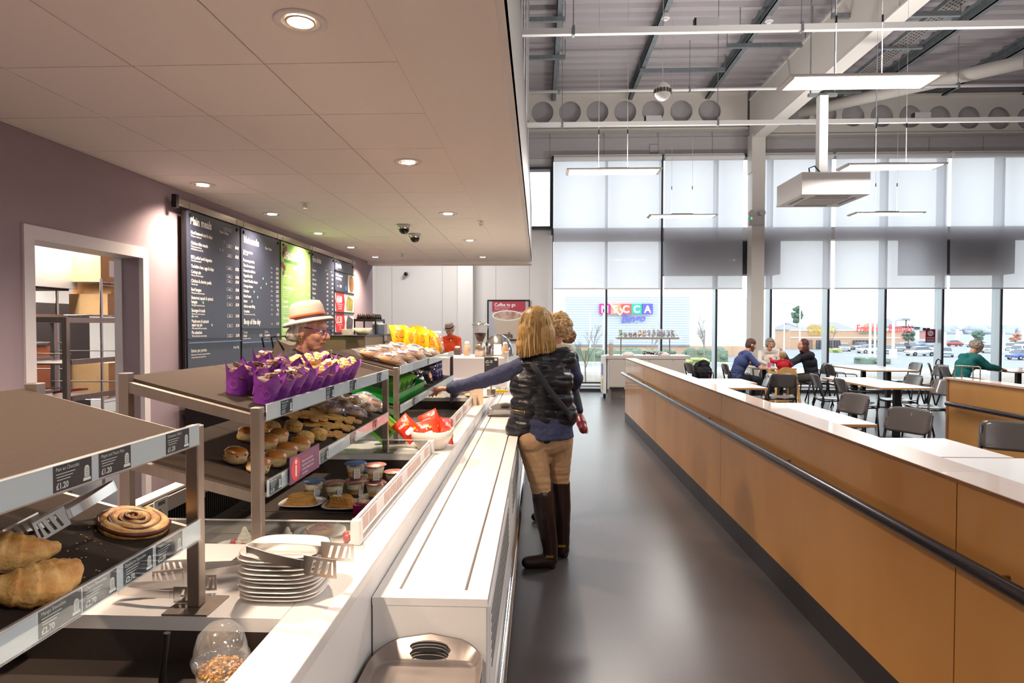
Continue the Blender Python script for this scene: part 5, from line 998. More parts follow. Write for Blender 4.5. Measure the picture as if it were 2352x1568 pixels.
for i, (x, y) in enumerate(((-0.86, 5.28), (-1.0, 5.26))):
    m = MB(); pillow(m, 0.14, 0.17, 0.05, FILM, i+8); m.box((0, 0, 0.05), (0.08, 0.02, 0.07), CRO); m.build('clear_bag', label='clear bag of pale biscuits behind the yellow packets, '+('front' if i == 0 else 'back'), cat='bag', loc=sh(x, y+0.12, Z1, 0.002), rot=(-0.2, 0, 0.8))
# stand C, lower shelf
GRN = mat('green_crate', '#108a2c', 0.35); t = thing('green_crate', 'bright green open crate of cartons on the lower shelf', 'crate', sh(-0.94, 3.84, Z2, 0.004), rot=rot_t(0)); m = MB()
m.b2((-0.165, -0.4, 0), (0.165, 0.4, 0.004), GRN); m.b2((-0.165, -0.4, 0), (-0.16, 0.4, 0.07), GRN); m.b2((0.16, -0.4, 0), (0.165, 0.4, 0.07), GRN); m.b2((-0.165, -0.4, 0), (0.165, -0.395, 0.07), GRN); m.b2((-0.165, 0.395, 0), (0.165, 0.4, 0.07), GRN); m.build('crate_body', t)
CARTG = mat('green_carton', '#6fb43c', 0.4, noise_=0.2, nscale=15); CARTS = mat('grey_carton_side', '#b8b8b4', 0.5, noise_=0.05, nscale=60)
def carton(label):
    m = MB(); m.b2((-0.045, -0.03, 0), (0.045, 0.03, 0.1), CARTS); m.b2((-0.046, -0.031, 0.1), (0.046, 0.031, 0.108), CARTG); m.b2((-0.045, -0.0305, 0.06), (0.045, 0.0305, 0.1), CARTG)
    for k in range(5): m.b2((0.0455, -0.022, 0.012+0.008*k), (0.046, 0.018, 0.015+0.008*k), INKD)
    return m.build('snack_carton', label=label, cat='carton', group='green topped cartons in the crate')
c0 = None
for i in range(8):
    lb = 'green topped carton, %s along the crate, %s row' % (('first', 'second', 'third', 'fourth')[i//2], ('front', 'rear')[i % 2]); l = sh(-0.85-0.14*(i % 2), 3.56+0.15*(i//2), Z2, 0.012); r = (0.3, TILT, 0.12*sin(i))
    if c0 is None: c0 = carton(lb); c0.location = l; c0.rotation_euler = r
    else: dup(c0, l, rot=r, label=lb)
m = MB(); pillow(m, 0.13, 0.12, 0.05, SILV, 2); s0 = None
for i, (x, y) in enumerate(((-0.84, 4.42), (-0.97, 4.46), (-0.82, 4.62), (-0.95, 4.66))):
    l = sh(x, y, Z2, 0.01); lb = 'silver foil bag on the lower shelf, ' + ('nearest the hand', 'behind the nearest', 'second along the front', 'rear corner')[i]
    if s0 is None: s0 = m.build('foil_bag', label=lb, cat='foil bag', group='silver foil bags', loc=l, rot=(-0.9, 0, 0.6))
    else: dup(s0, l, rot=(-0.9+0.3*i, 0, 0.6+i), label=lb)
m = MB(); pillow(m, 0.13, 0.17, 0.05, PURB, 4); m.text('salted', 0.02, INK, Matrix.Translation((0, -0.03, 0.1)) @ FY, 'c'); s0 = None
for i in range(7):
    l = sh(-0.83-0.09*(i % 3), 4.88+0.09*(i//3)+0.02*(i % 3), Z2, 0.003); lb = 'dark purple crisp packet, %s of the group under the yellow ones' % ('first', 'second', 'third', 'fourth', 'fifth', 'sixth', 'seventh')[i]
    if s0 is None: s0 = m.build('crisp_packet', label=lb, cat='crisp packet', group='purple crisp packets', loc=l, rot=(-0.2, 0, 0.5))
    else: dup(s0, l, rot=(-0.2, 0.1*sin(i), 0.5+0.4*sin(i*2)), label=lb)
# green pouches on the worktop under stand C
GRD = mat('green_pouch', '#5fae34', 0.35, noise_=0.2, nscale=14); m = MB(); m.b2((-0.055, -0.02, 0), (0.055, 0.02, 0.13), GRD); m.b2((-0.04, -0.021, 0.02), (0.04, -0.0205, 0.08), mat('pouch_window', '#44483c', 0.3)); m.b2((-0.055, -0.021, 0.1), (0.055, -0.0205, 0.118), mat('yellow_band', '#d8d03c', 0.4)); s0 = None
for i, (x, y, r, lb) in enumerate(((-0.86, 3.3, (0.1, 0.75, 0.25), 'green snack box tilted beside the far post'), (-0.98, 3.36, (0.1, -0.65, -0.1), 'green snack box with a dark window, middle of three'), (-1.09, 3.3, (0, 0.5, 0.2), 'green snack box at the left, mostly shaded'))):
    if s0 is None: s0 = m.build('snack_box', label=lb, cat='snack box', group='green snack boxes', loc=(x, y, CT+0.04), rot=r)
    else: dup(s0, (x, y, CT+0.04), rot=r, label=lb)
# sandwich well
SAND = mat('sandwich_filling', '#b88a62', 0.7, noise_=0.3, nscale=30); rnd = random.Random(6); s0 = None
nm_ = ['nearest the bowl', 'second from the bowl', 'third from the bowl', 'fourth from the bowl', 'fifth from the bowl', 'sixth from the bowl', 'seventh from the bowl', 'farthest from the bowl']
for i in range(8):
    x = -0.66-0.2*(i % 2); y = 3.78+0.24*(i//2); lb = 'clear lidded food tray, %s in the sandwich well' % nm_[i]
    if s0 is None:
        s0 = thing('food_tray', lb, 'food tray', (x, y, WZ), 0, 'clear food trays in the sandwich well'); m = MB(); m.b2((-0.085, -0.1, 0), (0.085, 0.1, 0.004), BLACK); m.b2((-0.075, -0.09, 0.004), (0.075, 0.0, 0.04), SAND, 0.008); m.b2((-0.07, 0.01, 0.004), (0.07, 0.09, 0.035), mat('pink_filling', '#c98a80', 0.6, noise_=0.2, nscale=40), 0.01); m.build('food', s0); m = MB(); m.b2((-0.088, -0.103, 0.001), (0.088, 0.103, 0.055), PLASTIC, 0.01); m.build('clear_lid', s0)
    else: dup(s0, (x, y, WZ), 0.05*sin(i), lb)
# trays -------------------------------------------------------------------------
TRM = mat('grey_tray', '#8f8580', 0.3, 0.5, noise_=0.08, nscale=400)
def tray(name, label, mt, hx_=0.145, hy=0.215):
    m = MB(); n = 48; e = 0.28; prof_ = [(0.0, 0.0), (0.86, 0.0), (0.92, 0.004), (0.985, 0.02), (1.0, 0.022), (1.0, 0.019), (0.93, 0.0005), (0.86, -0.003), (0.0, -0.003)]; vs = []
    sq = lambda a: (abs(cos(a))**e*(1 if cos(a) > 0 else -1), abs(sin(a))**e*(1 if sin(a) > 0 else -1))
    for r, z in prof_:
        for k in range(n):
            c, s_ = sq(2*pi*k/n); lift = 0.036*max(0, 1-(c)**2)*(1 if (r > 0.95) else 0)*(abs(s_)**6); vs.append((max(r, 1e-4)*hx_*c, max(r, 1e-4)*hy*s_*(1+(0.05*(1-c*c) if r > 0.95 else 0)*(abs(s_)**8)), z+lift))
    m.add(vs, [(i*n+k, i*n+(k+1) % n, (i+1)*n+(k+1) % n, (i+1)*n+k) for i in range(len(prof_)-1) for k in range(n)], mt, True)
    for s_ in (-1, 1):
        B = TR(0, s_*(hy-0.012), 0.034, s_*1.12, 0, 0); m.prism([(0.05*cos(a), 0.014*sin(a)) for a in [2*pi*k/20 for k in range(20)]], 0.003, BLACK, B @ TR(0, 0, 0.0))
        for q in range(3): m.tube([(0.048*cos(a)*(1-0.05*q), 0.011*sin(a)*(1-0.1*q)-0.006*q+0.001, 0.0035) for a in [pi*k/12 for k in range(13)]], 0.0013, mt, 5, M=B)
    return m.build(name, label=label, cat='tray', group=None)
t0 = tray('serving_tray', 'top grey tray of the pile at the bottom of the picture', TRM, 0.144); t0.location = (-0.279, 1.395, 0.722); t0['group'] = 'stacked grey trays'
for k in range(1, 7): dup(t0, (-0.279, 1.395, 0.722-0.019*k), label='grey tray, %s below the top of the pile' % ('first', 'second', 'third', 'fourth', 'fifth', 'sixth')[k-1])
p = at(1180, 935, Z=TZ); o = tray('serving_tray', 'grey tray on the slide beside the woman in the quilted jacket', mat('far_tray', '#a8a6a4', 0.15, 0.7)); o.location = (-0.27, 5.15, TZ+0.004); o.rotation_euler = (0, 0, 0.02)
# far end of the counter -----------------------------------------------------------
t = thing('till_unit', 'raised white unit on the counter under the coffee grinder', 'counter unit', (-0.75, 6.9, CT)); m = MB(); m.b2((-0.45, -0.4, 0), (0.43, 0.5, 0.3), CORIAN, 0.004); m.b2((0.40, -0.4, 0.3), (0.43, 0.5, 0.36), CORIAN); m.build('carcass', t)
UZ = CT+0.3
def put(px, Y, z): return Vector(((px-1236)/F*Y, Y, z))
q = put(1103, 6.75, UZ); t = thing('coffee_grinder', 'coffee grinder with conical clear hopper of beans', 'coffee grinder', tuple(q)); m = MB()
m.lathe([(0.045, 0), (0.06, 0.0), (0.06, 0.13), (0.05, 0.14), (0.03, 0.15)], STEEL, 24, wob=lambda a, i: 1+0.03*cos(20*a)); m.build('body', t); m = MB(); m.lathe([(0.03, 0.15), (0.032, 0.17), (0.092, 0.33), (0.092, 0.34)], PLASTIC, 24); m.build('hopper', t)
m = MB(); m.lathe([(0.0001, 0.155), (0.029, 0.16), (0.065, 0.255), (0.0001, 0.26)], BROWNIE, 20); m.build('coffee_beans', t, kind='stuff'); m = MB(); m.lathe([(0.093, 0.34), (0.093, 0.35), (0.05, 0.362), (0.008, 0.366), (0.008, 0.378), (0.012, 0.385), (0.0001, 0.39)], CHROME, 24); m.build('lid', t)
q = put(1145, 7.1, UZ); t = thing('rolltop_warmer', 'chrome roll-top food warmer glowing behind the grinder', 'food warmer', tuple(q)); m = MB(); N = 14
vs = [(0.16*cos(pi*k/N)*1.0, y, 0.02+0.22*sin(pi*k/N)) for y in (-0.16, 0.16) for k in range(N+1)]; m.add(vs, [(k, k+1, N+2+k, N+1+k) for k in range(N)]+[tuple(range(N, -1, -1)), tuple(range(N+1, 2*N+2))], CHROME, True); m.b2((-0.17, -0.17, 0), (0.17, 0.17, 0.02), STEEL); m.build('hood', t)
m = MB(); m.b2((-0.04, -0.20, 0.02), (0.04, -0.165, 0.13), mat('warmer_glow', '#ffffff', 0.5, emit='#fff0d0', estr=4)); m.build('glowing_lamp', t)
q = put(1126, 5.0, TZ); t = thing('price_card', 'dark grey £2.15 price card on a pale stand', 'price card', (-0.42, 5.62, 1.205)); m = MB(); m.b2((-0.06, -0.002, -0.04), (0.065, 0.002, 0.1), mat('slate_card', '#3a3c42', 0.5)); m.b2((-0.06, -0.003, -0.1), (0.065, 0.002, -0.04), mat('photo_card', '#c8b4ae', 0.5, noise_=0.2, nscale=20)); m.tube([(0.02*cos(a), -0.004, -0.07+0.012*sin(a)) for a in [2*pi*k/12 for k in range(12)]], 0.003, AMBER, 5, closed=True)
m.text('£2.15', 0.034, INK, Matrix.Translation((-0.05, -0.003, 0.05)) @ FY, bold=0.02); m.b2((0.03, -0.003, 0.07), (0.055, -0.002, 0.09), INK); m.b2((-0.045, -0.003, 0.03), (-0.015, -0.0022, 0.034), INK); m.build('card', t); m = MB(); m.cyl((0, 0.01, CT-1.205), (0, 0.01, -0.05), 0.006, STEEL, 8); m.cyl((0, 0.01, CT-1.205), (0, 0.01, CT-1.14), 0.04, STEEL, 14); m.build('stand', t)
t = thing('menu_holder', 'plain beige card holder seen from behind', 'card holder', (-0.49, 5.0, CT), rot=(0, 0, 0.1)); m = MB(); m.b2((-0.055, 0, 0.0), (0.055, 0.004, 0.16), mat('kraft_card', '#d8c0a4', 0.7), M=TR(0, 0, 0, -0.12)); m.b2((-0.03, 0.0, 0.0), (0.0, -0.03, 0.09), MATS['kraft_card']); m.build('card_back', t)
BAN = mat('banana', '#f2c81e', 0.4, noise_=0.05, nscale=30); m = MB(); m.tube([(-0.08, 0, 0.02), (-0.04, 0.015, 0.022), (0.02, 0.018, 0.022), (0.07, 0, 0.022), (0.085, -0.01, 0.024)], [0.006, 0.017, 0.018, 0.012, 0.004], BAN, 12); m.build('banana', label='yellow banana lying below the £2.15 card', cat='banana', loc=(-0.36, 5.85, CT))
# bread display dome boxes beyond stand C
for i, (x, y, lb) in enumerate(((-0.72, 5.8, 'clear box of bread rolls, the nearer one'), (-0.98, 5.95, 'clear box of bread rolls, the farther one'))):
    t = thing('bread_box', lb, 'food box', (x, y, CT), 0, 'clear boxes of rolls'); m = MB(); rnd = random.Random(i)
    for k in range(9): m.ell((rnd.uniform(-.08, .08), rnd.uniform(-.1, .1), 0.03+0.03*(k//5)), (0.045, 0.03, 0.028), CRO, 12, amp=0.1, seed=k)
    m.build('rolls', t); m = MB(); m.b2((-0.13, -0.15, 0), (0.13, 0.15, 0.14), PLASTIC, 0.01); m.build('box', t)
p = sh(0, 0, 0); TG2 = dup(TG, (-0.82, 5.78, CT+0.165), rot=(0, 0, 2.9), label='steel tongs lying on the clear bread box', scale=0.8)
# small things beyond
q = put(913, 7.6, CT); 
for i, (px, Y, z, h, r, c, lb, nm) in enumerate(((913, 7.0, CT, 0.34, 0.04, '#c8c0bc', 'tall steel flask with black top by the back wall', 'vacuum_flask'), (1160, 6.7, UZ, 0.16, 0.03, '#d8a878', 'wooden pepper mill on the white unit', 'pepper_mill'), (1072, 7.0, UZ, 0.16, 0.035, '#b49a80', 'brown canister beside the grinder', 'canister'), (1050, 7.2, UZ, 0.1, 0.04, '#4a3a34', 'dark small pot beside the canister', 'small_pot'))):
    p = put(px, Y, z); m = MB(); m.lathe([(0.0001, 0), (r, 0), (r, h*0.72), (r*0.7, h*0.8), (r*0.7, h*0.82)], mat('body_'+c[1:], c, 0.35, 0.3 if i == 0 else 0), 20); m.lathe([(r*0.72, h*0.82), (r*0.8, h*0.9), (r*0.5, h), (0.0001, h)], BLACK if i == 0 else WHITE, 20); m.build(nm, label=lb, cat=nm.replace('_', ' '), loc=(max(p.x, -1.2) if i else -1.2, p.y, z))
p = put(1062, 6.1, CT); m = MB(); m.b2((-0.045, -0.02, 0), (0.045, 0.02, 0.12), mat('blue_tin', '#5a8cb8', 0.3, 0.3, noise_=0.3, nscale=20)); m.build('sugar_box', label='small blue and beige box in front of the grinder', cat='box', loc=(-0.62, 6.2, CT))
for i in range(5):
    m = MB(); m.b2((-0.04, -0.03, 0), (0.04, 0.03, 0.09+0.01*(i % 2)), LILAC if i % 2 else mat('violet_box', '#54489a', 0.4)); m.build('tea_box', label='small %s tea box, %s in the row behind the bread boxes' % (('violet', 'lilac')[i % 2], ('first', 'second', 'third', 'fourth', 'fifth')[i]), cat='tea box', group='tea boxes', loc=(-1.15+0.1*i, 6.3, CT), rot=(0, 0, 0.2*sin(i*2)))
m = MB(); m.lathe([(0.0001, 0), (0.11, 0), (0.14, 0.02), (0.13, 0.015), (0.0001, 0.01)], CHINA, 28); m.build('pink_dish', label='white dish with pink packets beyond the outstretched hand', cat='dish', loc=(-0.52, 5.62, CT))
# ================================================================ MENU BOARDS
BRD = mat('navy_board', '#34384a', 0.35, noise_=0.03, nscale=4); BX_ = -3.0; BT = 2.57
LBLUE = mat('leaf_badge', '#7fc4a4', 0.5); BLUEB = mat('blue_badge', '#2f8ad0', 0.5); REDD = mat('red_badge', '#c8384c', 0.5)
t = thing('board_rail', 'long steel rail with hooks holding the menu boards', 'rail', (0, 0, 0)); m = MB(); m.b2((BX_-0.02, 5.16, 2.585), (BX_+0.0, 10.28, 2.645), STEEL); m.b2((-3.08, 5.2, 2.6), (BX_-0.02, 5.23, 2.63), BLACK); m.b2((-3.08, 7.7, 2.6), (BX_-0.02, 7.73, 2.63), BLACK); m.b2((-3.08, 10.2, 2.6), (BX_-0.02, 10.23, 2.63), BLACK); m.b2((BX_-0.03, 5.12, 2.56), (BX_+0.01, 5.16, 2.67), BLACK); m.build('rail_bar', t)
zk = lambda z: BT+0.03-(BT+0.01-z)*0.79
PAN = {}
def board(name, y0, w, zb, label, face=BRD):
    t = thing(name, label, 'menu board', (BX_, y0, 0)); PAN[t.name] = (w, zb, face)
    for y in (0.05, w-0.05): m = MB(); m.b2((-0.004, y-0.01, BT-0.05), (0.012, y+0.01, BT-0.02), BLACK); m.b2((0.0, y-0.003, BT-0.02), (0.003, y+0.003, BT+0.07), STEEL); m.build('hook', t)
    return t
def write(t, lines, w, part='lettering'):
    m = MB(); w, zb, face = PAN[t.name]; m.b2((-0.008, 0, zb), (0.0, w, BT), face); m.b2((-0.03, -0.03, zb), (-0.0085, w+0.012, BT-0.01), DARK)
    for it in lines:
        s_, y, z, size = it[:4]; al = it[4] if len(it) > 4 else 'l'; b_ = it[5] if len(it) > 5 else 0.012; wm = it[6] if len(it) > 6 else None; mt = it[7] if len(it) > 7 else INK
        m.text(s_, size*0.8, mt, Matrix.Translation((0.0004, y, zk(z))) @ FX, al, b_, 0.8, wm, 0.0012)
    return m
def badge(m, y, z, c=None, r=0.016): m.cyl((0.0015, y, z), (0.0022, y, z), r*0.8, c or LBLUE, 14)
W = 0.95
t = board('menu_board', 5.29, W, 1.0, 'navy Main meals menu board, first from the doorway')
L = [('Main meals', 0.055, 2.405, 0.125, 'l', 0.03), ('From 11.30am', 0.56, 2.40, 0.045), ('For allergen information please', 0.63, 2.47, 0.02, 'l', 0, 0.26), ('ask a member of our cafe team', 0.63, 2.445, 0.02, 'l', 0, 0.26)]
items = [('Hand battered cod & chips', ['With peas or mushy peas.'], '£5.40', 2.30), ('Chicken tikka masala', ['With rice and naan bread.', 'Add 2 bhajis for an extra 70p'], '£5.25', 2.185), ('BBQ pulled pork baguette', ['With chips and coleslaw.'], '£5.25', 2.03), ('Yorkshire ham, eggs & chips', [], '£5.00', 1.93), ('Cottage pie', ['With peas, carrots and gravy.'], '£5.00', 1.87), ('Chicken & chorizo paella', ['With side salad.'], '£5.00', 1.77), ('Beef lasagne', ['With garlic bread and side salad.'], '£5.00', 1.675), ('Butternut squash & spinach', [], '£5.00', 1.585), ('lasagne', ['With garlic bread and side salad.'], '', 1.54), ('Sausages & mash', ['With peas or carrots, and gravy.', '    option available.'], '£5.00', 1.445), ('Mushroom & spinach', [], '£5.00', 1.325), ('open top pie', ['With mashed potato, peas and gravy.'], '', 1.285), ('Pie selection', ['With mashed potato, peas and gravy.'], '£5.00', 1.2)]
for nm, sub, pr, z in items:
    L.append((nm, 0.06, z, 0.052, 'l', 0.022, 0.6))
    for k, q in enumerate(sub): L.append((q, 0.06, z-0.03-0.028*k, 0.026))
    if pr: L.append((pr, 0.93, z-0.045, 0.05, 'r', 0.025)); L.append(('429kcal', 0.74, z-0.04, 0.022, 'c'))
L += [('Extras: per portion', 0.05, 1.0, 0.052, 'l', 0.015, 0.5), ('Mashed potato, carrots, peas, mushy peas, baked beans,', 0.05, 0.965, 0.022), ('side salad, coleslaw, chips and garlic bread', 0.05, 0.935, 0.022), ('From 70p', 0.92, 1.01, 0.045, 'r', 0.02)]
m = write(t, L, W); m.b2((0.0002, 0.0, 1.462), (0.012, W, 1.47), BLACK); m.b2((0.0002, 0.0, 1.43), (0.012, W, 1.438), mat('steel_blue_edge', '#6d84b0', 0.4))
for y, z, c in ((0.64, 2.31, MATS['blue_tin'] if 'blue_tin' in MATS else BLUEB), (0.56, 2.2, REDD), (0.61, 2.2, BLUEB), (0.25, 1.555, LBLUE), (0.07, 1.395, LBLUE), (0.4, 1.3, LBLUE)): badge(m, y, zk(z), c)
for nm, sub, pr, z in items:
    if pr: m.tube([(0.0012, 0.69, zk(z)-0.038), (0.0012, 0.79, zk(z)-0.038), (0.0012, 0.79, zk(z)-0.011), (0.0012, 0.69, zk(z)-0.011)], 0.0012, INK, 4, closed=True)
m.build('panel', t)
t = board('menu_board', 6.28, 0.95, 1.0, 'navy Hot snacks menu board with soup of the day'); L = [('Hot snacks', 0.06, 2.37, 0.12, 'l', 0.03), ('From 11.30am', 0.56, 2.36, 0.045)]; z = 2.24
ls = [('Jacket potatoes', 'With side salad.', '', 0), ('Prawn mayonnaise', '', '£3.95', 0), ('Tuna & sweetcorn', '', '£3.65', 0), ('Coronation chicken', '', '£3.80', 0), ('Vegetable chilli', '', '£3.65', 1), ('Grated Cheddar cheese', '', '£3.30', 1), ('Cottage cheese', '', '£3.30', 1), ('Coleslaw', '', '£3.20', 1), ('Baked beans', '', '£3.10', 1), ('Butter', '', '£2.85', 1), ('Add an extra filling', '', '70p', 0), ('Omelette', 'With side salad. Choose any two fillings', '£3.75', 0), ('Chips', '', '£1.35', 1)]
m2 = []
for i, (nm, sub, pr, bd) in enumerate(ls):
    L.append((nm, 0.04, z, 0.052, 'l', 0.022, 0.6));
    if sub: L.append((sub, 0.04, z-0.03, 0.025, 'l', 0.005, 0.5))
    if pr: L.append((pr, 0.91, z-0.02, 0.05, 'r', 0.025)); L.append(('312kcal', 0.72, z-0.015, 0.022, 'c'))
    if bd: m2.append((0.06+0.52*min(1, len(nm)/19), z+0.018))
    z -= 0.115 if sub else 0.066
    if i == 11: z -= 0.02
L += [('Soup of the day', 0.04, 1.315, 0.095, 'l', 0.03, 0.6), ('Tomato', 0.03, 1.195, 0.045, 'l', 0.02), ('& basil', 0.03, 1.15, 0.045, 'l', 0.02), ('£2.45', 0.4, 1.15, 0.045, 'l', 0.02), ('Chicken', 0.53, 1.195, 0.045, 'l', 0.02), ('& vegetable', 0.53, 1.15, 0.045, 'l', 0.02, 0.2), ('£2.60', 0.92, 1.15, 0.045, 'r', 0.02), ('Served with a roll and butter', 0.03, 1.12, 0.022), ('Served with a roll and butter', 0.53, 1.12, 0.022)]
m = write(t, L, W); m.b2((0.0002, 0, zk(1.25)), (0.01, W, zk(1.25)+0.008), BLACK); m.b2((0.0002, 0, zk(1.07)), (0.01, W, zk(1.07)+0.007), MATS['steel_blue_edge'])
for y, z in m2: badge(m, y, zk(z))
m.build('lettering', t)
GRB = mat('green_board', '#a3cc3a', 0.4, col2='#8cc47c', nscale=0.9)
t = board('menu_board', 7.28, 0.94, 0.98, 'bright green childrens menu board behind the hat', GRB); L = [("CHILDREN'S", 0.06, 2.30, 0.15, 'l', 0.035, 0.62), ('menu', 0.36, 2.17, 0.13, 'l', 0.035), ('Served from 11.30am', 0.64, 2.33, 0.03)]; z = 2.03
for nm, n_, pr in (('Chicken nuggets', 3, '£3.00'), ('Omega-3 fishfingers', 4, '£3.00'), ('Vegetable', 0, ''), ('pasta bake', 3, '£3.00'), ('Pasta bolognese', 3, '£3.00'), ('Sausages & mash', 2, '£3.00'), ('1/2 jacket potato', 2, ''), ('Baby food', 1, ''), ("Children's lunch bag", 2, '')):
    L.append((nm, 0.04, z, 0.06, 'l', 0.02, 0.55))
    for k in range(n_): L.append(('With peas or beans and chips or mashed potato'[:38-4*k], 0.04, z-0.035-0.03*k, 0.025, 'l', 0.004, 0.5))
    if pr: L.append((pr, 0.9, z-0.06, 0.05, 'r', 0.02)); L.append(('Kids', 0.62, z-0.06, 0.04, 'l', 0.02))
    z -= 0.075+0.034*n_
m = write(t, L, W); m.text("CHILDREN'S", 0.12, mat('logo_shadow', '#5c7a34', 0.5), Matrix.Translation((0.0002, 0.055, zk(2.295))) @ FX, 'l', 0.085, 0.8, 0.58, 0.0008); CRM = mat('cream_logo', '#f3efb8', 0.5); GRP = mat('grape_purple', '#8a3a5c', 0.5); LAV = mat('lavender_drop', '#7f7fd0', 0.5)
for y, z, r in ((0.07, 2.42, 0.05), (0.13, 2.46, 0.05), (0.05, 2.36, 0.045), (0.03, 2.2, 0.05), (0.08, 2.16, 0.045), (0.05, 2.08, 0.035)): badge(m, y, zk(z), GRP, r)
for y, z, r in ((0.62, 2.28, 0.035), (0.65, 2.2, 0.035), (0.63, 2.12, 0.03), (0.67, 2.05, 0.02)): badge(m, y, zk(z), LAV, r)
m.b2((0.0006, 0.08, zk(2.245)), (0.001, 0.5, zk(2.285)), mat('dark_green_swash', '#4c8a3c', 0.5)); m.build('panel', t)
t = board('menu_board', 8.25, 0.94, 0.98, 'navy Hot drinks menu board with two price columns'); L = [('Hot drinks', 0.05, 2.38, 0.12, 'l', 0.03), ('Medium', 0.56, 2.28, 0.03), ('Large', 0.79, 2.28, 0.03)]; z = 2.22
for i, nm in enumerate(('Cappuccino', 'Latte', 'Americano', 'Filter coffee', 'Espresso', 'Macchiato', 'Mocha', 'Vanilla latte', 'Caramel latte', 'Flat white', 'Extra shot', 'Syrup', 'Tea', 'Hot chocolate', 'Green tea', 'Fruit tea')):
    L.append((nm, 0.04, z, 0.05, 'l', 0.018, 0.42)); L.append(('£1.%d5' % (4+i % 5), 0.60, z-0.01, 0.045, 'l', 0.02)); L.append(('£1.%d5' % (6+i % 4), 0.82, z-0.01, 0.045, 'l', 0.02)); z -= 0.078
m = write(t, L, W); badge(m, 0.42, zk(1.52), BLUEB); m.build('panel', t)
t = thing('menu_board', 'Specials menu board with red price panels and food pictures', 'menu board', (BX_, 9.22, 0)); W = 0.94; m = MB(); m.b2((-0.008, 0, 1.49), (0.0, W, BT), BRD); m.b2((-0.03, -0.03, 0.98), (-0.0085, W, BT-0.01), DARK); SP = m
for y in (0.05, W-0.05): m = MB(); m.b2((-0.004, y-0.01, BT-0.05), (0.012, y+0.01, BT-0.02), BLACK); m.b2((0.0, y-0.003, BT-0.02), (0.003, y+0.003, BT+0.07), STEEL); m.build('hook', t)
RED = mat('red_panel', '#d62a34', 0.4); FOOD1 = mat('photo_potatoes', '#c8985a', 0.5, col2='#8a4a2a', nscale=14); FOOD2 = mat('photo_lasagne', '#d8b45a', 0.5, col2='#7a9a3c', nscale=10); FOOD3 = mat('photo_slate', '#5a565c', 0.5, noise_=0.2, nscale=10)
m = SP; P5 = lambda y, z: Matrix.Translation((0.0004, y, z)) @ FX
m.text('Specials', 0.1, INK, P5(0.05, 2.46), bold=0.03, wmax=0.45)
for z in (2.40, 2.095, 1.785, 1.475): m.b2((0.0, 0, z), (0.012, W, z+0.014), BLACK)
m.text('Chicken casserole', 0.05, INK, P5(0.05, 2.33), bold=0.02, wmax=0.48); m.text('with dumplings', 0.05, INK, P5(0.05, 2.28), bold=0.02, wmax=0.48); m.text('£5.00', 0.05, INK, P5(0.22, 2.17), bold=0.03); m.text('429kcal', 0.022, INK, P5(0.1, 2.175))
m.b2((0.0, 0.64, 2.11), (0.002, W+0.03, 2.395), INK); m.cyl((0.002, 0.82, 2.25), (0.004, 0.82, 2.25), 0.13, FOOD1, 24); badge(m, 0.53, 2.17, BLUEB, 0.05)
for z0, z1, pr, fd in ((1.80, 2.09, '£4.00', FOOD2), (1.49, 1.78, '£1.50', FOOD3)):
    m.b2((0.0, 0, z0), (0.0015, W, z1), INK); m.prism([(0.04, 0), (0.42, 0), (0.47, (z1-z0)/2), (0.42, z1-z0), (0.04, z1-z0), (0.0, (z1-z0)/2)], 0.001, RED, Matrix.Translation((0.0016, 0.0, z0)) @ FX); m.text(pr, 0.14, INK, Matrix.Translation((0.003, 0.05, z0+0.14)) @ FX, bold=0.035, wmax=0.36)
    for q in range(3): m.text(('Buy 2 lasagnes and chips', 'for a meal deal', 'while stocks last')[q] if fd is FOOD2 else ('Handmade chocolate', 'fridge cake', 'per slice')[q], 0.03, INK, Matrix.Translation((0.003, 0.23, z0+0.105-0.033*q)) @ FX, 'c', 0.005, wmax=0.34)
    m.prism([(0.55, 0.03), (0.86, 0.02), (0.9, 0.2), (0.62, 0.26), (0.54, 0.15)], 0.001, fd, Matrix.Translation((0.0022, 0, z0)) @ FX)
m.build('panel', t)
# back cabinet with coffee things -----------------------------------------------
BRN = mat('brown_cabinet', '#6a5a4c', 0.35, 0.3, noise_=0.06, nscale=8)
q0 = (-2.95, 8.3); t = thing('back_cabinet', 'dark brown metal cabinet under the specials board', 'cabinet', (0, 0, 0)); m = MB(); m.b2((-2.99, 8.45, 0), (-2.35, 10.9, 1.44), BRN); m.b2((-2.35, 8.47, 0.1), (-2.345, 9.6, 1.42), mat('brown_door_skin', '#7a6c4c', 0.3, 0.4)); m.b2((-2.35, 9.62, 0.1), (-2.345, 10.88, 1.42), MATS['brown_door_skin']); m.b2((-3.0, 8.43, 1.44), (-2.33, 10.92, 1.455), BLACK); m.build('carcass', t)
def on(px, X, z): q = at(px, 700, X=X); return (X, q.y, z)
CZ = 1.456
s0 = None
for k in range(6):
    l = on(798, -2.55, CZ+0.014*k); m_ = MB()
    if s0 is None: s0 = plate('saucer', 'saucer at the bottom of the pile on the brown cabinet', 0.075, 0.075, 'saucers on the brown cabinet'); s0.location = l
    else: dup(s0, l, label='saucer, %s above the lowest on the brown cabinet' % ('first', 'second', 'third', 'fourth', 'fifth')[k-1])
m = MB(); m.lathe([(0.0001, 0), (0.07, 0), (0.14, 0.1), (0.135, 0.1), (0.066, 0.005), (0.0001, 0.005)], CREAM_, 60, wob=lambda a, i: 1+0.03*cos(30*a)*(1 if i > 1 else 0)); m.build('paper_filter_stack', label='fluted pile of paper coffee filters on the brown cabinet', cat='coffee filters', loc=on(832, -2.5, CZ))
t = thing('cup_rack', 'rack of dark upturned cups standing on the brown cabinet', 'cup rack', on(846, -2.62, CZ)); m = MB(); m.b2((-0.17, -0.2, 0.2), (0.17, 0.35, 0.235), DARK)
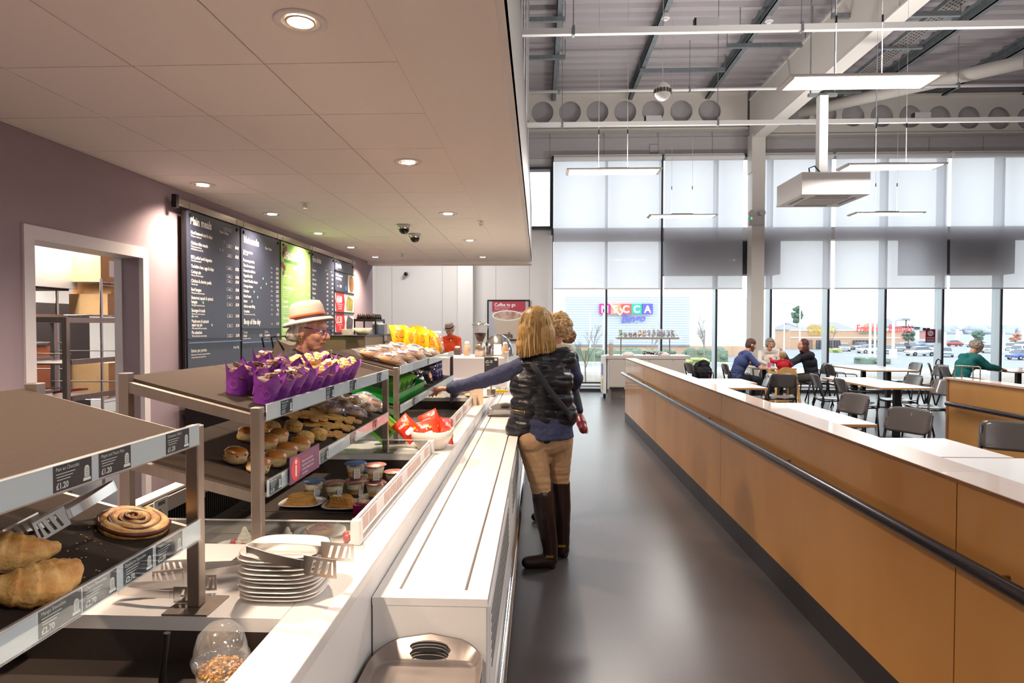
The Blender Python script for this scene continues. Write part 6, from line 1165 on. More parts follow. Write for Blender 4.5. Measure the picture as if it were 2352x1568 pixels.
for x in (-0.16, 0.16):
    for y in (-0.19, 0.34): m.b2((x-0.01, y-0.01, 0), (x+0.01, y+0.01, 0.2), DARK)
m.build('tray_frame', t); c0 = None
CUPD = mat('dark_glaze', '#2c201c', 0.15, coat=0.6); rnd = random.Random(8); base = t.location
nth = ['first', 'second', 'third', 'fourth', 'fifth', 'sixth', 'seventh', 'eighth', 'ninth', 'tenth', 'eleventh', 'twelfth']
for i in range(12):
    l = (base[0]-0.1+0.1*(i % 3), base[1]-0.14+0.135*(i//3), CZ+0.236); lb = 'dark brown cup on the rack, %s from the near left corner' % nth[i]
    if c0 is None: m = MB(); m.lathe([(0.0001, 0.075), (0.025, 0.075), (0.036, 0.05), (0.042, 0.0), (0.038, 0.0), (0.032, 0.05), (0.0001, 0.07)], CUPD, 18); m.tube([(0.036, 0, 0.055), (0.058, 0, 0.05), (0.058, 0, 0.025), (0.04, 0, 0.015)], 0.005, CUPD, 6); c0 = m.build('cup', label=lb, cat='cup', group='dark cups on the rack', loc=l, rot=(0, 0, rnd.uniform(0, 6)))
    else: dup(c0, l, rnd.uniform(0, 6), lb)
t = thing('water_dispenser', 'upright chrome and blue grey drink dispenser beside the brown cabinet', 'dispenser', on(872, -2.42, 0.0)); m = MB(); m.b2((-0.1, -0.08, 0), (0.1, 0.12, 1.35), BRN); m.b2((-0.09, -0.07, 1.35), (0.09, 0.11, 1.62), STEEL, 0.01); m.b2((-0.09, -0.085, 1.36), (0.09, -0.07, 1.6), mat('blue_grey_panel', '#5f6c86', 0.3, 0.3)); m.b2((-0.05, -0.12, 1.42), (0.05, -0.085, 1.46), BLACK); m.build('body', t)
# items behind the muffin shelf
t = thing('tilted_scoop_bin', 'tilted grey brown bin with a black handle frame left of the staff woman', 'bin', (-1.78, 4.3, 0.0)); m = MB(); B = TR(0.02, 0, 1.37, 0, 0.35, 0)
m.b2((-0.06, -0.07, -0.12), (0.04, 0.07, 0.1), mat('taupe_bin', '#6d6258', 0.5), M=B); m.build('bin_body', t); m = MB(); m.tube([(-0.05, -0.075, 1.25), (-0.1, -0.075, 1.5), (-0.0, -0.075, 1.51), (0.05, -0.075, 1.42)], 0.006, BLACK, 8); m.tube([(-0.05, 0.075, 1.25), (-0.1, 0.075, 1.5), (0.0, 0.075, 1.51), (0.05, 0.075, 1.42)], 0.006, BLACK, 8); m.build('handle_frame', t)
m = MB(); m.b2((-0.1, -0.1, 0), (0.08, 0.1, 1.24), DARK); m.build('pedestal', t)
t = thing('back_bench', 'low dark bench along the staff aisle behind the scoop bin', 'bench', (0, 0, 0)); m = MB(); m.b2((-2.98, 5.2, 0), (-2.45, 8.2, 0.9), DARK); m.b2((-2.99, 5.18, 0.9), (-2.43, 8.22, 0.93), STEEL); m.build('bench_body', t)
q = at(752, 812, Y=5.9); 
for i, (px, lb) in enumerate(((746, 'golden sauce pump, left of the pair'), (755, 'golden sauce pump, right of the pair'))):
    X = (px-1236)/F*6.1; m = MB(); m.cyl((0, 0, 0), (0, 0, 0.3), 0.035, STEEL, 14); m.cyl((0, 0, 0.3), (0, 0, 0.345), 0.012, AMBER, 10); m.tube([(0, 0, 0.345), (0.0, 0, 0.37), (0.035, 0, 0.372), (0.05, 0, 0.36)], 0.007, AMBER, 8); m.cyl((0, 0, 0.305), (0, 0, 0.312), 0.022, AMBER, 12)
    m.build('sauce_pump', label=lb, cat='sauce pump', group='sauce pumps', loc=(X, 6.1, 0.93))
m = MB(); m.b2((-0.14, -0.2, 0), (0.18, 0.25, 0.93), DARK); m.build('pump_stand', label='dark stand under the two sauce pumps', cat='stand', loc=((750-1236)/F*6.1, 6.1, 0))
for i in range(2):
    m = MB(); m.lathe([(0.03, 0), (0.042, 0.30), (0.045, 0.31)], PLASTIC, 18); 
    for k in range(8): m.lathe([(0.031+0.0012*k, 0.03+0.03*k), (0.034+0.0012*k, 0.034+0.03*k)], GREYP, 18)
    m.build('cup_tower', label='stack of clear plastic cups behind the chin, '+('nearer' if i == 0 else 'farther'), cat='cups', loc=((733-1236)/F*(6.0+0.12*i), 6.0+0.12*i, 0.93))
# poster on the back wall --------------------------------------------------------
p0, p1 = at(1122, 691, Y=YW-0.05), at(1214, 779, Y=YW-0.05); t = thing('coffee_poster', 'black framed Coffee to go poster behind the blonde woman', 'poster', (p0.x, YW-0.02, p1.z)); W = p1.x-p0.x; H = p0.z-p1.z; m = MB()
m.b2((-0.03, -0.035, -0.03), (W+0.03, 0.0, 0.0), BLACK); m.b2((-0.03, -0.035, H), (W+0.03, 0.0, H+0.03), BLACK); m.b2((-0.03, -0.035, 0), (0, 0.0, H), BLACK); m.b2((W, -0.035, 0), (W+0.03, 0.0, H), BLACK); m.build('frame', t)
m = MB(); m.b2((0, -0.02, 0), (W, 0.0, H), mat('poster_grey', '#b8b8c0', 0.4)); m.b2((0.09, -0.023, H*0.72), (W*0.92, -0.0205, H), mat('poster_rose', '#b84656', 0.4)); cup_ = mat('cup_print', '#cbb9a8', 0.5)
m.prism([(0.09, H*0.66), (W*0.85, H*0.66), (W*0.7, 0.0), (0.24, 0.0)], 0.001, cup_, Matrix.Translation((0, -0.021, 0)) @ FY); m.prism([(0.47+0.38*cos(a), H*0.62+0.13*sin(a)) for a in [2*pi*k/28 for k in range(28)]], 0.002, INK, Matrix.Translation((0, -0.022, 0)) @ FY); m.prism([(0.47+0.34*cos(a), H*0.62+0.105*sin(a)) for a in [2*pi*k/28 for k in range(28)]], 0.003, mat('coffee_froth', '#a87f6c', 0.6, col2='#d8c0ae', nscale=9), Matrix.Translation((0, -0.022, 0)) @ FY)
m.text('Coffee to go', 0.12, INK, Matrix.Translation((0.15, -0.024, H*0.86)) @ FY, bold=0.02, wmax=0.52); m.text('All of our hot drinks are', 0.045, INK, Matrix.Translation((0.15, -0.024, H*0.81)) @ FY, wmax=0.4); m.text('available to take away.', 0.045, INK, Matrix.Translation((0.15, -0.024, H*0.765)) @ FY, wmax=0.4); m.text('cafe', 0.2, mat('mocha_ink', '#6d5a52', 0.5), Matrix.Translation((0.33, -0.024, 0.03)) @ FY, bold=0.05)
m.build('print', t)
m = MB(); m.cyl((0, 0, 0), (0, -0.1, 0), 0.07, CHROME, 20, 0.055); m.ell((0.0, -0.12, 0), (0.05, 0.05, 0.05), BLACK, 16); p = at(934, 630, Y=YW-0.01); m.build('wall_camera', label='dome camera fixed to the white back wall', cat='camera', loc=(p.x, YW-0.003, p.z))
# ================================================================ KITCHEN THROUGH THE DOORWAY
def kb(px, py, Y): return at(px, py, Y=Y)
HOODM = mat('hood_steel', '#d8d4cc', 0.25, 0.3)
p0, p1 = at(40, 540, X=-4.6), at(178, 664, X=-4.6); t = thing('extractor_hood', 'large pale extractor hood hanging in the kitchen', 'extractor hood', (0, 0, 0)); z0 = p1.z; m = MB(); m.b2((-6.3, 3.4, z0), (-4.6, p1.y, 2.6), HOODM); m.b2((-6.25, 3.45, z0-0.02), (-4.65, p1.y-0.05, z0), BLACK); m.build('canopy', t)
OV = mat('oven_black', '#26201f', 0.35, 0.3)
p = at(205, 700, X=-5.6); t = thing('oven_bank', 'black oven bank along the kitchen wall', 'oven', (0, 0, 0)); m = MB(); m.b2((-6.3, 4.6, 0.1), (-5.6, p.y, p.z), OV); m.build('oven_case', t)
for k in range(3): m = MB(); m.b2((-5.6, 4.9+0.75*k, 0.5), (-5.585, 5.5+0.75*k, 1.35), mat('oven_glass', '#6a3c28', 0.15, 0.3)); m.cyl((-5.57, 4.95+0.75*k, 1.38), (-5.57, 5.45+0.75*k, 1.38), 0.012, CHROME, 8); m.build('oven_door', t)
def rack(x0, y0, x1, y1, h, n, label, hand=True):
    t = thing('steel_rack', label, 'rack', (0, 0, 0), 0, 'steel racks in the kitchen'); m = MB()
    for x in (x0, x1):
        for y in (y0, y1): m.b2((x-0.018, y-0.018, 0), (x+0.018, y+0.018, h), STEEL)
    for y in (y0, y1): m.b2((x0, y-0.015, h-0.04), (x1, y+0.015, h), STEEL)
    for x in (x0, x1): m.b2((x-0.0175, y0, h-0.041), (x+0.0175, y1, h-0.001), STEEL)
    m.build('frame', t)
    for k in range(n):
        m = MB(); z = h-0.28-0.26*k
        for y in (y0+0.03, y1-0.03): m.b2((x0, y-0.025, z), (x1, y+0.025, z+0.006), STEEL)
        m.build('runner', t)
    return t
pa, pb = at(146, 728, X=-3.55), at(288, 728, X=-3.55); rack(-4.15, pa.y+0.02, -3.55, pb.y-0.05, pa.z+0.0, 4, 'tall steel tray rack just inside the doorway')
pc = at(64, 720, X=-4.7); pd = at(148, 720, X=-4.7); rack(-5.3, pc.y, -4.7, pd.y, pc.z, 3, 'steel work rack with shelves at the left of the doorway')
for z, lb in ((1.0, 'upper baking tray with a red cloth in the tall rack'), (1.28, 'baking tray in the middle of the tall rack')):
    m = MB(); y_ = (pa.y+pb.y)/2; m.b2((-0.28, -0.25, 0), (0.28, 0.25, 0.012), STEEL); m.b2((-0.28, -0.25, 0.012), (-0.26, 0.25, 0.04), STEEL); m.b2((0.26, -0.25, 0.012), (0.28, 0.25, 0.04), STEEL); m.build('baking_tray', label=lb, cat='tray', group='baking trays in the rack', loc=(-3.85, y_, z))
m = MB(); 
for k in range(4): m.tube([(0.02*k, -0.15, 0.01+0.004*k), (0.03+0.02*k, 0, 0.02), (0.02*k, 0.14, 0.012)], 0.009, REDD, 6)
m.build('red_cloth', label='folded red cloth on the lower baking tray', cat='cloth', loc=(-3.8, (pa.y+pb.y)/2, 1.045))
# wire shelving with boxes
pw = at(232, 640, X=-4.3); y0 = pw.y; t = thing('wire_shelving', 'chrome wire shelving carrying cardboard boxes', 'shelving', (0, 0, 0)); m = MB(); y1 = y0+1.2
for x in (-4.75, -4.3):
    for y in (y0, y1): m = MB(); m.cyl((x, y, 0), (x, y, pw.z), 0.014, CHROME, 10); m.build('post', t)
if 1: pass; lv = [pw.z-0.03, at(250, 724, X=-4.3).z, 0.85, 0.3]
for z in lv:
    m = MB();
    for k in range(9): m.cyl((-4.75, y0+1.2*k/8, z), (-4.3, y0+1.2*k/8, z), 0.004, CHROME, 6)
    for x in (-4.75, -4.3): m.cyl((x, y0, z), (x, y1, z), 0.005, CHROME, 6); m.cyl((x, y0, z-0.03), (x, y1, z-0.03), 0.005, CHROME, 6)
    m.build('wire_shelf', t)
def cbox(name, c, d, label):
    m = MB(); m.b2((-d[0]/2, -d[1]/2, 0), (d[0]/2, d[1]/2, d[2]), CARD); m.b2((-d[0]/2-0.001, -0.02, d[2]-0.0), (d[0]/2+0.001, 0.02, d[2]+0.001), mat('parcel_tape', '#b08a58', 0.3)); m.b2((d[0]/2, -d[1]*0.3, d[2]*0.2), (d[0]/2+0.001, d[1]*0.3, d[2]*0.8), INK)
    for k in range(8): m.b2((d[0]/2+0.001, -0.06+0.014*k, d[2]*0.28), (d[0]/2+0.0015, -0.052+0.014*k, d[2]*0.4), INKD)
    return m.build(name, label=label, cat='box', group='cardboard boxes in the kitchen', loc=c)
cbox('cardboard_box', (-4.52, y0+0.32, lv[0]+0.006), (0.42, 0.62, 0.27), 'large cardboard box on top of the wire shelving'); cbox('cardboard_box', (-4.52, y0+0.36, lv[0]+0.278), (0.42, 0.58, 0.25), 'cardboard box stacked above the large one, near the kitchen ceiling')
zz = lv[1]+0.006
cbox('cardboard_box', (-4.52, y0+0.42, zz), (0.4, 0.6, 0.21), 'labelled cardboard box, lower of the two on the second wire shelf'); cbox('cardboard_box', (-4.52, y0+0.45, zz+0.213), (0.4, 0.55, 0.2), 'labelled cardboard box, upper of the two on the second wire shelf')
cbox('cardboard_box', (-4.52, y0+0.42, lv[2]+0.006), (0.4, 0.6, 0.35), 'cardboard box behind the tall tray rack')
# white machine parts low in the aisle and freezer-like unit behind stands
# ================================================================ SEATING AREA
PLY = mat('birch_ply', '#c69254', 0.35, col2='#b27e42', nscale=1.6, stretch=(1, 1, 0.5), coat=0.25); PLYT = mat('birch_top', '#d2b29c', 0.3, noise_=0.05, nscale=5, stretch=(1, 0.1, 1), coat=0.3); PLYE = mat('ply_edge', '#8a5c34', 0.5, noise_=0.3, nscale=40, stretch=(0.2, 0.2, 8)); RAILM = mat('rail_dark', '#3f3a40', 0.22, 0.8)
t = thing('low_partition', 'long low birch plywood partition with dark handrail beside the walkway', 'partition', (0, 0, 0)); X0, X1, YE, PZ = 1.46, 1.62, 10.64, 1.052; js = [-1.2, 2.25, 5.09, 7.9, YE]
for i in range(4): m = MB(); m.b2((X0, js[i]+0.003, 0.145), (X0+0.018, js[i+1]-0.003, PZ-0.012), PLY); m.build('ply_panel', t)
m = MB(); m.b2((X0+0.019, -1.2, 0.0), (X1-0.02, YE-0.01, PZ-0.014), PLYE); m.b2((X1-0.018, -1.2, 0.1), (X1, YE, PZ-0.012), PLY); m.b2((X0, YE-0.009, 0.14), (X1-0.019, YE, PZ-0.012), PLY); m.build('core', t)
js2 = [-1.2, 2.35, 5.3, 8.1, YE+0.01]
for i in range(4): m = MB(); m.b2((X0-0.008, js2[i]+0.001, PZ), (X1+0.008, js2[i+1]-0.001, PZ+0.003), PLYT); m.b2((X0-0.0075, js2[i]+0.001, PZ-0.0115), (X1+0.0075, js2[i+1]-0.001, PZ-0.0005), PLYE); m.build('top_cap', t)
m = MB(); m.b2((X0-0.004, -1.2, 0.0), (X0+0.0185, YE, 0.143), mat('skirting_grey', '#2e2c30', 0.4)); m.build('skirting', t); RX, RZ = X0-0.062, 0.805
m = MB(); m.cyl((RX, -1.2, RZ), (RX, YE-0.06, RZ), 0.024, RAILM, 20); m.ell((RX, YE-0.06, RZ), (0.024, 0.02, 0.024), RAILM, 14); m.build('handrail', t)
for y in (0.6, 2.0, 3.7, 5.4, 7.1, 8.8, 10.3): m = MB(); m.tube([(X0, y, RZ), (RX, y, RZ)], 0.007, STEEL, 8); m.build('rail_bracket', t)
t = thing('low_partition', 'shorter birch plywood partition at the right with a dark handrail', 'partition', (0, 0, 0)); X2 = at(2178, 866, Y=6.7).x; Y2 = 6.72; m = MB(); m.b2((X2, 0.5, 0.0), (X2+0.16, Y2, PZ-0.01), PLY); m.b2((X2-0.006, Y2-0.035, 0.0), (X2, Y2, PZ-0.01), PLYE); m.build('core', t)
m = MB(); m.b2((X2-0.02, 0.5, PZ-0.009), (X2+0.17, Y2+0.01, PZ+0.01), PLYT); m.build('top_cap', t); m = MB(); m.cyl((X2-0.06, 0.5, 0.80), (X2-0.06, Y2-0.1, 0.80), 0.024, RAILM, 20); m.build('handrail', t)
for y in (1.5, 3.5, 5.5): m = MB(); m.tube([(X2, y, 0.8), (X2-0.06, y, 0.8)], 0.007, STEEL, 8); m.build('rail_bracket', t)
t = thing('steel_hoop_rack', 'small brushed steel hoop rail standing on the right partition', 'rail', (X2+0.03, Y2-0.2, PZ+0.01)); m = MB(); m.tube([(0, 0, 0), (0, 0, 0.115), (0.02, 0.0, 0.125), (0.19, 0.15, 0.125), (0.2, 0.15, 0.115), (0.2, 0.15, 0.0)] if 0 else [(-0.005, 0.12, 0), (-0.005, 0.12, 0.115), (0.0, 0.11, 0.125), (0.115, -0.06, 0.125), (0.12, -0.07, 0.115), (0.12, -0.07, 0)], 0.006, STEEL, 8); m.cyl((0.03, 0.065, 0), (0.03, 0.065, 0.122), 0.006, STEEL, 8); m.cyl((0.085, -0.018, 0), (0.085, -0.018, 0.122), 0.006, STEEL, 8); m.build('hoop', t)
# tables --------------------------------------------------------------------------
TOP = mat('table_laminate', '#e9e6e6', 0.3, coat=0.3); TEDGE = mat('table_edge', '#b88a5c', 0.5)
def table(x0, x1, y0, y1, label, ped, group=None):
    cx, cy = (x0+x1)/2, (y0+y1)/2; t = thing('cafe_table', label, 'table', (cx, cy, 0), 0, group or 'white topped cafe tables'); w, d = (x1-x0)/2, (y1-y0)/2; m = MB(); m.b2((-w, -d, 0.72), (w, d, 0.746), TEDGE, 0.004); m.b2((-w+0.003, -d+0.003, 0.7461), (w-0.003, d-0.003, 0.749), TOP); m.build('table_top', t)
    for px, py in ped: m = MB(); m.b2((px-0.04, py-0.04, 0.02), (px+0.04, py+0.04, 0.72), DARK, 0.006); m.build('pedestal', t); m = MB(); m.lathe([(0.0001, 0.022), (0.2, 0.016), (0.22, 0.008), (0.22, 0), (0.0001, 0)], DARK, 28, M=Matrix.Translation((px, py, 0))); m.build('base', t)
    return t
table(1.83, 3.04, 4.14, 4.84, 'large white table top nearest the camera behind the partition, farther of two', [(-0.3, 0), (0.3, 0)])
table(1.83, 3.08, 3.40, 4.12, 'white table top nearest the camera at the lower right', [(-0.3, 0), (0.3, 0)])
table(1.9, 2.90, 5.50, 6.33, 'white table beside the partition, nearer of the middle pair', [(-0.2, 0), (0.2, 0)])
table(1.9, 2.90, 6.35, 7.02, 'white table beside the partition, farther of the middle pair', [(0, 0)])
table(1.95, 3.13, 8.72, 9.47, 'white table beside the partition in front of the man, nearer of the pair', [(0, 0)])
table(1.95, 3.25, 9.49, 10.25, 'white table beside the partition in front of the man, farther of the pair', [(0, 0)])
table(4.70, 5.42, 8.85, 9.75, 'long white table in the middle of the seating, near half', [(0.05, -0.1)])
table(4.70, 5.42, 9.77, 10.65, 'long white table in the middle of the seating, far half', [(0.0, 0.1)])
table(6.35, 7.3, 12.4, 13.15, 'white table near the window behind the middle table, near half', [(0.1, 0)])
table(6.35, 7.3, 13.17, 13.9, 'white table near the window behind the middle table, far half', [(0, 0)])
table(4.42, 5.2, 12.9, 13.6, 'small table at which the family of four sits', [(-0.15, 0), (0.2, 0)])
table(8.9, 10.0, 12.2, 12.9, 'table with cup and teapot in front of the green sweater', [(-0.2, 0)])
# chairs ----------------------------------------------------------------------------
CHS = mat('chair_shell', '#5b5453', 0.28, coat=0.3); CHF = mat('chair_frame', '#332c2c', 0.4, 0.4)
def chair(arms):
    t = thing('cafe_chair', '', 'chair', (0, 0, 0), 0, 'dark cafe chairs'); m = MB(); n = 10
    def shell(fn, m, th):
        A = [[fn(i/n, j/n) for i in range(n+1)] for j in range(n+1)]; vs = [v for r in A for v in r]; N = len(vs); vs2 = [(v[0], v[1], v[2]) for v in vs]+[(v[0]+th[0], v[1]+th[1], v[2]+th[2]) for v in vs]
        f = [(j*(n+1)+i, j*(n+1)+i+1, (j+1)*(n+1)+i+1, (j+1)*(n+1)+i) for j in range(n) for i in range(n)]; bd = [i for i in range(n+1)]+[j*(n+1)+n for j in range(1, n+1)]+[n*(n+1)+i for i in range(n-1, -1, -1)]+[j*(n+1) for j in range(n-1, 0, -1)]
        m.add(vs2, f+[tuple(N+k for k in reversed(q)) for q in f]+[(bd[(k+1) % len(bd)], bd[k], N+bd[k], N+bd[(k+1) % len(bd)]) for k in range(len(bd))], CHS, True)
    rc = lambda u, v: (1-0.10*(abs(2*v-1)**6), 1-0.10*(abs(2*u-1)**6))
    shell(lambda u, v: (0.21*(2*u-1)*rc(u, v)[0], -0.21+0.42*v*1.0, 0.445+0.02*(2*u-1)**2-0.012*sin(pi*v)), m, (0, 0, 0.012)); m.build('seat', t)
    m = MB(); shell(lambda u, v: (0.205*(2*u-1)*rc(u, v)[0], 0.185+0.075*v+0.03*(1-(2*u-1)**2), 0.62+0.225*(v-0.5)*rc(u, v)[1]+0.112), m, (0, 0.012, 0)); m.build('backrest', t)
    for s in (-1, 1):
        m = MB(); m.tube([(s*0.2, -0.17, 0.44), (s*0.215, -0.2, 0.0)], 0.0125, CHF, 8); m.build('leg', t)
        m = MB(); m.tube([(s*0.20, 0.255, 0.80), (s*0.2, 0.185, 0.47), (s*0.205, 0.18, 0.42), (s*0.22, 0.30, 0.0)], 0.0135, CHF, 8, flat=1.3); m.build('leg', t)
        if arms: m = MB(); m.tube([(s*0.2, 0.235, 0.69), (s*0.235, 0.2, 0.68), (s*0.25, -0.1, 0.665), (s*0.25, -0.16, 0.65), (s*0.245, -0.175, 0.6), (s*0.225, -0.19, 0.44)], 0.009, CHF, 8); m.build('armrest', t)
    m = MB(); m.tube([(-0.2, -0.17, 0.435), (0.2, -0.17, 0.435)], 0.01, CHF, 8); m.tube([(-0.2, 0.18, 0.43), (0.2, 0.18, 0.43)], 0.01, CHF, 8)
    for s in (-1, 1): m.tube([(s*0.2, -0.17, 0.435), (s*0.2, 0.18, 0.43)], 0.01, CHF, 8)
    m.build('seat_frame', t); return t
# chair faces -Y at rz=0 (backrest at +Y); rz=90: faces +X; rz=-90 faces -X
CH = [(5.47, 9.1, -82, 0, 'chair at the near right of the middle table, backrest to the right'), (5.55, 9.98, -86, 0, 'pale lit chair at the far right of the middle table'), (4.62, 9.3, 86, 1, 'armchair at the near left of the middle table'), (4.62, 10.12, 84, 0, 'chair at the far left of the middle table'),
      (3.27, 7.08, -75, 0, 'chair whose back stands above the middle table beside the partition'), (3.15, 5.75, -62, 0, 'chair turned away with a rounded back, nearest the middle pedestal'), (3.38, 10.15, -100, 0, 'chair between the partition tables and the highchair'), (3.92, 10.35, 165, 1, 'armchair in front of the highchair'),
      (6.02, 12.75, 88, 1, 'armchair at the left of the window table, near side'), (6.0, 13.5, 86, 1, 'chair at the left of the window table, far side'), (7.68, 12.75, -88, 0, 'chair at the right of the window table, near side'), (7.66, 13.55, -88, 0, 'chair at the right of the window table, far side'),
      (4.02, 12.9, 90, 1, 'armchair the man in blue sits on'), (3.35, 13.2, 100, 1, 'armchair holding the black bag'), (5.62, 13.1, -90, 0, 'chair the long haired woman sits on'), (8.0, 12.35, 80, 0, 'chair the person in green sits on'), (8.45, 13.5, 60, 0, 'empty chair beside the green sweater with a strap hanging on it'), (10.35, 12.9, -88, 0, 'pale chair at the right edge, far side of the cup table'), (10.25, 12.1, -95, 0, 'pale chair at the right edge, near side'), (3.55, 4.85, -35, 0, 'large dark chair back in the lower right corner'), (7.9, 9.62, 190, 0, 'chair the person in the dark jacket sits on')]
cp = {}
for x, y, rz, a, lb in CH:
    if a not in cp: cp[a] = chair(a); cp[a].location = (x, y, 0); cp[a].rotation_euler = (0, 0, radians(rz)); tag(cp[a], lb)
    else: dup(cp[a], (x, y, 0), radians(rz), lb)
# highchair
HW = mat('highchair_wood', '#d2a064', 0.45, noise_=0.08, nscale=12, stretch=(1, 1, 0.2)); HX, HY = 4.62, 12.15; t = thing('highchair', 'wooden highchair with rounded back and white notice', 'highchair', (HX, HY, 0), 0.1)
for sx in (-1, 1):
    for sy in (-1, 1): m = MB(); m.beam((sx*0.25, sy*0.25, 0), (sx*0.17, sy*0.15, 0.78), 0.03, 0.045, HW); m.build('leg', t)
m = MB(); pl = [(-0.17, 0), (0.17, 0), (0.17, 0.2)]+[(0.17*cos(a), 0.2+0.13*sin(a)) for a in [pi*k/12 for k in range(1, 12)]]+[(-0.17, 0.2)]; m.prism(pl, 0.018, HW, Matrix.Translation((0, -0.17, 0.50)) @ FY); m.b2((-0.07, -0.19, 0.64), (0.07, -0.187, 0.71), INK)
for k in range(4): m.b2((-0.055, -0.1915, 0.65+0.014*k), (0.05, -0.19, 0.655+0.014*k), INKD)
m.build('backrest', t); m = MB(); m.b2((-0.17, -0.17, 0.5), (0.17, 0.16, 0.52), HW); m.build('seat', t); m = MB()
for s in (-1, 1): m.b2((s*0.17-0.01, -0.17, 0.68), (s*0.17+0.01, 0.18, 0.73), HW); m.b2((s*0.17-0.01, -0.17, 0.55), (s*0.17+0.01, 0.16, 0.58), HW)
m.b2((-0.18, 0.16, 0.68), (0.18, 0.18, 0.73), HW); m.build('side_rails', t); m = MB(); m.beam((-0.23, -0.23, 0.15), (0.23, -0.23, 0.15), 0.02, 0.04, HW); m.beam((-0.23, 0.23, 0.15), (0.23, 0.23, 0.15), 0.02, 0.04, HW); m.beam((-0.22, -0.22, 0.22), (0.22, -0.22, 0.22), 0.02, 0.03, HW); m.build('stretcher', t)
# bits on and round the tables
BAGM = mat('black_fabric', '#17161a', 0.8, noise_=0.3, nscale=10, bump=0.3); m = MB(); m.ell((0, 0, 0.19), (0.2, 0.16, 0.22), BAGM, 20, amp=0.25); m.ell((0.02, -0.02, 0.36), (0.14, 0.12, 0.09), BAGM, 14, amp=0.3, seed=2); me = remesh(m, 0.012, 2); t = link(me, 'backpack', label='black bag with coat heaped on the armchair left of the man', cat='bag', loc=(3.38, 13.18, 0.45))
m = MB(); m.tube([(-0.1, -0.1, 0.3), (-0.06, -0.12, 0.42), (0.05, -0.1, 0.44), (0.1, -0.08, 0.34)], 0.012, BAGM, 8); m.b2((0.1, -0.17, 0.06), (0.115, -0.16, 0.16), REDD); m.build('handle_strap', t)
m = MB(); m.tube([(0, 0, 0), (0.01, 0, 0.06), (0.06, 0.02, 0.10), (0.12, 0.03, 0.07), (0.11, 0.03, -0.3), (0.06, 0.02, -0.34), (0.0, 0, -0.3), (0, 0, 0)], 0.012, BAGM, 8); m.build('bag_strap', label='black strap hung over the chair back beside the green sweater', cat='strap', loc=(8.22, 13.4, 0.82))
def bottle(x, y, c, label, cap):
    t = thing('drink_bottle', label, 'bottle', (x, y, 0.7492)); m = MB(); m.lathe([(0.0001, 0), (0.032, 0), (0.033, 0.07), (0.03, 0.1)], c, 18); m.build('drink', t); m = MB(); m.lathe([(0.034, 0), (0.035, 0.1), (0.03, 0.15), (0.014, 0.19), (0.014, 0.2)], PLASTIC, 18); m.build('bottle_shell', t); m = MB(); m.cyl((0, 0, 0.2), (0, 0, 0.222), 0.016, cap, 12); m.build('cap', t)
bottle(4.72, 13.1, mat('pink_drink', '#e84a8c', 0.3), 'bottle of pink drink with a black cap on the family table', BLACK); bottle(4.98, 13.25, mat('pale_drink', '#e8dce8', 0.3), 'clear bottle beside the pink one on the family table', INK)
m = MB(); m.lathe([(0.0001, 0), (0.025, 0), (0.04, 0.05), (0.037, 0.05), (0.022, 0.005), (0.0001, 0.005)], CHINA, 20); m.tube([(0.037, 0, 0.04), (0.055, 0, 0.035), (0.05, 0, 0.015), (0.03, 0, 0.01)], 0.004, CHINA, 6); m.build('tea_cup', label='white cup on the table in front of the green sweater', cat='cup', loc=(9.25, 12.5, 0.7592))
m = MB(); m.lathe([(0.0001, 0), (0.05, 0), (0.07, 0.01), (0.0001, 0.006)], CHINA, 20); m.build('saucer', label='white saucer under the tea cup', cat='saucer', loc=(9.25, 12.5, 0.7492))
t = thing('teapot', 'white lidded teapot beside the cup', 'teapot', (9.5, 12.55, 0.7492)); m = MB(); m.lathe([(0.0001, 0), (0.04, 0), (0.055, 0.035), (0.045, 0.08), (0.03, 0.09)], CHINA, 22); m.tube([(0.045, 0, 0.03), (0.08, 0, 0.06), (0.09, 0, 0.085)], [0.012, 0.008, 0.006], CHINA, 8); m.tube([(-0.045, 0, 0.07), (-0.08, 0, 0.065), (-0.08, 0, 0.035), (-0.05, 0, 0.025)], 0.006, CHINA, 8); m.build('pot', t); m = MB(); m.lathe([(0.031, 0.09), (0.02, 0.1), (0.006, 0.103), (0.008, 0.115), (0.0001, 0.118)], CHINA, 18); m.build('lid', t)
# cutlery station ---------------------------------------------------------------------
t = thing('cutlery_counter', 'beige and white self service counter with cupboard doors', 'counter', (0, 0, 0)); xa, xb = at(1394, 820, Y=13.95).x, at(1586, 820, Y=13.95).x; BEI = mat('beige_door', '#c3b8b0', 0.5); m = MB(); m.b2((xa, 13.95, 0.87), (xb, 14.65, 0.945), CORIAN); m.b2((xa, 13.945, 0.875), (xb, 13.95, 0.94), BEI); m.build('worktop', t); m = MB(); m.b2((xa+0.02, 13.98, 0.2), (xb-0.1, 14.6, 0.87), CORIANW); m.b2((xa+0.1, 14.05, 0), (xb-0.2, 14.55, 0.2), mat('kick_panel', '#776d68', 0.5)); m.b2((xa+0.02, 14.0, 0), (xa+0.1, 14.5, 0.2), STEEL); m.build('carcass', t)
ws = [xa+0.04, xa+0.4, xa+0.92, xa+1.44, xb-0.12]
for i in range(4): m = MB(); m.b2((ws[i]+0.01, 13.955, 0.22), (ws[i+1]-0.01, 13.978, 0.86), BEI); m.build('cupboard_door', t)
m = MB(); m.cyl((xa+0.06, 13.93, 0.235), (xa+0.38, 13.93, 0.235), 0.022, BLACK, 12); m.build('kick_bar', t)
t = thing('snack_display_shelf', 'wooden edged shelf on two steel posts above the cutlery counter', 'shelf', (0, 0, 0.945)); sx0, sx1 = at(1416, 776, Y=14.3).x, at(1556, 776, Y=14.3).x; m = MB(); m.b2((sx0, 14.1, 0.36), (sx1, 14.5, 0.395), mat('shelf_taupe', '#a08c7c', 0.5)); m.build('shelf_board', t)
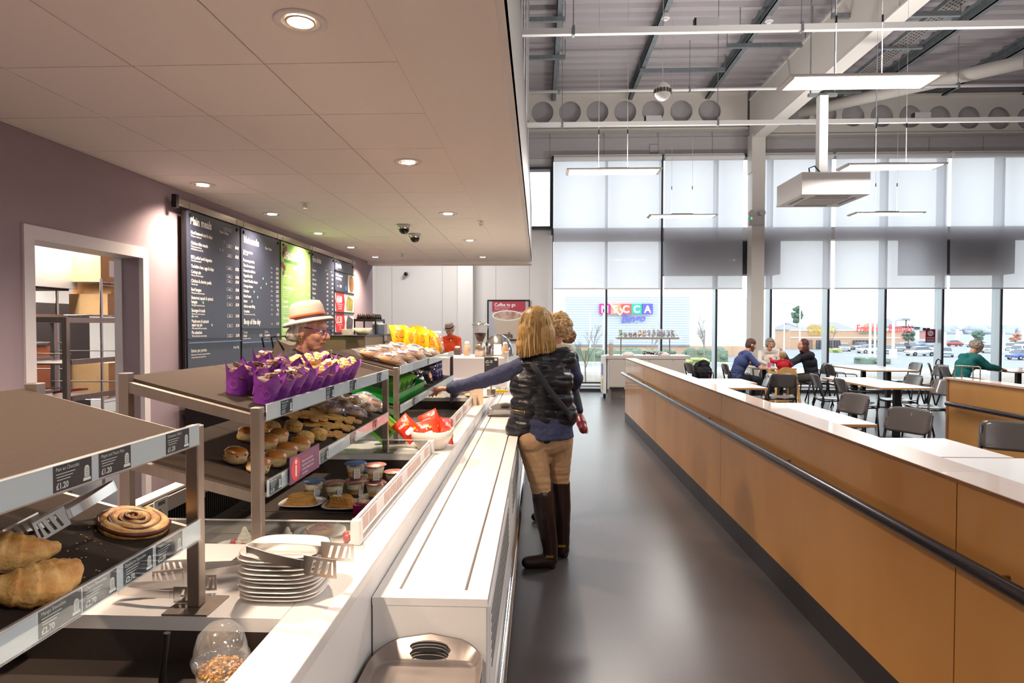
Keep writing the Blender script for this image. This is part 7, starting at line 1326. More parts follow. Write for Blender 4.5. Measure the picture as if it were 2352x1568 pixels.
for px in (1426, 1538): x = at(px, 800, Y=14.3).x; m = MB(); m.cyl((x, 14.3, 0), (x, 14.3, 0.36), 0.013, STEEL, 10); m.build('post', t)
m = MB(); m.tube([(sx0+0.02, 14.12, 0.395), (sx0+0.02, 14.12, 0.45), (sx1-0.03, 14.12, 0.45), (sx1-0.03, 14.12, 0.395)], 0.005, STEEL, 6); m.build('front_rail', t)
cols = ['#7fa83c', '#b8a8a0', '#b0a498', '#a8704c', '#f0a81c', '#e89818', '#c8bcc0', '#ccc0c8', '#9a8cb0', '#a498b8', '#8a8c84', '#a09a80']; nm = ['green', 'pale grey', 'sandy', 'brown', 'orange yellow', 'amber', 'light grey', 'pinkish grey', 'violet', 'lilac', 'dark grey green', 'olive']
for i in range(12):
    x = sx0+0.1+(sx1-sx0-0.2)*i/11; t = thing('snack_jar', 'clear bin of %s snacks on the high shelf' % nm[i], 'jar', (x, 14.32, 1.3405), 0, 'clear snack bins on the high shelf'); m = MB(); rnd = random.Random(i); c = mat('snack_'+cols[i][1:], cols[i], 0.7, noise_=0.3, nscale=60); hh = 0.09 if 0 < i < 4 else 0.15
    for k in range(26): m.ell((rnd.uniform(-.033, .033), rnd.uniform(-.05, .05), 0.012+rnd.random()*hh), (0.014, 0.012, 0.012), c, 6)
    m.build('snacks', t, kind='stuff'); m = MB(); m.b2((-0.05, -0.07, 0), (0.05, 0.07, 0.19), PLASTIC); m.build('bin', t)
m = MB(); rnd = random.Random(5)
for k in range(60): m.ell((rnd.uniform(-.2, .2), rnd.uniform(-.1, .1), 0.02+rnd.uniform(0, 0.06)), (0.03, 0.012, 0.012), CHROME if k % 2 else BROWNIE, 6, M=rotm(0, 0, 0))
m.build('cutlery_heap', kind='stuff', label='heap of cutlery and sachets on the self service counter', cat='cutlery', loc=(at(1500, 810, Y=14.1).x, 14.1, 0.946))
for px, lb in ((1443, 'left white dish on the self service counter'), (1524, 'right white dish beside the cutlery heap')): m = MB(); m.lathe([(0.0001, 0), (0.12, 0), (0.13, 0.03), (0.06, 0.07), (0.0001, 0.075)], CHINA, 20); m.build('covered_dish', label=lb, cat='dish', group='covered dishes', loc=(at(px, 810, Y=14.15).x, 14.15, 0.946))
p = at(1393, 812, Y=14.2); m = MB(); m.lathe([(0.0001, 0), (0.05, 0), (0.05, 0.25), (0.045, 0.26)], mat('wood_sticks', '#cdb49a', 0.6, noise_=0.2, nscale=60, stretch=(8, 8, 0.5)), 16); m.lathe([(0.055, 0.0), (0.055, 0.34)], PLASTIC, 18); m.build('stirrer_tube', label='clear tube of wooden stirrers at the left end of the self service counter', cat='tube', loc=(p.x+0.1, 14.2, 0.946))
t = thing('drinks_fridge', 'narrow white cabinet with coloured side left of the self service counter', 'cabinet', (0, 0, 0)); x = xa-0.07; m = MB(); m.b2((x, 14.0, 0.1), (xa-0.005, 14.6, 0.93), WHITE); m.build('case', t); m = MB(); m.b2((x-0.012, 14.1, 0.5), (x-0.001, 14.4, 0.75), mat('violet_print', '#9a86c8', 0.5)); m.b2((x-0.012, 14.1, 0.2), (x-0.001, 14.4, 0.42), mat('yellow_print', '#f2e2a0', 0.5)); m.build('side_print', t); m = MB(); m.cyl((x+0.03, 14.05, 0), (x+0.03, 14.05, 0.1), 0.03, BLACK, 12); m.build('foot', t)
# ================================================================ PEOPLE
def cap(m, p, q, r1, r2, mt, flat=1.0, n=14, side=None):
    """tapered limb segment with rounded ends"""
    p = Vector(p); q = Vector(q); d = q-p; L = d.length; t = d/L if L > 1e-6 else Vector((0, 0, 1)); a = side.cross(t).normalized() if side is not None and side.cross(t).length > 0.1 else t.orthogonal().normalized(); b = t.cross(a)
    st = [(p-t*r1*sin(x), r1*cos(x)) for x in (1.45, 1.0, 0.5)]+[(p+d*k/4, r1+(r2-r1)*k/4) for k in range(5)]+[(q+t*r2*sin(x), r2*cos(x)) for x in (0.5, 1.0, 1.45)]
    vs = [c+(a*cos(2*pi*k/n)*flat+b*sin(2*pi*k/n))*r for c, r in st for k in range(n)]; N = len(st)
    m.add(vs, [(i*n+k, i*n+(k+1) % n, (i+1)*n+(k+1) % n, (i+1)*n+k) for i in range(N-1) for k in range(n)]+[tuple(range(n-1, -1, -1)), tuple((N-1)*n+k for k in range(n))], mt, True)
def hand(m, w, d, up, mt, s=1.0, curl=0.5, mirror=1):
    """palm, four unequal bent fingers and a thumb; w wrist, d direction, up back of the hand"""
    w = Vector(w); d = Vector(d).normalized(); up = Vector(up); up = (up-d*up.dot(d)).normalized(); sd = d.cross(up)*mirror
    for k in range(4): cap(m, w+sd*(0.024-0.016*k)*s*0.6, w+(d*0.078+sd*(0.03-0.02*k))*s, 0.014*s, 0.012*s, mt)
    for k, L in enumerate((0.072, 0.08, 0.075, 0.06)):
        b = w+(d*0.088+sd*(0.031-0.0205*k))*s; e = d; pts = b; c = curl*(1+0.12*k)
        for j in range(3): e = (e*cos(c*0.55)-up*sin(c*0.55)).normalized(); q = pts+e*L*s*(0.42, 0.33, 0.25)[j]; cap(m, pts, q, (0.0098-0.0012*j)*s, (0.0088-0.0012*j)*s, mt, n=10); pts = q
    b = w+(d*0.025+sd*0.03)*s; q = b+(d*0.03+sd*0.026-up*0.01)*s; cap(m, b, q, 0.014*s, 0.011*s, mt, n=10); cap(m, q, q+(d*0.032+sd*0.004-up*0.012)*s, 0.0105*s, 0.0085*s, mt, n=10)
LIP = mat('lips', '#a85c52', 0.45)
def head_parts(m, c, R, mt, s=1.0):
    def P(x, y, z): return Vector(c)+R @ (Vector((x, y, z))*s)
    M4 = Matrix.Translation(c) @ R.to_4x4() @ Matrix.Scale(s, 4)
    for cc, r in (((0, 0.012, 0.025), (0.074, 0.092, 0.092)), ((0, -0.03, -0.03), (0.058, 0.058, 0.082)), ((0, -0.042, -0.085), (0.036, 0.036, 0.03)), ((0.036, -0.052, -0.028), (0.026, 0.03, 0.028)), ((-0.036, -0.052, -0.028), (0.026, 0.03, 0.028)), ((0, -0.068, 0.028), (0.05, 0.022, 0.022)), ((0.077, 0.012, -0.012), (0.008, 0.02, 0.032)), ((-0.077, 0.012, -0.012), (0.008, 0.02, 0.032))): m.ell(cc, r, mt, 18, M4)
    cap(m, P(0, -0.085, 0.01), P(0, -0.107, -0.03), 0.009*s, 0.013*s, mt); cap(m, P(-0.011, -0.096, -0.034), P(0.011, -0.096, -0.034), 0.009*s, 0.009*s, mt)
    cap(m, P(-0.016, -0.086, -0.06), P(0.016, -0.086, -0.06), 0.008*s, 0.008*s, LIP)
def eyes(parent, c, R, org, s=1.0, iris='#4a3a2c'):
    for x in (-0.031, 0.031):
        m = MB(M=Matrix.Translation(Vector(c)-Vector(org)) @ R.to_4x4() @ Matrix.Scale(s, 4)); m.ell((x, -0.077, 0.003), (0.0125, 0.0125, 0.011), mat('eye_white', '#e8e2dc', 0.2), 14); m.ell((x, -0.0868, 0.002), (0.006, 0.004, 0.006), mat('iris'+iris[1:], iris, 0.2), 12)
        m.tube([(x-0.014, -0.086, 0.009), (x, -0.0905, 0.0125), (x+0.014, -0.084, 0.009)], 0.0022, mat('brow', '#6d4c38', 0.8), 6); m.build('eye', parent)
def figure(label, J, org, R, skin, top=None, sleeves='long', bottom=None, shoes=None, vox=0.012, s=1.0, hands=True, puff=0, girl=1.0, iris='#4a3a2c', hc=0.5, tsh=1.0, head_s=1.0, hs=1.0):
    """J: joints in the place; org: point on the ground under the figure"""
    org = Vector(org); t = thing('person', label, 'person', tuple(org)); g_ = {k: Vector(v) for k, v in J.items()}; m = MB(M=Matrix.Translation(-org))
    side = (g_['shR']-g_['shL']).normalized()
    def torso(m, mt, e, lo=1.0):
        cap(m, g_['pel']+side*0.07*s, g_['pel']-side*0.07*s, 0.105*s*girl+e, 0.105*s*girl+e, mt); mid = (g_['pel']+g_['chest'])/2; cap(m, g_['pel'], g_['chest'], 0.105*s+e, 0.115*s+e, mt, 1.0, 18, side)
        cap(m, mid+side*0.05*s, mid-side*0.05*s, 0.088*s+e, 0.088*s+e, mt); cap(m, g_['chest']+side*0.065*s, g_['chest']-side*0.065*s, 0.105*s+e, 0.105*s+e, mt)
        for S_ in 'LR': cap(m, g_['chest'], g_['sh'+S_], 0.085*s+e*0.8, 0.052*s+e, mt); cap(m, g_['neck'], g_['sh'+S_], 0.045*s+e*0.6, 0.05*s+e*0.8, mt)
    torso(m, skin, -0.006); cap(m, g_['neck'], g_['head']-R @ Vector((0, -0.01, 0.06))*s, 0.05*s, 0.048*s, skin); head_parts(m, g_['head'], R, skin, s*head_s)
    for S_ in 'LR':
        cap(m, g_['sh'+S_], g_['el'+S_], 0.047*s, 0.037*s, skin); cap(m, g_['el'+S_], g_['wr'+S_], 0.038*s, 0.026*s, skin)
        if hands: hand(m, g_['wr'+S_], g_.get('hd'+S_, g_['wr'+S_]*2-g_['el'+S_])-g_['wr'+S_], g_.get('up'+S_, Vector((0, 0, 1))), skin, s*hs, hc, 1 if S_ == 'R' else -1)
        cap(m, g_['hp'+S_], g_['kn'+S_], 0.085*s, 0.055*s, skin); cap(m, g_['kn'+S_], g_['an'+S_], 0.052*s, 0.036*s, skin); cap(m, g_['an'+S_]-Vector((0, 0, 0.02)), g_['to'+S_], 0.036*s, 0.028*s, skin)
    me = remesh(m, vox, 1); link(me, 'body', t); eyes(t, g_['head'], R, org, s*head_s, iris)
    if top:
        m = MB(M=Matrix.Translation(-org)); torso(m, top, 0.012+puff)
        for S_ in 'LR':
            if sleeves != 'none':
                e_ = g_['el'+S_] if sleeves != 'short' else g_['sh'+S_].lerp(g_['el'+S_], 0.75); cap(m, g_['sh'+S_], e_, 0.058*s*tsh, 0.05*s*tsh, top)
                if sleeves == 'long': cap(m, g_['el'+S_], g_['el'+S_].lerp(g_['wr'+S_], 0.93), 0.05*s*tsh, 0.037*s*tsh, top)
        me = remesh(m, vox, 2, disp=lambda c: 0.004*noise.noise(c*14)+0.0025*noise.noise(c*35)); link(me, 'shirt', t)
    if bottom:
        m = MB(M=Matrix.Translation(-org)); cap(m, g_['pel']+side*0.07*s, g_['pel']-side*0.07*s, 0.115*s*girl, 0.115*s*girl, bottom)
        for S_ in 'LR': cap(m, g_['hp'+S_], g_['kn'+S_], 0.098*s*girl, 0.066*s, bottom); cap(m, g_['kn'+S_], g_['an'+S_]+Vector((0, 0, 0.02)), 0.064*s, 0.05*s, bottom)
        me = remesh(m, vox, 2, disp=lambda c: 0.003*noise.noise(c*18)); link(me, 'trousers', t)
    if shoes:
        for S_ in 'LR': m = MB(M=Matrix.Translation(-org)); cap(m, g_['an'+S_]+Vector((0, 0, 0.0)), g_['an'+S_]-Vector((0, 0, 0.04)), 0.047*s, 0.046*s, shoes); cap(m, g_['an'+S_]-Vector((0, 0, 0.035)), g_['to'+S_]-Vector((0, 0, 0.0)), 0.045*s, 0.036*s, shoes); link(remesh(m, vox*0.8, 1), 'shoe', t)
    return t, g_
def hair_blob(t, c, R, org, mt, parts, s=1.0, vox=0.008, curl=0, name='hair', tufts=0, seed=0, tr=0.02):
    m = MB(M=Matrix.Translation(Vector(c)-Vector(org)) @ R.to_4x4() @ Matrix.Scale(s, 4)); rnd = random.Random(seed)
    for cc, r in parts: m.ell(cc, r, mt, 20)
    for k in range(tufts):
        cc, r = parts[k % len(parts)]; a = rnd.uniform(0, 6.28); z = rnd.uniform(-0.6, 1); f = sqrt(1-z*z); m.ell((cc[0]+r[0]*f*cos(a)*0.97, cc[1]+r[1]*f*sin(a)*0.97, cc[2]+r[2]*z*0.97), (tr, tr, tr), mt, 10)
    link(remesh(m, vox, 1, disp=(lambda c: curl*noise.noise(c*70)) if curl else None), name, t)
def locks(t, org, mt, roots, r=0.006, name='hair_locks'):
    m = MB(M=Matrix.Translation(-Vector(org)))
    for pts, q in roots: n_ = len(pts); m.tube(pts, [q*(0.5+0.5*sin(pi*(0.15+0.8*k/(n_-1)))) for k in range(n_)], mt, 6)
    return m.build(name, t)
def RM(rz, pitch=0, roll=0): return (Matrix.Rotation(rz, 3, 'Z') @ Matrix.Rotation(pitch, 3, 'X') @ Matrix.Rotation(roll, 3, 'Y'))   # head faces -Y at rz 0; pitch > 0 looks down
# ---- customer in the quilted gilet
DEN = mat('dark_denim', '#353a58', 0.8, noise_=0.15, nscale=60, bump=0.15, bscale=200); QUIL = mat('quilted_gilet', '#1d1c24', 0.32, noise_=0.1, nscale=20, bump=0.12, bscale=30); CHI = mat('tan_trousers', '#b08d6a', 0.8, noise_=0.06, nscale=20, bump=0.1, bscale=80); BOOT = mat('brown_boot', '#2a1a18', 0.3, noise_=0.1, nscale=20); BLON = mat('blonde_hair', '#c9a467', 0.45, col2='#8a6838', nscale=40, stretch=(3, 3, 0.25)); GOLD = mat('gold', '#c8a040', 0.3, 0.9)
Yc = 4.15; A = lambda px, py, y=Yc: at(px, py, Y=y)
J = dict(head=A(1232, 752), neck=A(1243, 828, 4.13), chest=A(1243, 880, 4.14), pel=A(1250, 985, 4.17), shL=A(1200, 843, 4.14), shR=A(1297, 822, 4.16), elL=A(1112, 873, 4.3), wrL=A(1030, 893, 4.47), hdL=A(990, 893, 4.56), upL=(0.2, 0.1, 1), elR=A(1322, 868, 4.3), wrR=A(1316, 893, 4.52), hdR=A(1290, 880, 4.6), upR=(0, 0, 1),
         hpL=A(1222, 1010, 4.14), hpR=A(1282, 1008, 4.22), knL=A(1244, 1130, 4.12), knR=A(1286, 1106, 4.27), anL=A(1264, 1272, 4.11), anR=A(1292, 1250, 4.31), toL=A(1212, 1299, 4.10)+Vector((0, 0, 0.012)), toR=A(1270, 1268, 4.45))
for k in ('toL', 'toR'): J[k].z = 0.035
for k in ('anL', 'anR'): J[k].z = 0.085
org = (0.05, 4.17, 0); RH = RM(radians(205), 0.25)
cus, G = figure('blonde woman in a black quilted gilet reaching over the counter', J, org, RH, SKIN, top=None, vox=0.0058, hc=0.7, hs=1.12)
m = MB(M=Matrix.Translation(-Vector(org))); side = (G['shR']-G['shL']).normalized()
for S_ in 'LR': cap(m, G['sh'+S_], G['el'+S_], 0.068, 0.052, DEN); cap(m, G['el'+S_], G['el'+S_].lerp(G['wr'+S_], 0.86), 0.053, 0.042, DEN)
cap(m, G['elL'].lerp(G['wrL'], 0.66), G['elL'].lerp(G['wrL'], 0.88), 0.046, 0.048, DEN); cap(m, G['wrL']+Vector((0.05, 0, -0.035)), G['wrL']+Vector((0.02, 0, -0.085)), 0.03, 0.014, DEN, 0.6)
rzd = math.atan2(side.y, side.x); m.lathe([(0.0001, -0.055), (1, -0.055), (0.98, -0.02), (0.93, 0.08), (0.0001, 0.1)], DEN, 40, M=Matrix.Translation(G['pel']) @ rotm(0, 0, rzd), sx=0.198, sy=0.148)
link(remesh(m, 0.007, 2, disp=lambda c: 0.006*noise.noise(c*16)+0.003*noise.noise(c*40)), 'denim_shirt', cus)
m = MB(M=Matrix.Translation(-Vector(org))); C_ = G['chest']; P_ = G['pel']; mid = (C_+P_)/2
for a, e, r1, r2 in ((C_+side*0.09, C_-side*0.085, 0.125, 0.125), (mid+side*0.085+Vector((0, 0, 0.03)), mid-side*0.1+Vector((0, 0, 0.02)), 0.118, 0.12), (P_+side*0.10+Vector((0, 0, 0.075)), P_-side*0.125+Vector((0, 0, 0.06)), 0.122, 0.12), (P_+side*0.07+Vector((0, 0, 0.05)), P_-side*0.165+Vector((0, 0, 0.035)), 0.115, 0.095), (C_, G['shR']+Vector((0, 0, 0.0)), 0.115, 0.075), (C_, G['shL']+Vector((0.02, 0, 0.0)), 0.11, 0.068), (G['neck']-Vector((0, 0, 0.015)), G['shR']+Vector((-0.01, 0, 0.005)), 0.068, 0.07), (G['neck']-Vector((0, 0, 0.015)), G['shL']+Vector((0.03, 0, 0.01)), 0.068, 0.062), (G['neck']-Vector((0, 0, 0.03)), G['neck']+Vector((0, 0, 0.02)), 0.085, 0.07), (C_, P_, 0.13, 0.13)): cap(m, a, e, r1, r2, QUIL)
quilt = lambda c: 0.0075*abs(sin(pi*((c.z+0.10*c.x+0.010*noise.noise(c*5)))/0.05))**0.5-0.003+0.0012*noise.noise(c*24)
link(remesh(m, 0.007, 3, disp=quilt), 'quilted_gilet', cus)
B_ = lambda px, py, y: A(px, py, y)-Vector(org)
m = MB(); pts = [B_(1222, 835, 3.985), B_(1240, 862, 3.965), B_(1262, 895, 3.955), B_(1285, 925, 3.965), B_(1302, 945, 4.0), B_(1312, 960, 4.06)]; m.tube(pts, 0.024, BAGM, 10, flat=0.25); m.build('bag_strap', cus)
m = MB(); m.tube([B_(1176, 941, 3.99), B_(1190, 943, 3.975), B_(1206, 945, 3.97)], 0.003, GOLD, 6); m.tube([B_(1205, 945, 3.968), B_(1204, 951, 3.968)], 0.003, GOLD, 6); m.build('zip', cus)
m = MB(M=Matrix.Translation(-Vector(org))); cap(m, P_+side*0.075-Vector((0, 0, 0.03)), P_-side*0.075-Vector((0, 0, 0.03)), 0.113, 0.113, CHI); cap(m, P_+side*0.06-Vector((0, 0, 0.08)), P_-side*0.06-Vector((0, 0, 0.08)), 0.108, 0.108, CHI)
for S_ in 'LR': cap(m, G['hp'+S_], G['kn'+S_], 0.102, 0.064, CHI); cap(m, G['kn'+S_], G['kn'+S_].lerp(G['an'+S_], 0.2), 0.064, 0.06, CHI); m.ell(G['hp'+S_]+Vector((0, -0.04, 0.0)), (0.09, 0.08, 0.09), CHI, 18)
cap(m, G['hpL'].lerp(G['hpR'], 0.5)-Vector((0, 0, 0.0)), G['hpL'].lerp(G['hpR'], 0.5)-Vector((0, 0, 0.13)), 0.08, 0.045, CHI)
link(remesh(m, 0.006, 2, disp=lambda c: 0.0045*noise.noise(Vector((c.x*6, c.y*6, c.z*45)))*max(0, min(1, (0.75-c.z)/0.15))+0.002*noise.noise(c*25)), 'tan_trousers', cus)
for S_ in 'LR':
    m = MB(M=Matrix.Translation(-Vector(org))); k_, a_, t_ = G['kn'+S_], G['an'+S_], G['to'+S_]; top_ = k_.lerp(a_, 0.03 if S_ == 'L' else 0.0); mid_ = k_.lerp(a_, 0.4)
    cap(m, top_, mid_, 0.068, 0.068, BOOT); cap(m, mid_, a_+Vector((0, 0, 0.05)), 0.068, 0.05, BOOT); cap(m, a_+Vector((0, 0, 0.05)), a_-Vector((0, 0, 0.03)), 0.05, 0.047, BOOT); cap(m, a_-Vector((0, 0, 0.033)), t_, 0.05, 0.04, BOOT); hz = a_+Vector((0.01, 0, -0.05)); cap(m, hz, hz-Vector((0, 0, 0.012)), 0.036, 0.033, BOOT)
    o = link(remesh(m, 0.006, 1, disp=lambda c: 0.002*noise.noise(c*20)), 'riding_boot', cus); m = MB(M=Matrix.Translation(-Vector(org))); m.b2((a_.x-0.03, a_.y-0.05, a_.z-0.002), (a_.x+0.02, a_.y-0.044, a_.z+0.014), GOLD); m.build('buckle', o)
hc_ = G['head']; hair_blob(cus, hc_, Matrix.Identity(3), org, BLON, [((0, 0, 0.035), (0.1, 0.105, 0.11)), ((-0.03, -0.02, -0.04), (0.095, 0.09, 0.12)), ((0.035, -0.02, -0.05), (0.09, 0.09, 0.12)), ((-0.02, -0.02, -0.115), (0.118, 0.092, 0.075)), ((0.03, -0.02, -0.12), (0.09, 0.085, 0.07))], vox=0.007)
rnd = random.Random(12); LK = [(BLON, []), (mat('blonde_light', '#dcbf88', 0.45), []), (mat('blonde_dark', '#8e6c3e', 0.5), [])]
for k in range(420):
    a = rnd.uniform(-pi*1.05, 0.25*pi) if k % 5 else rnd.uniform(-pi, pi); r0 = 0.1+rnd.uniform(-0.006, 0.008); top_ = hc_+Vector((0.02*rnd.uniform(-1, 1), rnd.uniform(-0.02, 0.03), 0.14)); pts = [top_]; L = 0.185+rnd.uniform(-0.012, 0.014)+0.018*sin(a*2)
    for j in range(1, 9):
        u = j/8; th = min(1, u*2.3)*pi/2; rr = r0*sin(th)+(0.022*u*u if u > 0.5 else 0)-0.02*max(0, u-0.85)*6*0.3; z = 0.145*cos(th)-0.0+(-(u-0.43)*L*1.62 if u > 0.43 else 0); pts.append(hc_+Vector((rr*cos(a)*1.03+0.006*sin(u*5+k), rr*sin(a)*0.97, z*0.98)))
    LK[k % 3 if k % 4 else 0][1].append((pts, rnd.uniform(0.003, 0.0065)))
for mt_, L_ in LK: locks(cus, org, mt_, L_)
m = MB(M=Matrix.Translation(-Vector(org))); m.tube([G['wrL']+Vector((0.0, 0.03*cos(a), 0.028*sin(a))) for a in [2*pi*k/16 for k in range(16)]], 0.005, GOLD, 6, closed=True); m.build('bracelet', cus)
# ---- curly child on her hip
CURL = mat('pale_curls', '#d8b98a', 0.6, col2='#a8845a', nscale=60); FLEE = mat('cream_fleece', '#efe4d2', 0.95, bump=0.8, bscale=60); SKC = mat('child_skin', '#dfae98', 0.5, sss=0.1); y_ = 4.50
J2 = dict(head=A(1281, 757, y_), neck=A(1285, 795, y_), chest=A(1288, 822, y_), pel=A(1293, 868, y_), shL=A(1270, 806, y_), shR=A(1309, 802, y_), elL=A(1262, 830, y_), wrL=A(1268, 842, 4.44), elR=A(1312, 822, y_+0.02), wrR=A(1300, 835, 4.45), hpL=A(1284, 872, y_), hpR=A(1300, 872, y_), knL=A(1292, 900, 4.55), knR=A(1318, 893, 4.42), anL=A(1300, 925, 4.55), anR=A(1331, 950, 4.36), toL=A(1296, 935, 4.52), toR=A(1340, 968, 4.33))
ch, G2 = figure('curly haired child in cream fleece carried by the blonde woman', J2, (0.17, 4.5, 0), RM(radians(20)), SKC, top=FLEE, bottom=mat('dark_quilt_trousers', '#1f2030', 0.5, bump=0.1), vox=0.009, s=0.55, head_s=1.35)
hair_blob(ch, G2['head'], RM(0), (0.17, 4.5, 0), CURL, [((0, 0.0, 0.02), (0.095, 0.1, 0.1))], vox=0.006, curl=0.012, tufts=60, tr=0.02)
m = MB(M=Matrix.Translation(-Vector((0.17, 4.5, 0)))); a_ = A(1332, 960, 4.35); t_ = A(1340, 986, 4.28); SHO = mat('red_leather', '#7a2430', 0.35, coat=0.3); cap(m, a_, a_+(t_-a_)*0.5, 0.032, 0.036, SHO); cap(m, a_+(t_-a_)*0.4, t_, 0.033, 0.030, SHO); o = link(remesh(m, 0.006, 1), 'shoe', ch); m = MB(M=Matrix.Translation(-Vector((0.17, 4.5, 0)))); cap(m, a_+Vector((0.012, 0.02, -0.006)), t_+Vector((0.012, 0.02, -0.006)), 0.031, 0.029, mat('cream_sole', '#d8c8b4', 0.6), 0.6); m.build('sole', o); m = MB(M=Matrix.Translation(-Vector((0.17, 4.5, 0)))); cap(m, a_-(t_-a_)*0.55, a_, 0.028, 0.027, mat('grey_sock', '#b8b0a8', 0.9)); m.build('sock', ch)
m = MB(M=Matrix.Translation(-Vector((0.17, 4.5, 0))))
for k in range(4): c = a_.lerp(t_, 0.15+0.2*k)+Vector((0, -0.036, 0)); m.tube([c+Vector((-0.012, 0.003, 0.004)), c+Vector((0.012, 0.003, -0.004))], 0.0022, CREAM_, 5)
m.build('laces', o)
# ---- woman with a bun beyond them
BUN = mat('brown_bun_hair', '#a07a58', 0.5, col2='#75543a', nscale=50); NAV = mat('navy_knit', '#27314c', 0.85, noise_=0.1, nscale=40); DKJ = mat('dark_jeans', '#1c1e2a', 0.8); y_ = 5.1
J3 = dict(head=A(1290, 762, y_), neck=A(1283, 805, y_), chest=A(1280, 850, y_), pel=A(1278, 925, y_), shL=A(1255, 823, y_-0.1), shR=A(1312, 823, y_-0.05), elL=A(1245, 870, 5.0), wrL=A(1235, 890, 5.15), elR=A(1323, 868, y_-0.05), wrR=A(1322, 893, 4.92), hpL=A(1268, 945, y_), hpR=A(1290, 945, y_), knL=A(1262, 1060, 5.1), knR=A(1286, 1060, 5.15), anL=A(1254, 1160, 5.12), anR=A(1284, 1160, 5.18), toL=A(1230, 1187, 5.1), toR=A(1262, 1182, 5.18))
for k in ('toL', 'toR'): J3[k].z = 0.035
for k in ('anL', 'anR'): J3[k].z = 0.085
o3 = (0.16, 5.12, 0); bw, G3 = figure('woman in a navy jumper with a brown bun, hidden behind the blonde woman', J3, o3, RM(radians(150), 0.1), SKIN, top=NAV, bottom=DKJ, shoes=BOOT, vox=0.011)
hair_blob(bw, G3['head'], RM(0), o3, BUN, [((0, 0.0, 0.03), (0.088, 0.098, 0.098)), ((0.055, -0.06, -0.035), (0.058, 0.055, 0.058))], vox=0.006, curl=0.008, tufts=14, tr=0.016)
# ---- serving woman in the trilby
GREYH = mat('grey_hair', '#a8a098', 0.5, col2='#e0d8c8', nscale=40, stretch=(3, 3, 0.4)); BLK = mat('black_shirt', '#161418', 0.7, noise_=0.2, nscale=15); SKO = mat('older_skin', '#c98f78', 0.55, noise_=0.1, nscale=40, bump=0.15, bscale=120, sss=0.1); FELT = mat('cream_felt', '#a89a8e', 0.9, noise_=0.04, nscale=120, bump=0.1, bscale=300)
o4 = (-1.5, 3.5, 0); Y4 = 3.4; A4 = lambda px, py, y=Y4: at(px, py, Y=y)
J4 = dict(head=A4(711, 757), neck=A4(690, 818, 3.42), chest=(-1.37, 3.43, 1.22), pel=(-1.50, 3.46, 0.94), shL=(-1.33, 3.60, 1.375), shR=(-1.345, 3.25, 1.365), elL=(-1.28, 3.68, 1.12), wrL=(-1.12, 3.70, 1.0), elR=(-1.36, 3.2, 1.1), wrR=(-1.29, 3.27, 0.99), hpL=(-1.5, 3.55, 0.9), hpR=(-1.5, 3.37, 0.9), knL=(-1.5, 3.56, 0.5), knR=(-1.5, 3.36, 0.5), anL=(-1.52, 3.56, 0.085), anR=(-1.52, 3.36, 0.085), toL=(-1.4, 3.57, 0.035), toR=(-1.4, 3.35, 0.035))
R4 = RM(radians(88), 0.12); st, G4 = figure('serving woman in a cream trilby and purple glasses looking down', J4, o4, R4, SKO, top=BLK, bottom=BLK, shoes=BLK, vox=0.0065, sleeves='long')
h4 = G4['head']; hair_blob(st, h4, R4, o4, GREYH, [((0, 0.03, 0.03), (0.083, 0.083, 0.085)), ((0.02, 0.072, -0.035), (0.055, 0.04, 0.042)), ((-0.03, 0.07, -0.035), (0.052, 0.042, 0.042)), ((-0.055, 0.04, -0.015), (0.03, 0.04, 0.035))], vox=0.005, curl=0.002)
M4 = Matrix.Translation(h4-Vector(o4)) @ R4.to_4x4() @ TR(0, 0.012, 0.05, -0.30, 0, 0)
m = MB(M=M4); m.lathe([(0.140, -0.012), (0.128, 0.002), (0.096, 0.006), (0.094, 0.002), (0.128, -0.006), (0.140, -0.016)], FELT, 40, sx=0.88, sy=1.0, wob=lambda a, i: 1+0.02*sin(a)); m.lathe([(0.097, 0.0), (0.095, 0.03), (0.09, 0.075), (0.078, 0.098), (0.05, 0.106), (0.0001, 0.098)], FELT, 40, sx=0.86, sy=1.0); hat = m.build('hat', st)
m = MB(M=M4); m.lathe([(0.0985, 0.004), (0.0975, 0.022)], mat('maroon_ribbon', '#3c1820', 0.6), 40, sx=0.86, sy=1.0); m.lathe([(0.0978, 0.022), (0.0972, 0.031)], mat('orange_ribbon', '#e0601c', 0.6), 40, sx=0.86, sy=1.0); m.build('hat_band', hat)
m = MB(M=Matrix.Translation(h4-Vector(o4)) @ R4.to_4x4()); GP = mat('purple_glasses', '#5a3a88', 0.25)
for x in (-0.032, 0.032): m.tube([(x+0.022*cos(a), -0.102-0.001*cos(a), 0.0+0.016*sin(a)) for a in [2*pi*k/16 for k in range(16)]], 0.002, GP, 6, closed=True); m.tube([(x*2.3, 0.01, 0.012), (x*2.35, -0.05, 0.012), (x*1.75, -0.1, 0.008)], 0.0032, GP, 6)
m.tube([(-0.01, -0.104, 0.003), (0.01, -0.104, 0.003)], 0.002, GP, 6); m.build('glasses', st)
m = MB(M=Matrix.Translation(h4-Vector(o4)) @ R4.to_4x4()); m.tube([(-0.084, 0.01+0.008*cos(a), -0.05+0.01*sin(a)) for a in [2*pi*k/12 for k in range(12)]], 0.002, GOLD, 6, closed=True); m.build('earring', st)
m = MB(M=Matrix.Translation(-Vector(o4))); n4 = G4['neck']
for s_ in (-1, 1): m.add([n4+Vector((0.0, 0.07*s_, 0.03)), n4+Vector((0.09, 0.03*s_, -0.01)), n4+Vector((0.10, 0.055*s_, -0.08)), n4+Vector((0.02, 0.10*s_, -0.01)), n4+Vector((-0.06, 0.05*s_, 0.035))], [(0, 1, 2, 3), (4, 0, 3)], BLK)
m.build('collar', st)
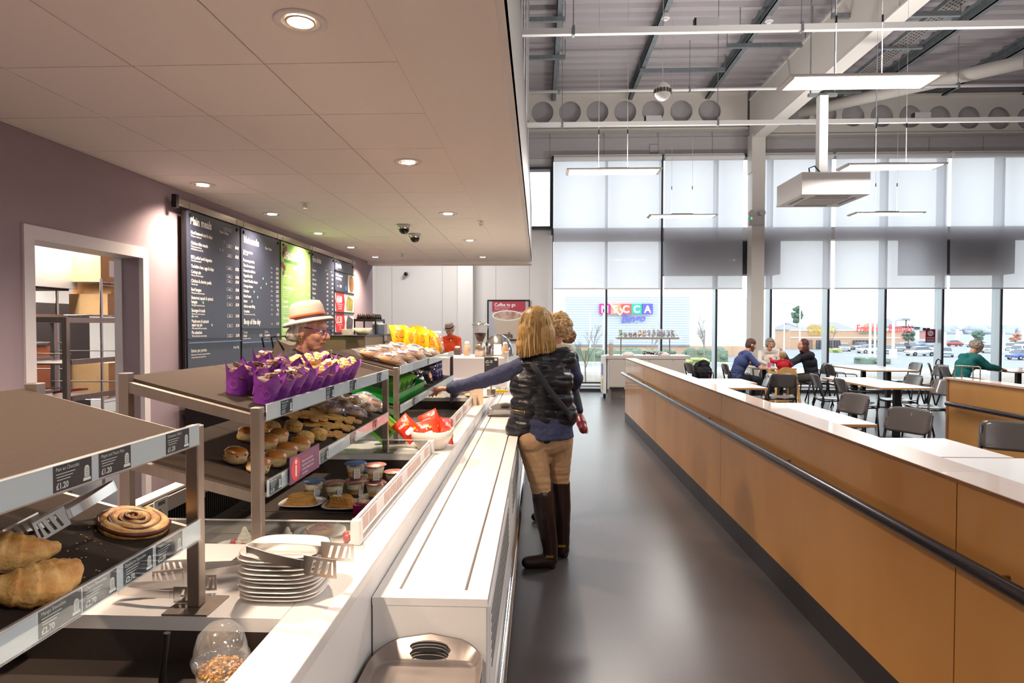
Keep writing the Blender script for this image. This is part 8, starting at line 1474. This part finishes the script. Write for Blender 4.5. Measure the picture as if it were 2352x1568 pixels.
# ---- second server at the far end
o5 = (-1.75, 12.7, 0); Y5 = 12.7; RDT = mat('orange_tabard', '#e8501c', 0.7, noise_=0.1, nscale=10)
def stand_j(x, y, f, h=1.6, lean=0):
    """plain standing joints facing direction f (unit, in the ground plane)"""
    f = Vector((f[0], f[1], 0)).normalized(); r = Vector((-f.y, f.x, 0))*-1; b = Vector((x, y, 0)); k = h/1.68; Z = lambda z: Vector((0, 0, z*k))
    d = dict(head=b+Z(1.56)+f*(0.03+lean), neck=b+Z(1.42)+f*lean*0.8, chest=b+Z(1.2)+f*lean*0.5, pel=b+Z(0.93))
    for S_, s_ in (('L', -1), ('R', 1)): d['sh'+S_] = b+Z(1.37)+r*0.17*s_+f*lean*0.7; d['el'+S_] = b+Z(1.1)+r*0.22*s_+f*0.06; d['wr'+S_] = b+Z(1.02)+r*0.13*s_+f*0.27; d['hp'+S_] = b+Z(0.9)+r*0.09*s_; d['kn'+S_] = b+Z(0.5)+r*0.1*s_+f*0.02; d['an'+S_] = b+r*0.1*s_+Vector((0, 0, 0.085)); d['to'+S_] = b+r*0.11*s_+f*0.12+Vector((0, 0, 0.035))
    return d
J5 = stand_j(-1.75, 12.7, (-0.4, -1), 1.62, 0.04); R5 = RM(radians(-20), 0.35); s5, G5 = figure('server in an orange tabard and cream trilby at the far end of the counter', J5, o5, R5, SKIN, top=RDT, bottom=BLK, shoes=BLK, vox=0.012)
M5 = Matrix.Translation(G5['head']-Vector(o5)) @ R5.to_4x4() @ TR(0, 0.01, 0.055, 0.1, 0, 0); m = MB(M=M5); m.lathe([(0.14, -0.006), (0.096, 0.006), (0.094, 0.0), (0.14, -0.01)], FELT, 30, sx=0.9); m.lathe([(0.097, 0.0), (0.09, 0.075), (0.07, 0.1), (0.0001, 0.095)], FELT, 30, sx=0.88); hat = m.build('hat', s5)
m = MB(M=M5); m.lathe([(0.0985, 0.004), (0.097, 0.028)], MATS['maroon_ribbon'], 30, sx=0.88); m.build('hat_band', hat); hair_blob(s5, G5['head'], R5, o5, mat('dark_brown_hair', '#3c2a20', 0.6), [((0, 0.03, 0.02), (0.082, 0.082, 0.085))], vox=0.012)
# ---- seated people
def seat_j(x, y, f, lean=0.1, hz=1.21, arm=0.3, aw=0.14, az=0.78, sd=0.18):
    f = Vector((f[0], f[1], 0)).normalized(); r = Vector((f.y, -f.x, 0)); b = Vector((x, y, 0)); V = lambda z: Vector((0, 0, z)); d = dict(head=b+V(hz)+f*(lean+0.07), neck=b+V(hz-0.15)+f*lean*0.85, chest=b+V(hz-0.34)+f*lean*0.5, pel=b+V(0.565)-f*0.0)
    for S_, s_ in (('L', -1), ('R', 1)): d['sh'+S_] = b+V(hz-0.2)+r*sd*s_+f*lean*0.8; d['el'+S_] = b+V(az+0.06)+r*(sd+0.05)*s_+f*(lean+0.12); d['wr'+S_] = b+V(az+0.02)+r*aw*s_+f*(lean+arm); d['hp'+S_] = b+V(0.545)+r*0.09*s_+f*0.05; d['kn'+S_] = b+V(0.52)+r*0.11*s_+f*0.43; d['an'+S_] = b+V(0.085)+r*0.11*s_+f*0.42; d['to'+S_] = b+V(0.035)+r*0.11*s_+f*0.54
    return d
SK2 = mat('pink_skin', '#d59a82', 0.5, sss=0.1)
J6 = seat_j(3.98, 12.9, (1, 0.05), 0.24, 1.215); J6['elR'] = at(1748, 846, Y=12.6); J6['wrR'] = at(1735, 835, Y=12.95); o6 = (3.98, 12.9, 0); R6 = RM(radians(95), 0.3)
p6, G6 = figure('man in a blue t-shirt leaning on the family table', J6, o6, R6, SK2, top=mat('blue_tee', '#3d4a78', 0.85), sleeves='short', bottom=DKJ, shoes=BLK, vox=0.011, s=1.12, head_s=0.95)
hair_blob(p6, G6['head'], R6, o6, mat('short_brown_hair', '#5a4238', 0.8, noise_=0.2, nscale=60), [((0, 0.018, 0.05), (0.087, 0.102, 0.085)), ((0, 0.05, 0.0), (0.083, 0.066, 0.09)), ((-0.068, -0.02, -0.045), (0.016, 0.03, 0.05)), ((0.068, -0.02, -0.045), (0.016, 0.03, 0.05)), ((0, -0.055, -0.098), (0.042, 0.035, 0.024))], vox=0.008)
J7 = seat_j(5.02, 14.05, (-0.05, -1), 0.12, 1.21); o7 = (5.02, 14.05, 0); R7 = RM(radians(-5), 0.05); p7, G7 = figure('woman with short grey blonde hair in a cream blouse facing the camera', J7, o7, R7, SK2, top=mat('cream_blouse', '#ddd2c8', 0.8, noise_=0.08, nscale=15), bottom=DKJ, shoes=BLK, vox=0.011)
hair_blob(p7, G7['head'], R7, o7, mat('ash_blonde', '#a8a08c', 0.6, col2='#7c7466', nscale=50), [((0, 0.02, 0.045), (0.092, 0.098, 0.09)), ((0.07, 0.0, -0.01), (0.028, 0.06, 0.07)), ((-0.07, 0.0, -0.01), (0.028, 0.06, 0.07)), ((0, -0.06, 0.075), (0.06, 0.035, 0.028))], vox=0.008, curl=0.008, tufts=20, tr=0.018)
m = MB(M=Matrix.Translation(G7['head']-Vector(o7)) @ R7.to_4x4())
for x in (-0.032, 0.032): m.tube([(x+0.021*cos(a), -0.102, 0.014*sin(a)) for a in [2*pi*k/12 for k in range(12)]], 0.0018, DARK, 5, closed=True)
m.build('glasses', p7)
cs = mat('chair_dummy', '#5b5453', 0.3)
dup(cp[0], (5.03, 14.18, 0), 0, 'chair the woman in the cream blouse sits on')
J8 = seat_j(5.60, 13.12, (-1, 0.1), 0.12, 1.21); J8['elR'] = at(1812, 838, Y=12.95); J8['wrR'] = at(1800, 812, Y=13.0); J8['hdR'] = at(1796, 805, Y=13.0); J8['elL'] = (5.3, 13.35, 0.86); J8['wrL'] = (5.1, 13.4, 0.8); o8 = (5.6, 13.12, 0); R8 = RM(radians(-85), 0.0)
p8, G8 = figure('woman with long auburn hair in a black top at the family table', J8, o8, R8, SK2, top=mat('black_knit', '#24222c', 0.85), bottom=mat('olive_trousers', '#3a382e', 0.85), shoes=BLK, vox=0.011, s=1.1, tsh=1.25, head_s=0.95)
AUB = mat('auburn_hair', '#5c3428', 0.45, col2='#3a2018', nscale=40, stretch=(3, 3, 0.3)); hair_blob(p8, G8['head'], R8, o8, AUB, [((0, 0.025, 0.035), (0.09, 0.098, 0.098)), ((0, 0.06, -0.08), (0.088, 0.055, 0.12)), ((0, 0.085, -0.19), (0.09, 0.045, 0.11)), ((0.07, 0.01, -0.08), (0.03, 0.05, 0.11)), ((-0.07, 0.01, -0.08), (0.03, 0.05, 0.11)), ((-0.03, 0.09, -0.27), (0.05, 0.035, 0.08))], vox=0.009, curl=0.004)
b9 = Vector((HX, HY+0.02, 0)); h9 = at(1797, 816, Y=HY); J9 = dict(head=h9+Vector((0, 0, 0.0)), neck=Vector((h9.x, HY, h9.z-0.09)), chest=Vector((h9.x, HY, h9.z-0.18)), pel=b9+Vector((0.02, -0.02, 0.59)), shL=h9+Vector((-0.1, 0, -0.125)), shR=h9+Vector((0.1, 0, -0.125)), elL=at(1772, 829, Y=12.25), wrL=at(1770, 822, Y=12.4), elR=at(1818, 838, Y=12.2), wrR=at(1812, 842, Y=12.35), hpL=b9+Vector((-0.05, 0, 0.575)), hpR=b9+Vector((0.08, 0, 0.575)), knL=b9+Vector((-0.07, 0.2, 0.58)), knR=b9+Vector((0.1, 0.2, 0.58)), anL=b9+Vector((-0.07, 0.24, 0.38)), anR=b9+Vector((0.1, 0.24, 0.38)), toL=b9+Vector((-0.07, 0.29, 0.36)), toR=b9+Vector((0.1, 0.29, 0.36)))
o9 = (HX, HY, 0); R9 = RM(radians(172)); p9, G9 = figure('toddler in a red jumper seen from behind in the highchair', J9, o9, R9, SKC, top=mat('red_jumper', '#b81c28', 0.85), bottom=DKJ, shoes=BLK, vox=0.009, s=0.62, head_s=1.3)
hair_blob(p9, G9['head'], R9, o9, mat('short_fair_hair', '#a88a62', 0.8, noise_=0.1, nscale=80), [((0, 0.02, 0.03), (0.085, 0.1, 0.095)), ((0, 0.05, -0.01), (0.075, 0.055, 0.07))], s=0.72, vox=0.007)
J10 = seat_j(8.0, 12.35, (1, 0.1), 0.28, 1.20, 0.42); o10 = (8.0, 12.35, 0); R10 = RM(radians(92), 0.5); p10, G10 = figure('person with curly grey hair in a teal green fleece bending over the table', J10, o10, R10, SK2, top=mat('teal_fleece', '#1c6a68', 0.9, noise_=0.25, nscale=5), bottom=DKJ, shoes=BLK, vox=0.011, s=1.15, tsh=1.2, head_s=0.92)
hair_blob(p10, G10['head'], R10, o10, mat('curly_grey', '#b8a89c', 0.8, col2='#8c7c72', nscale=40), [((0, 0.02, 0.03), (0.1, 0.108, 0.1))], vox=0.008, curl=0.014, tufts=50, tr=0.026)
J11 = seat_j(7.92, 9.75, (0.2, 1), 0.12, 1.12); o11 = (7.92, 9.75, 0); R11 = RM(radians(170), 0.4); p11, G11 = figure('person in a dark padded jacket cut off by the right edge of the picture', J11, o11, R11, SK2, top=mat('dark_padded', '#2a2a36', 0.6, noise_=0.2, nscale=10), bottom=DKJ, shoes=BLK, vox=0.013, s=1.05, tsh=1.3)
hair_blob(p11, G11['head'], R11, o11, MATS['dark_brown_hair'], [((0, 0.02, 0.03), (0.088, 0.098, 0.095))], vox=0.012)
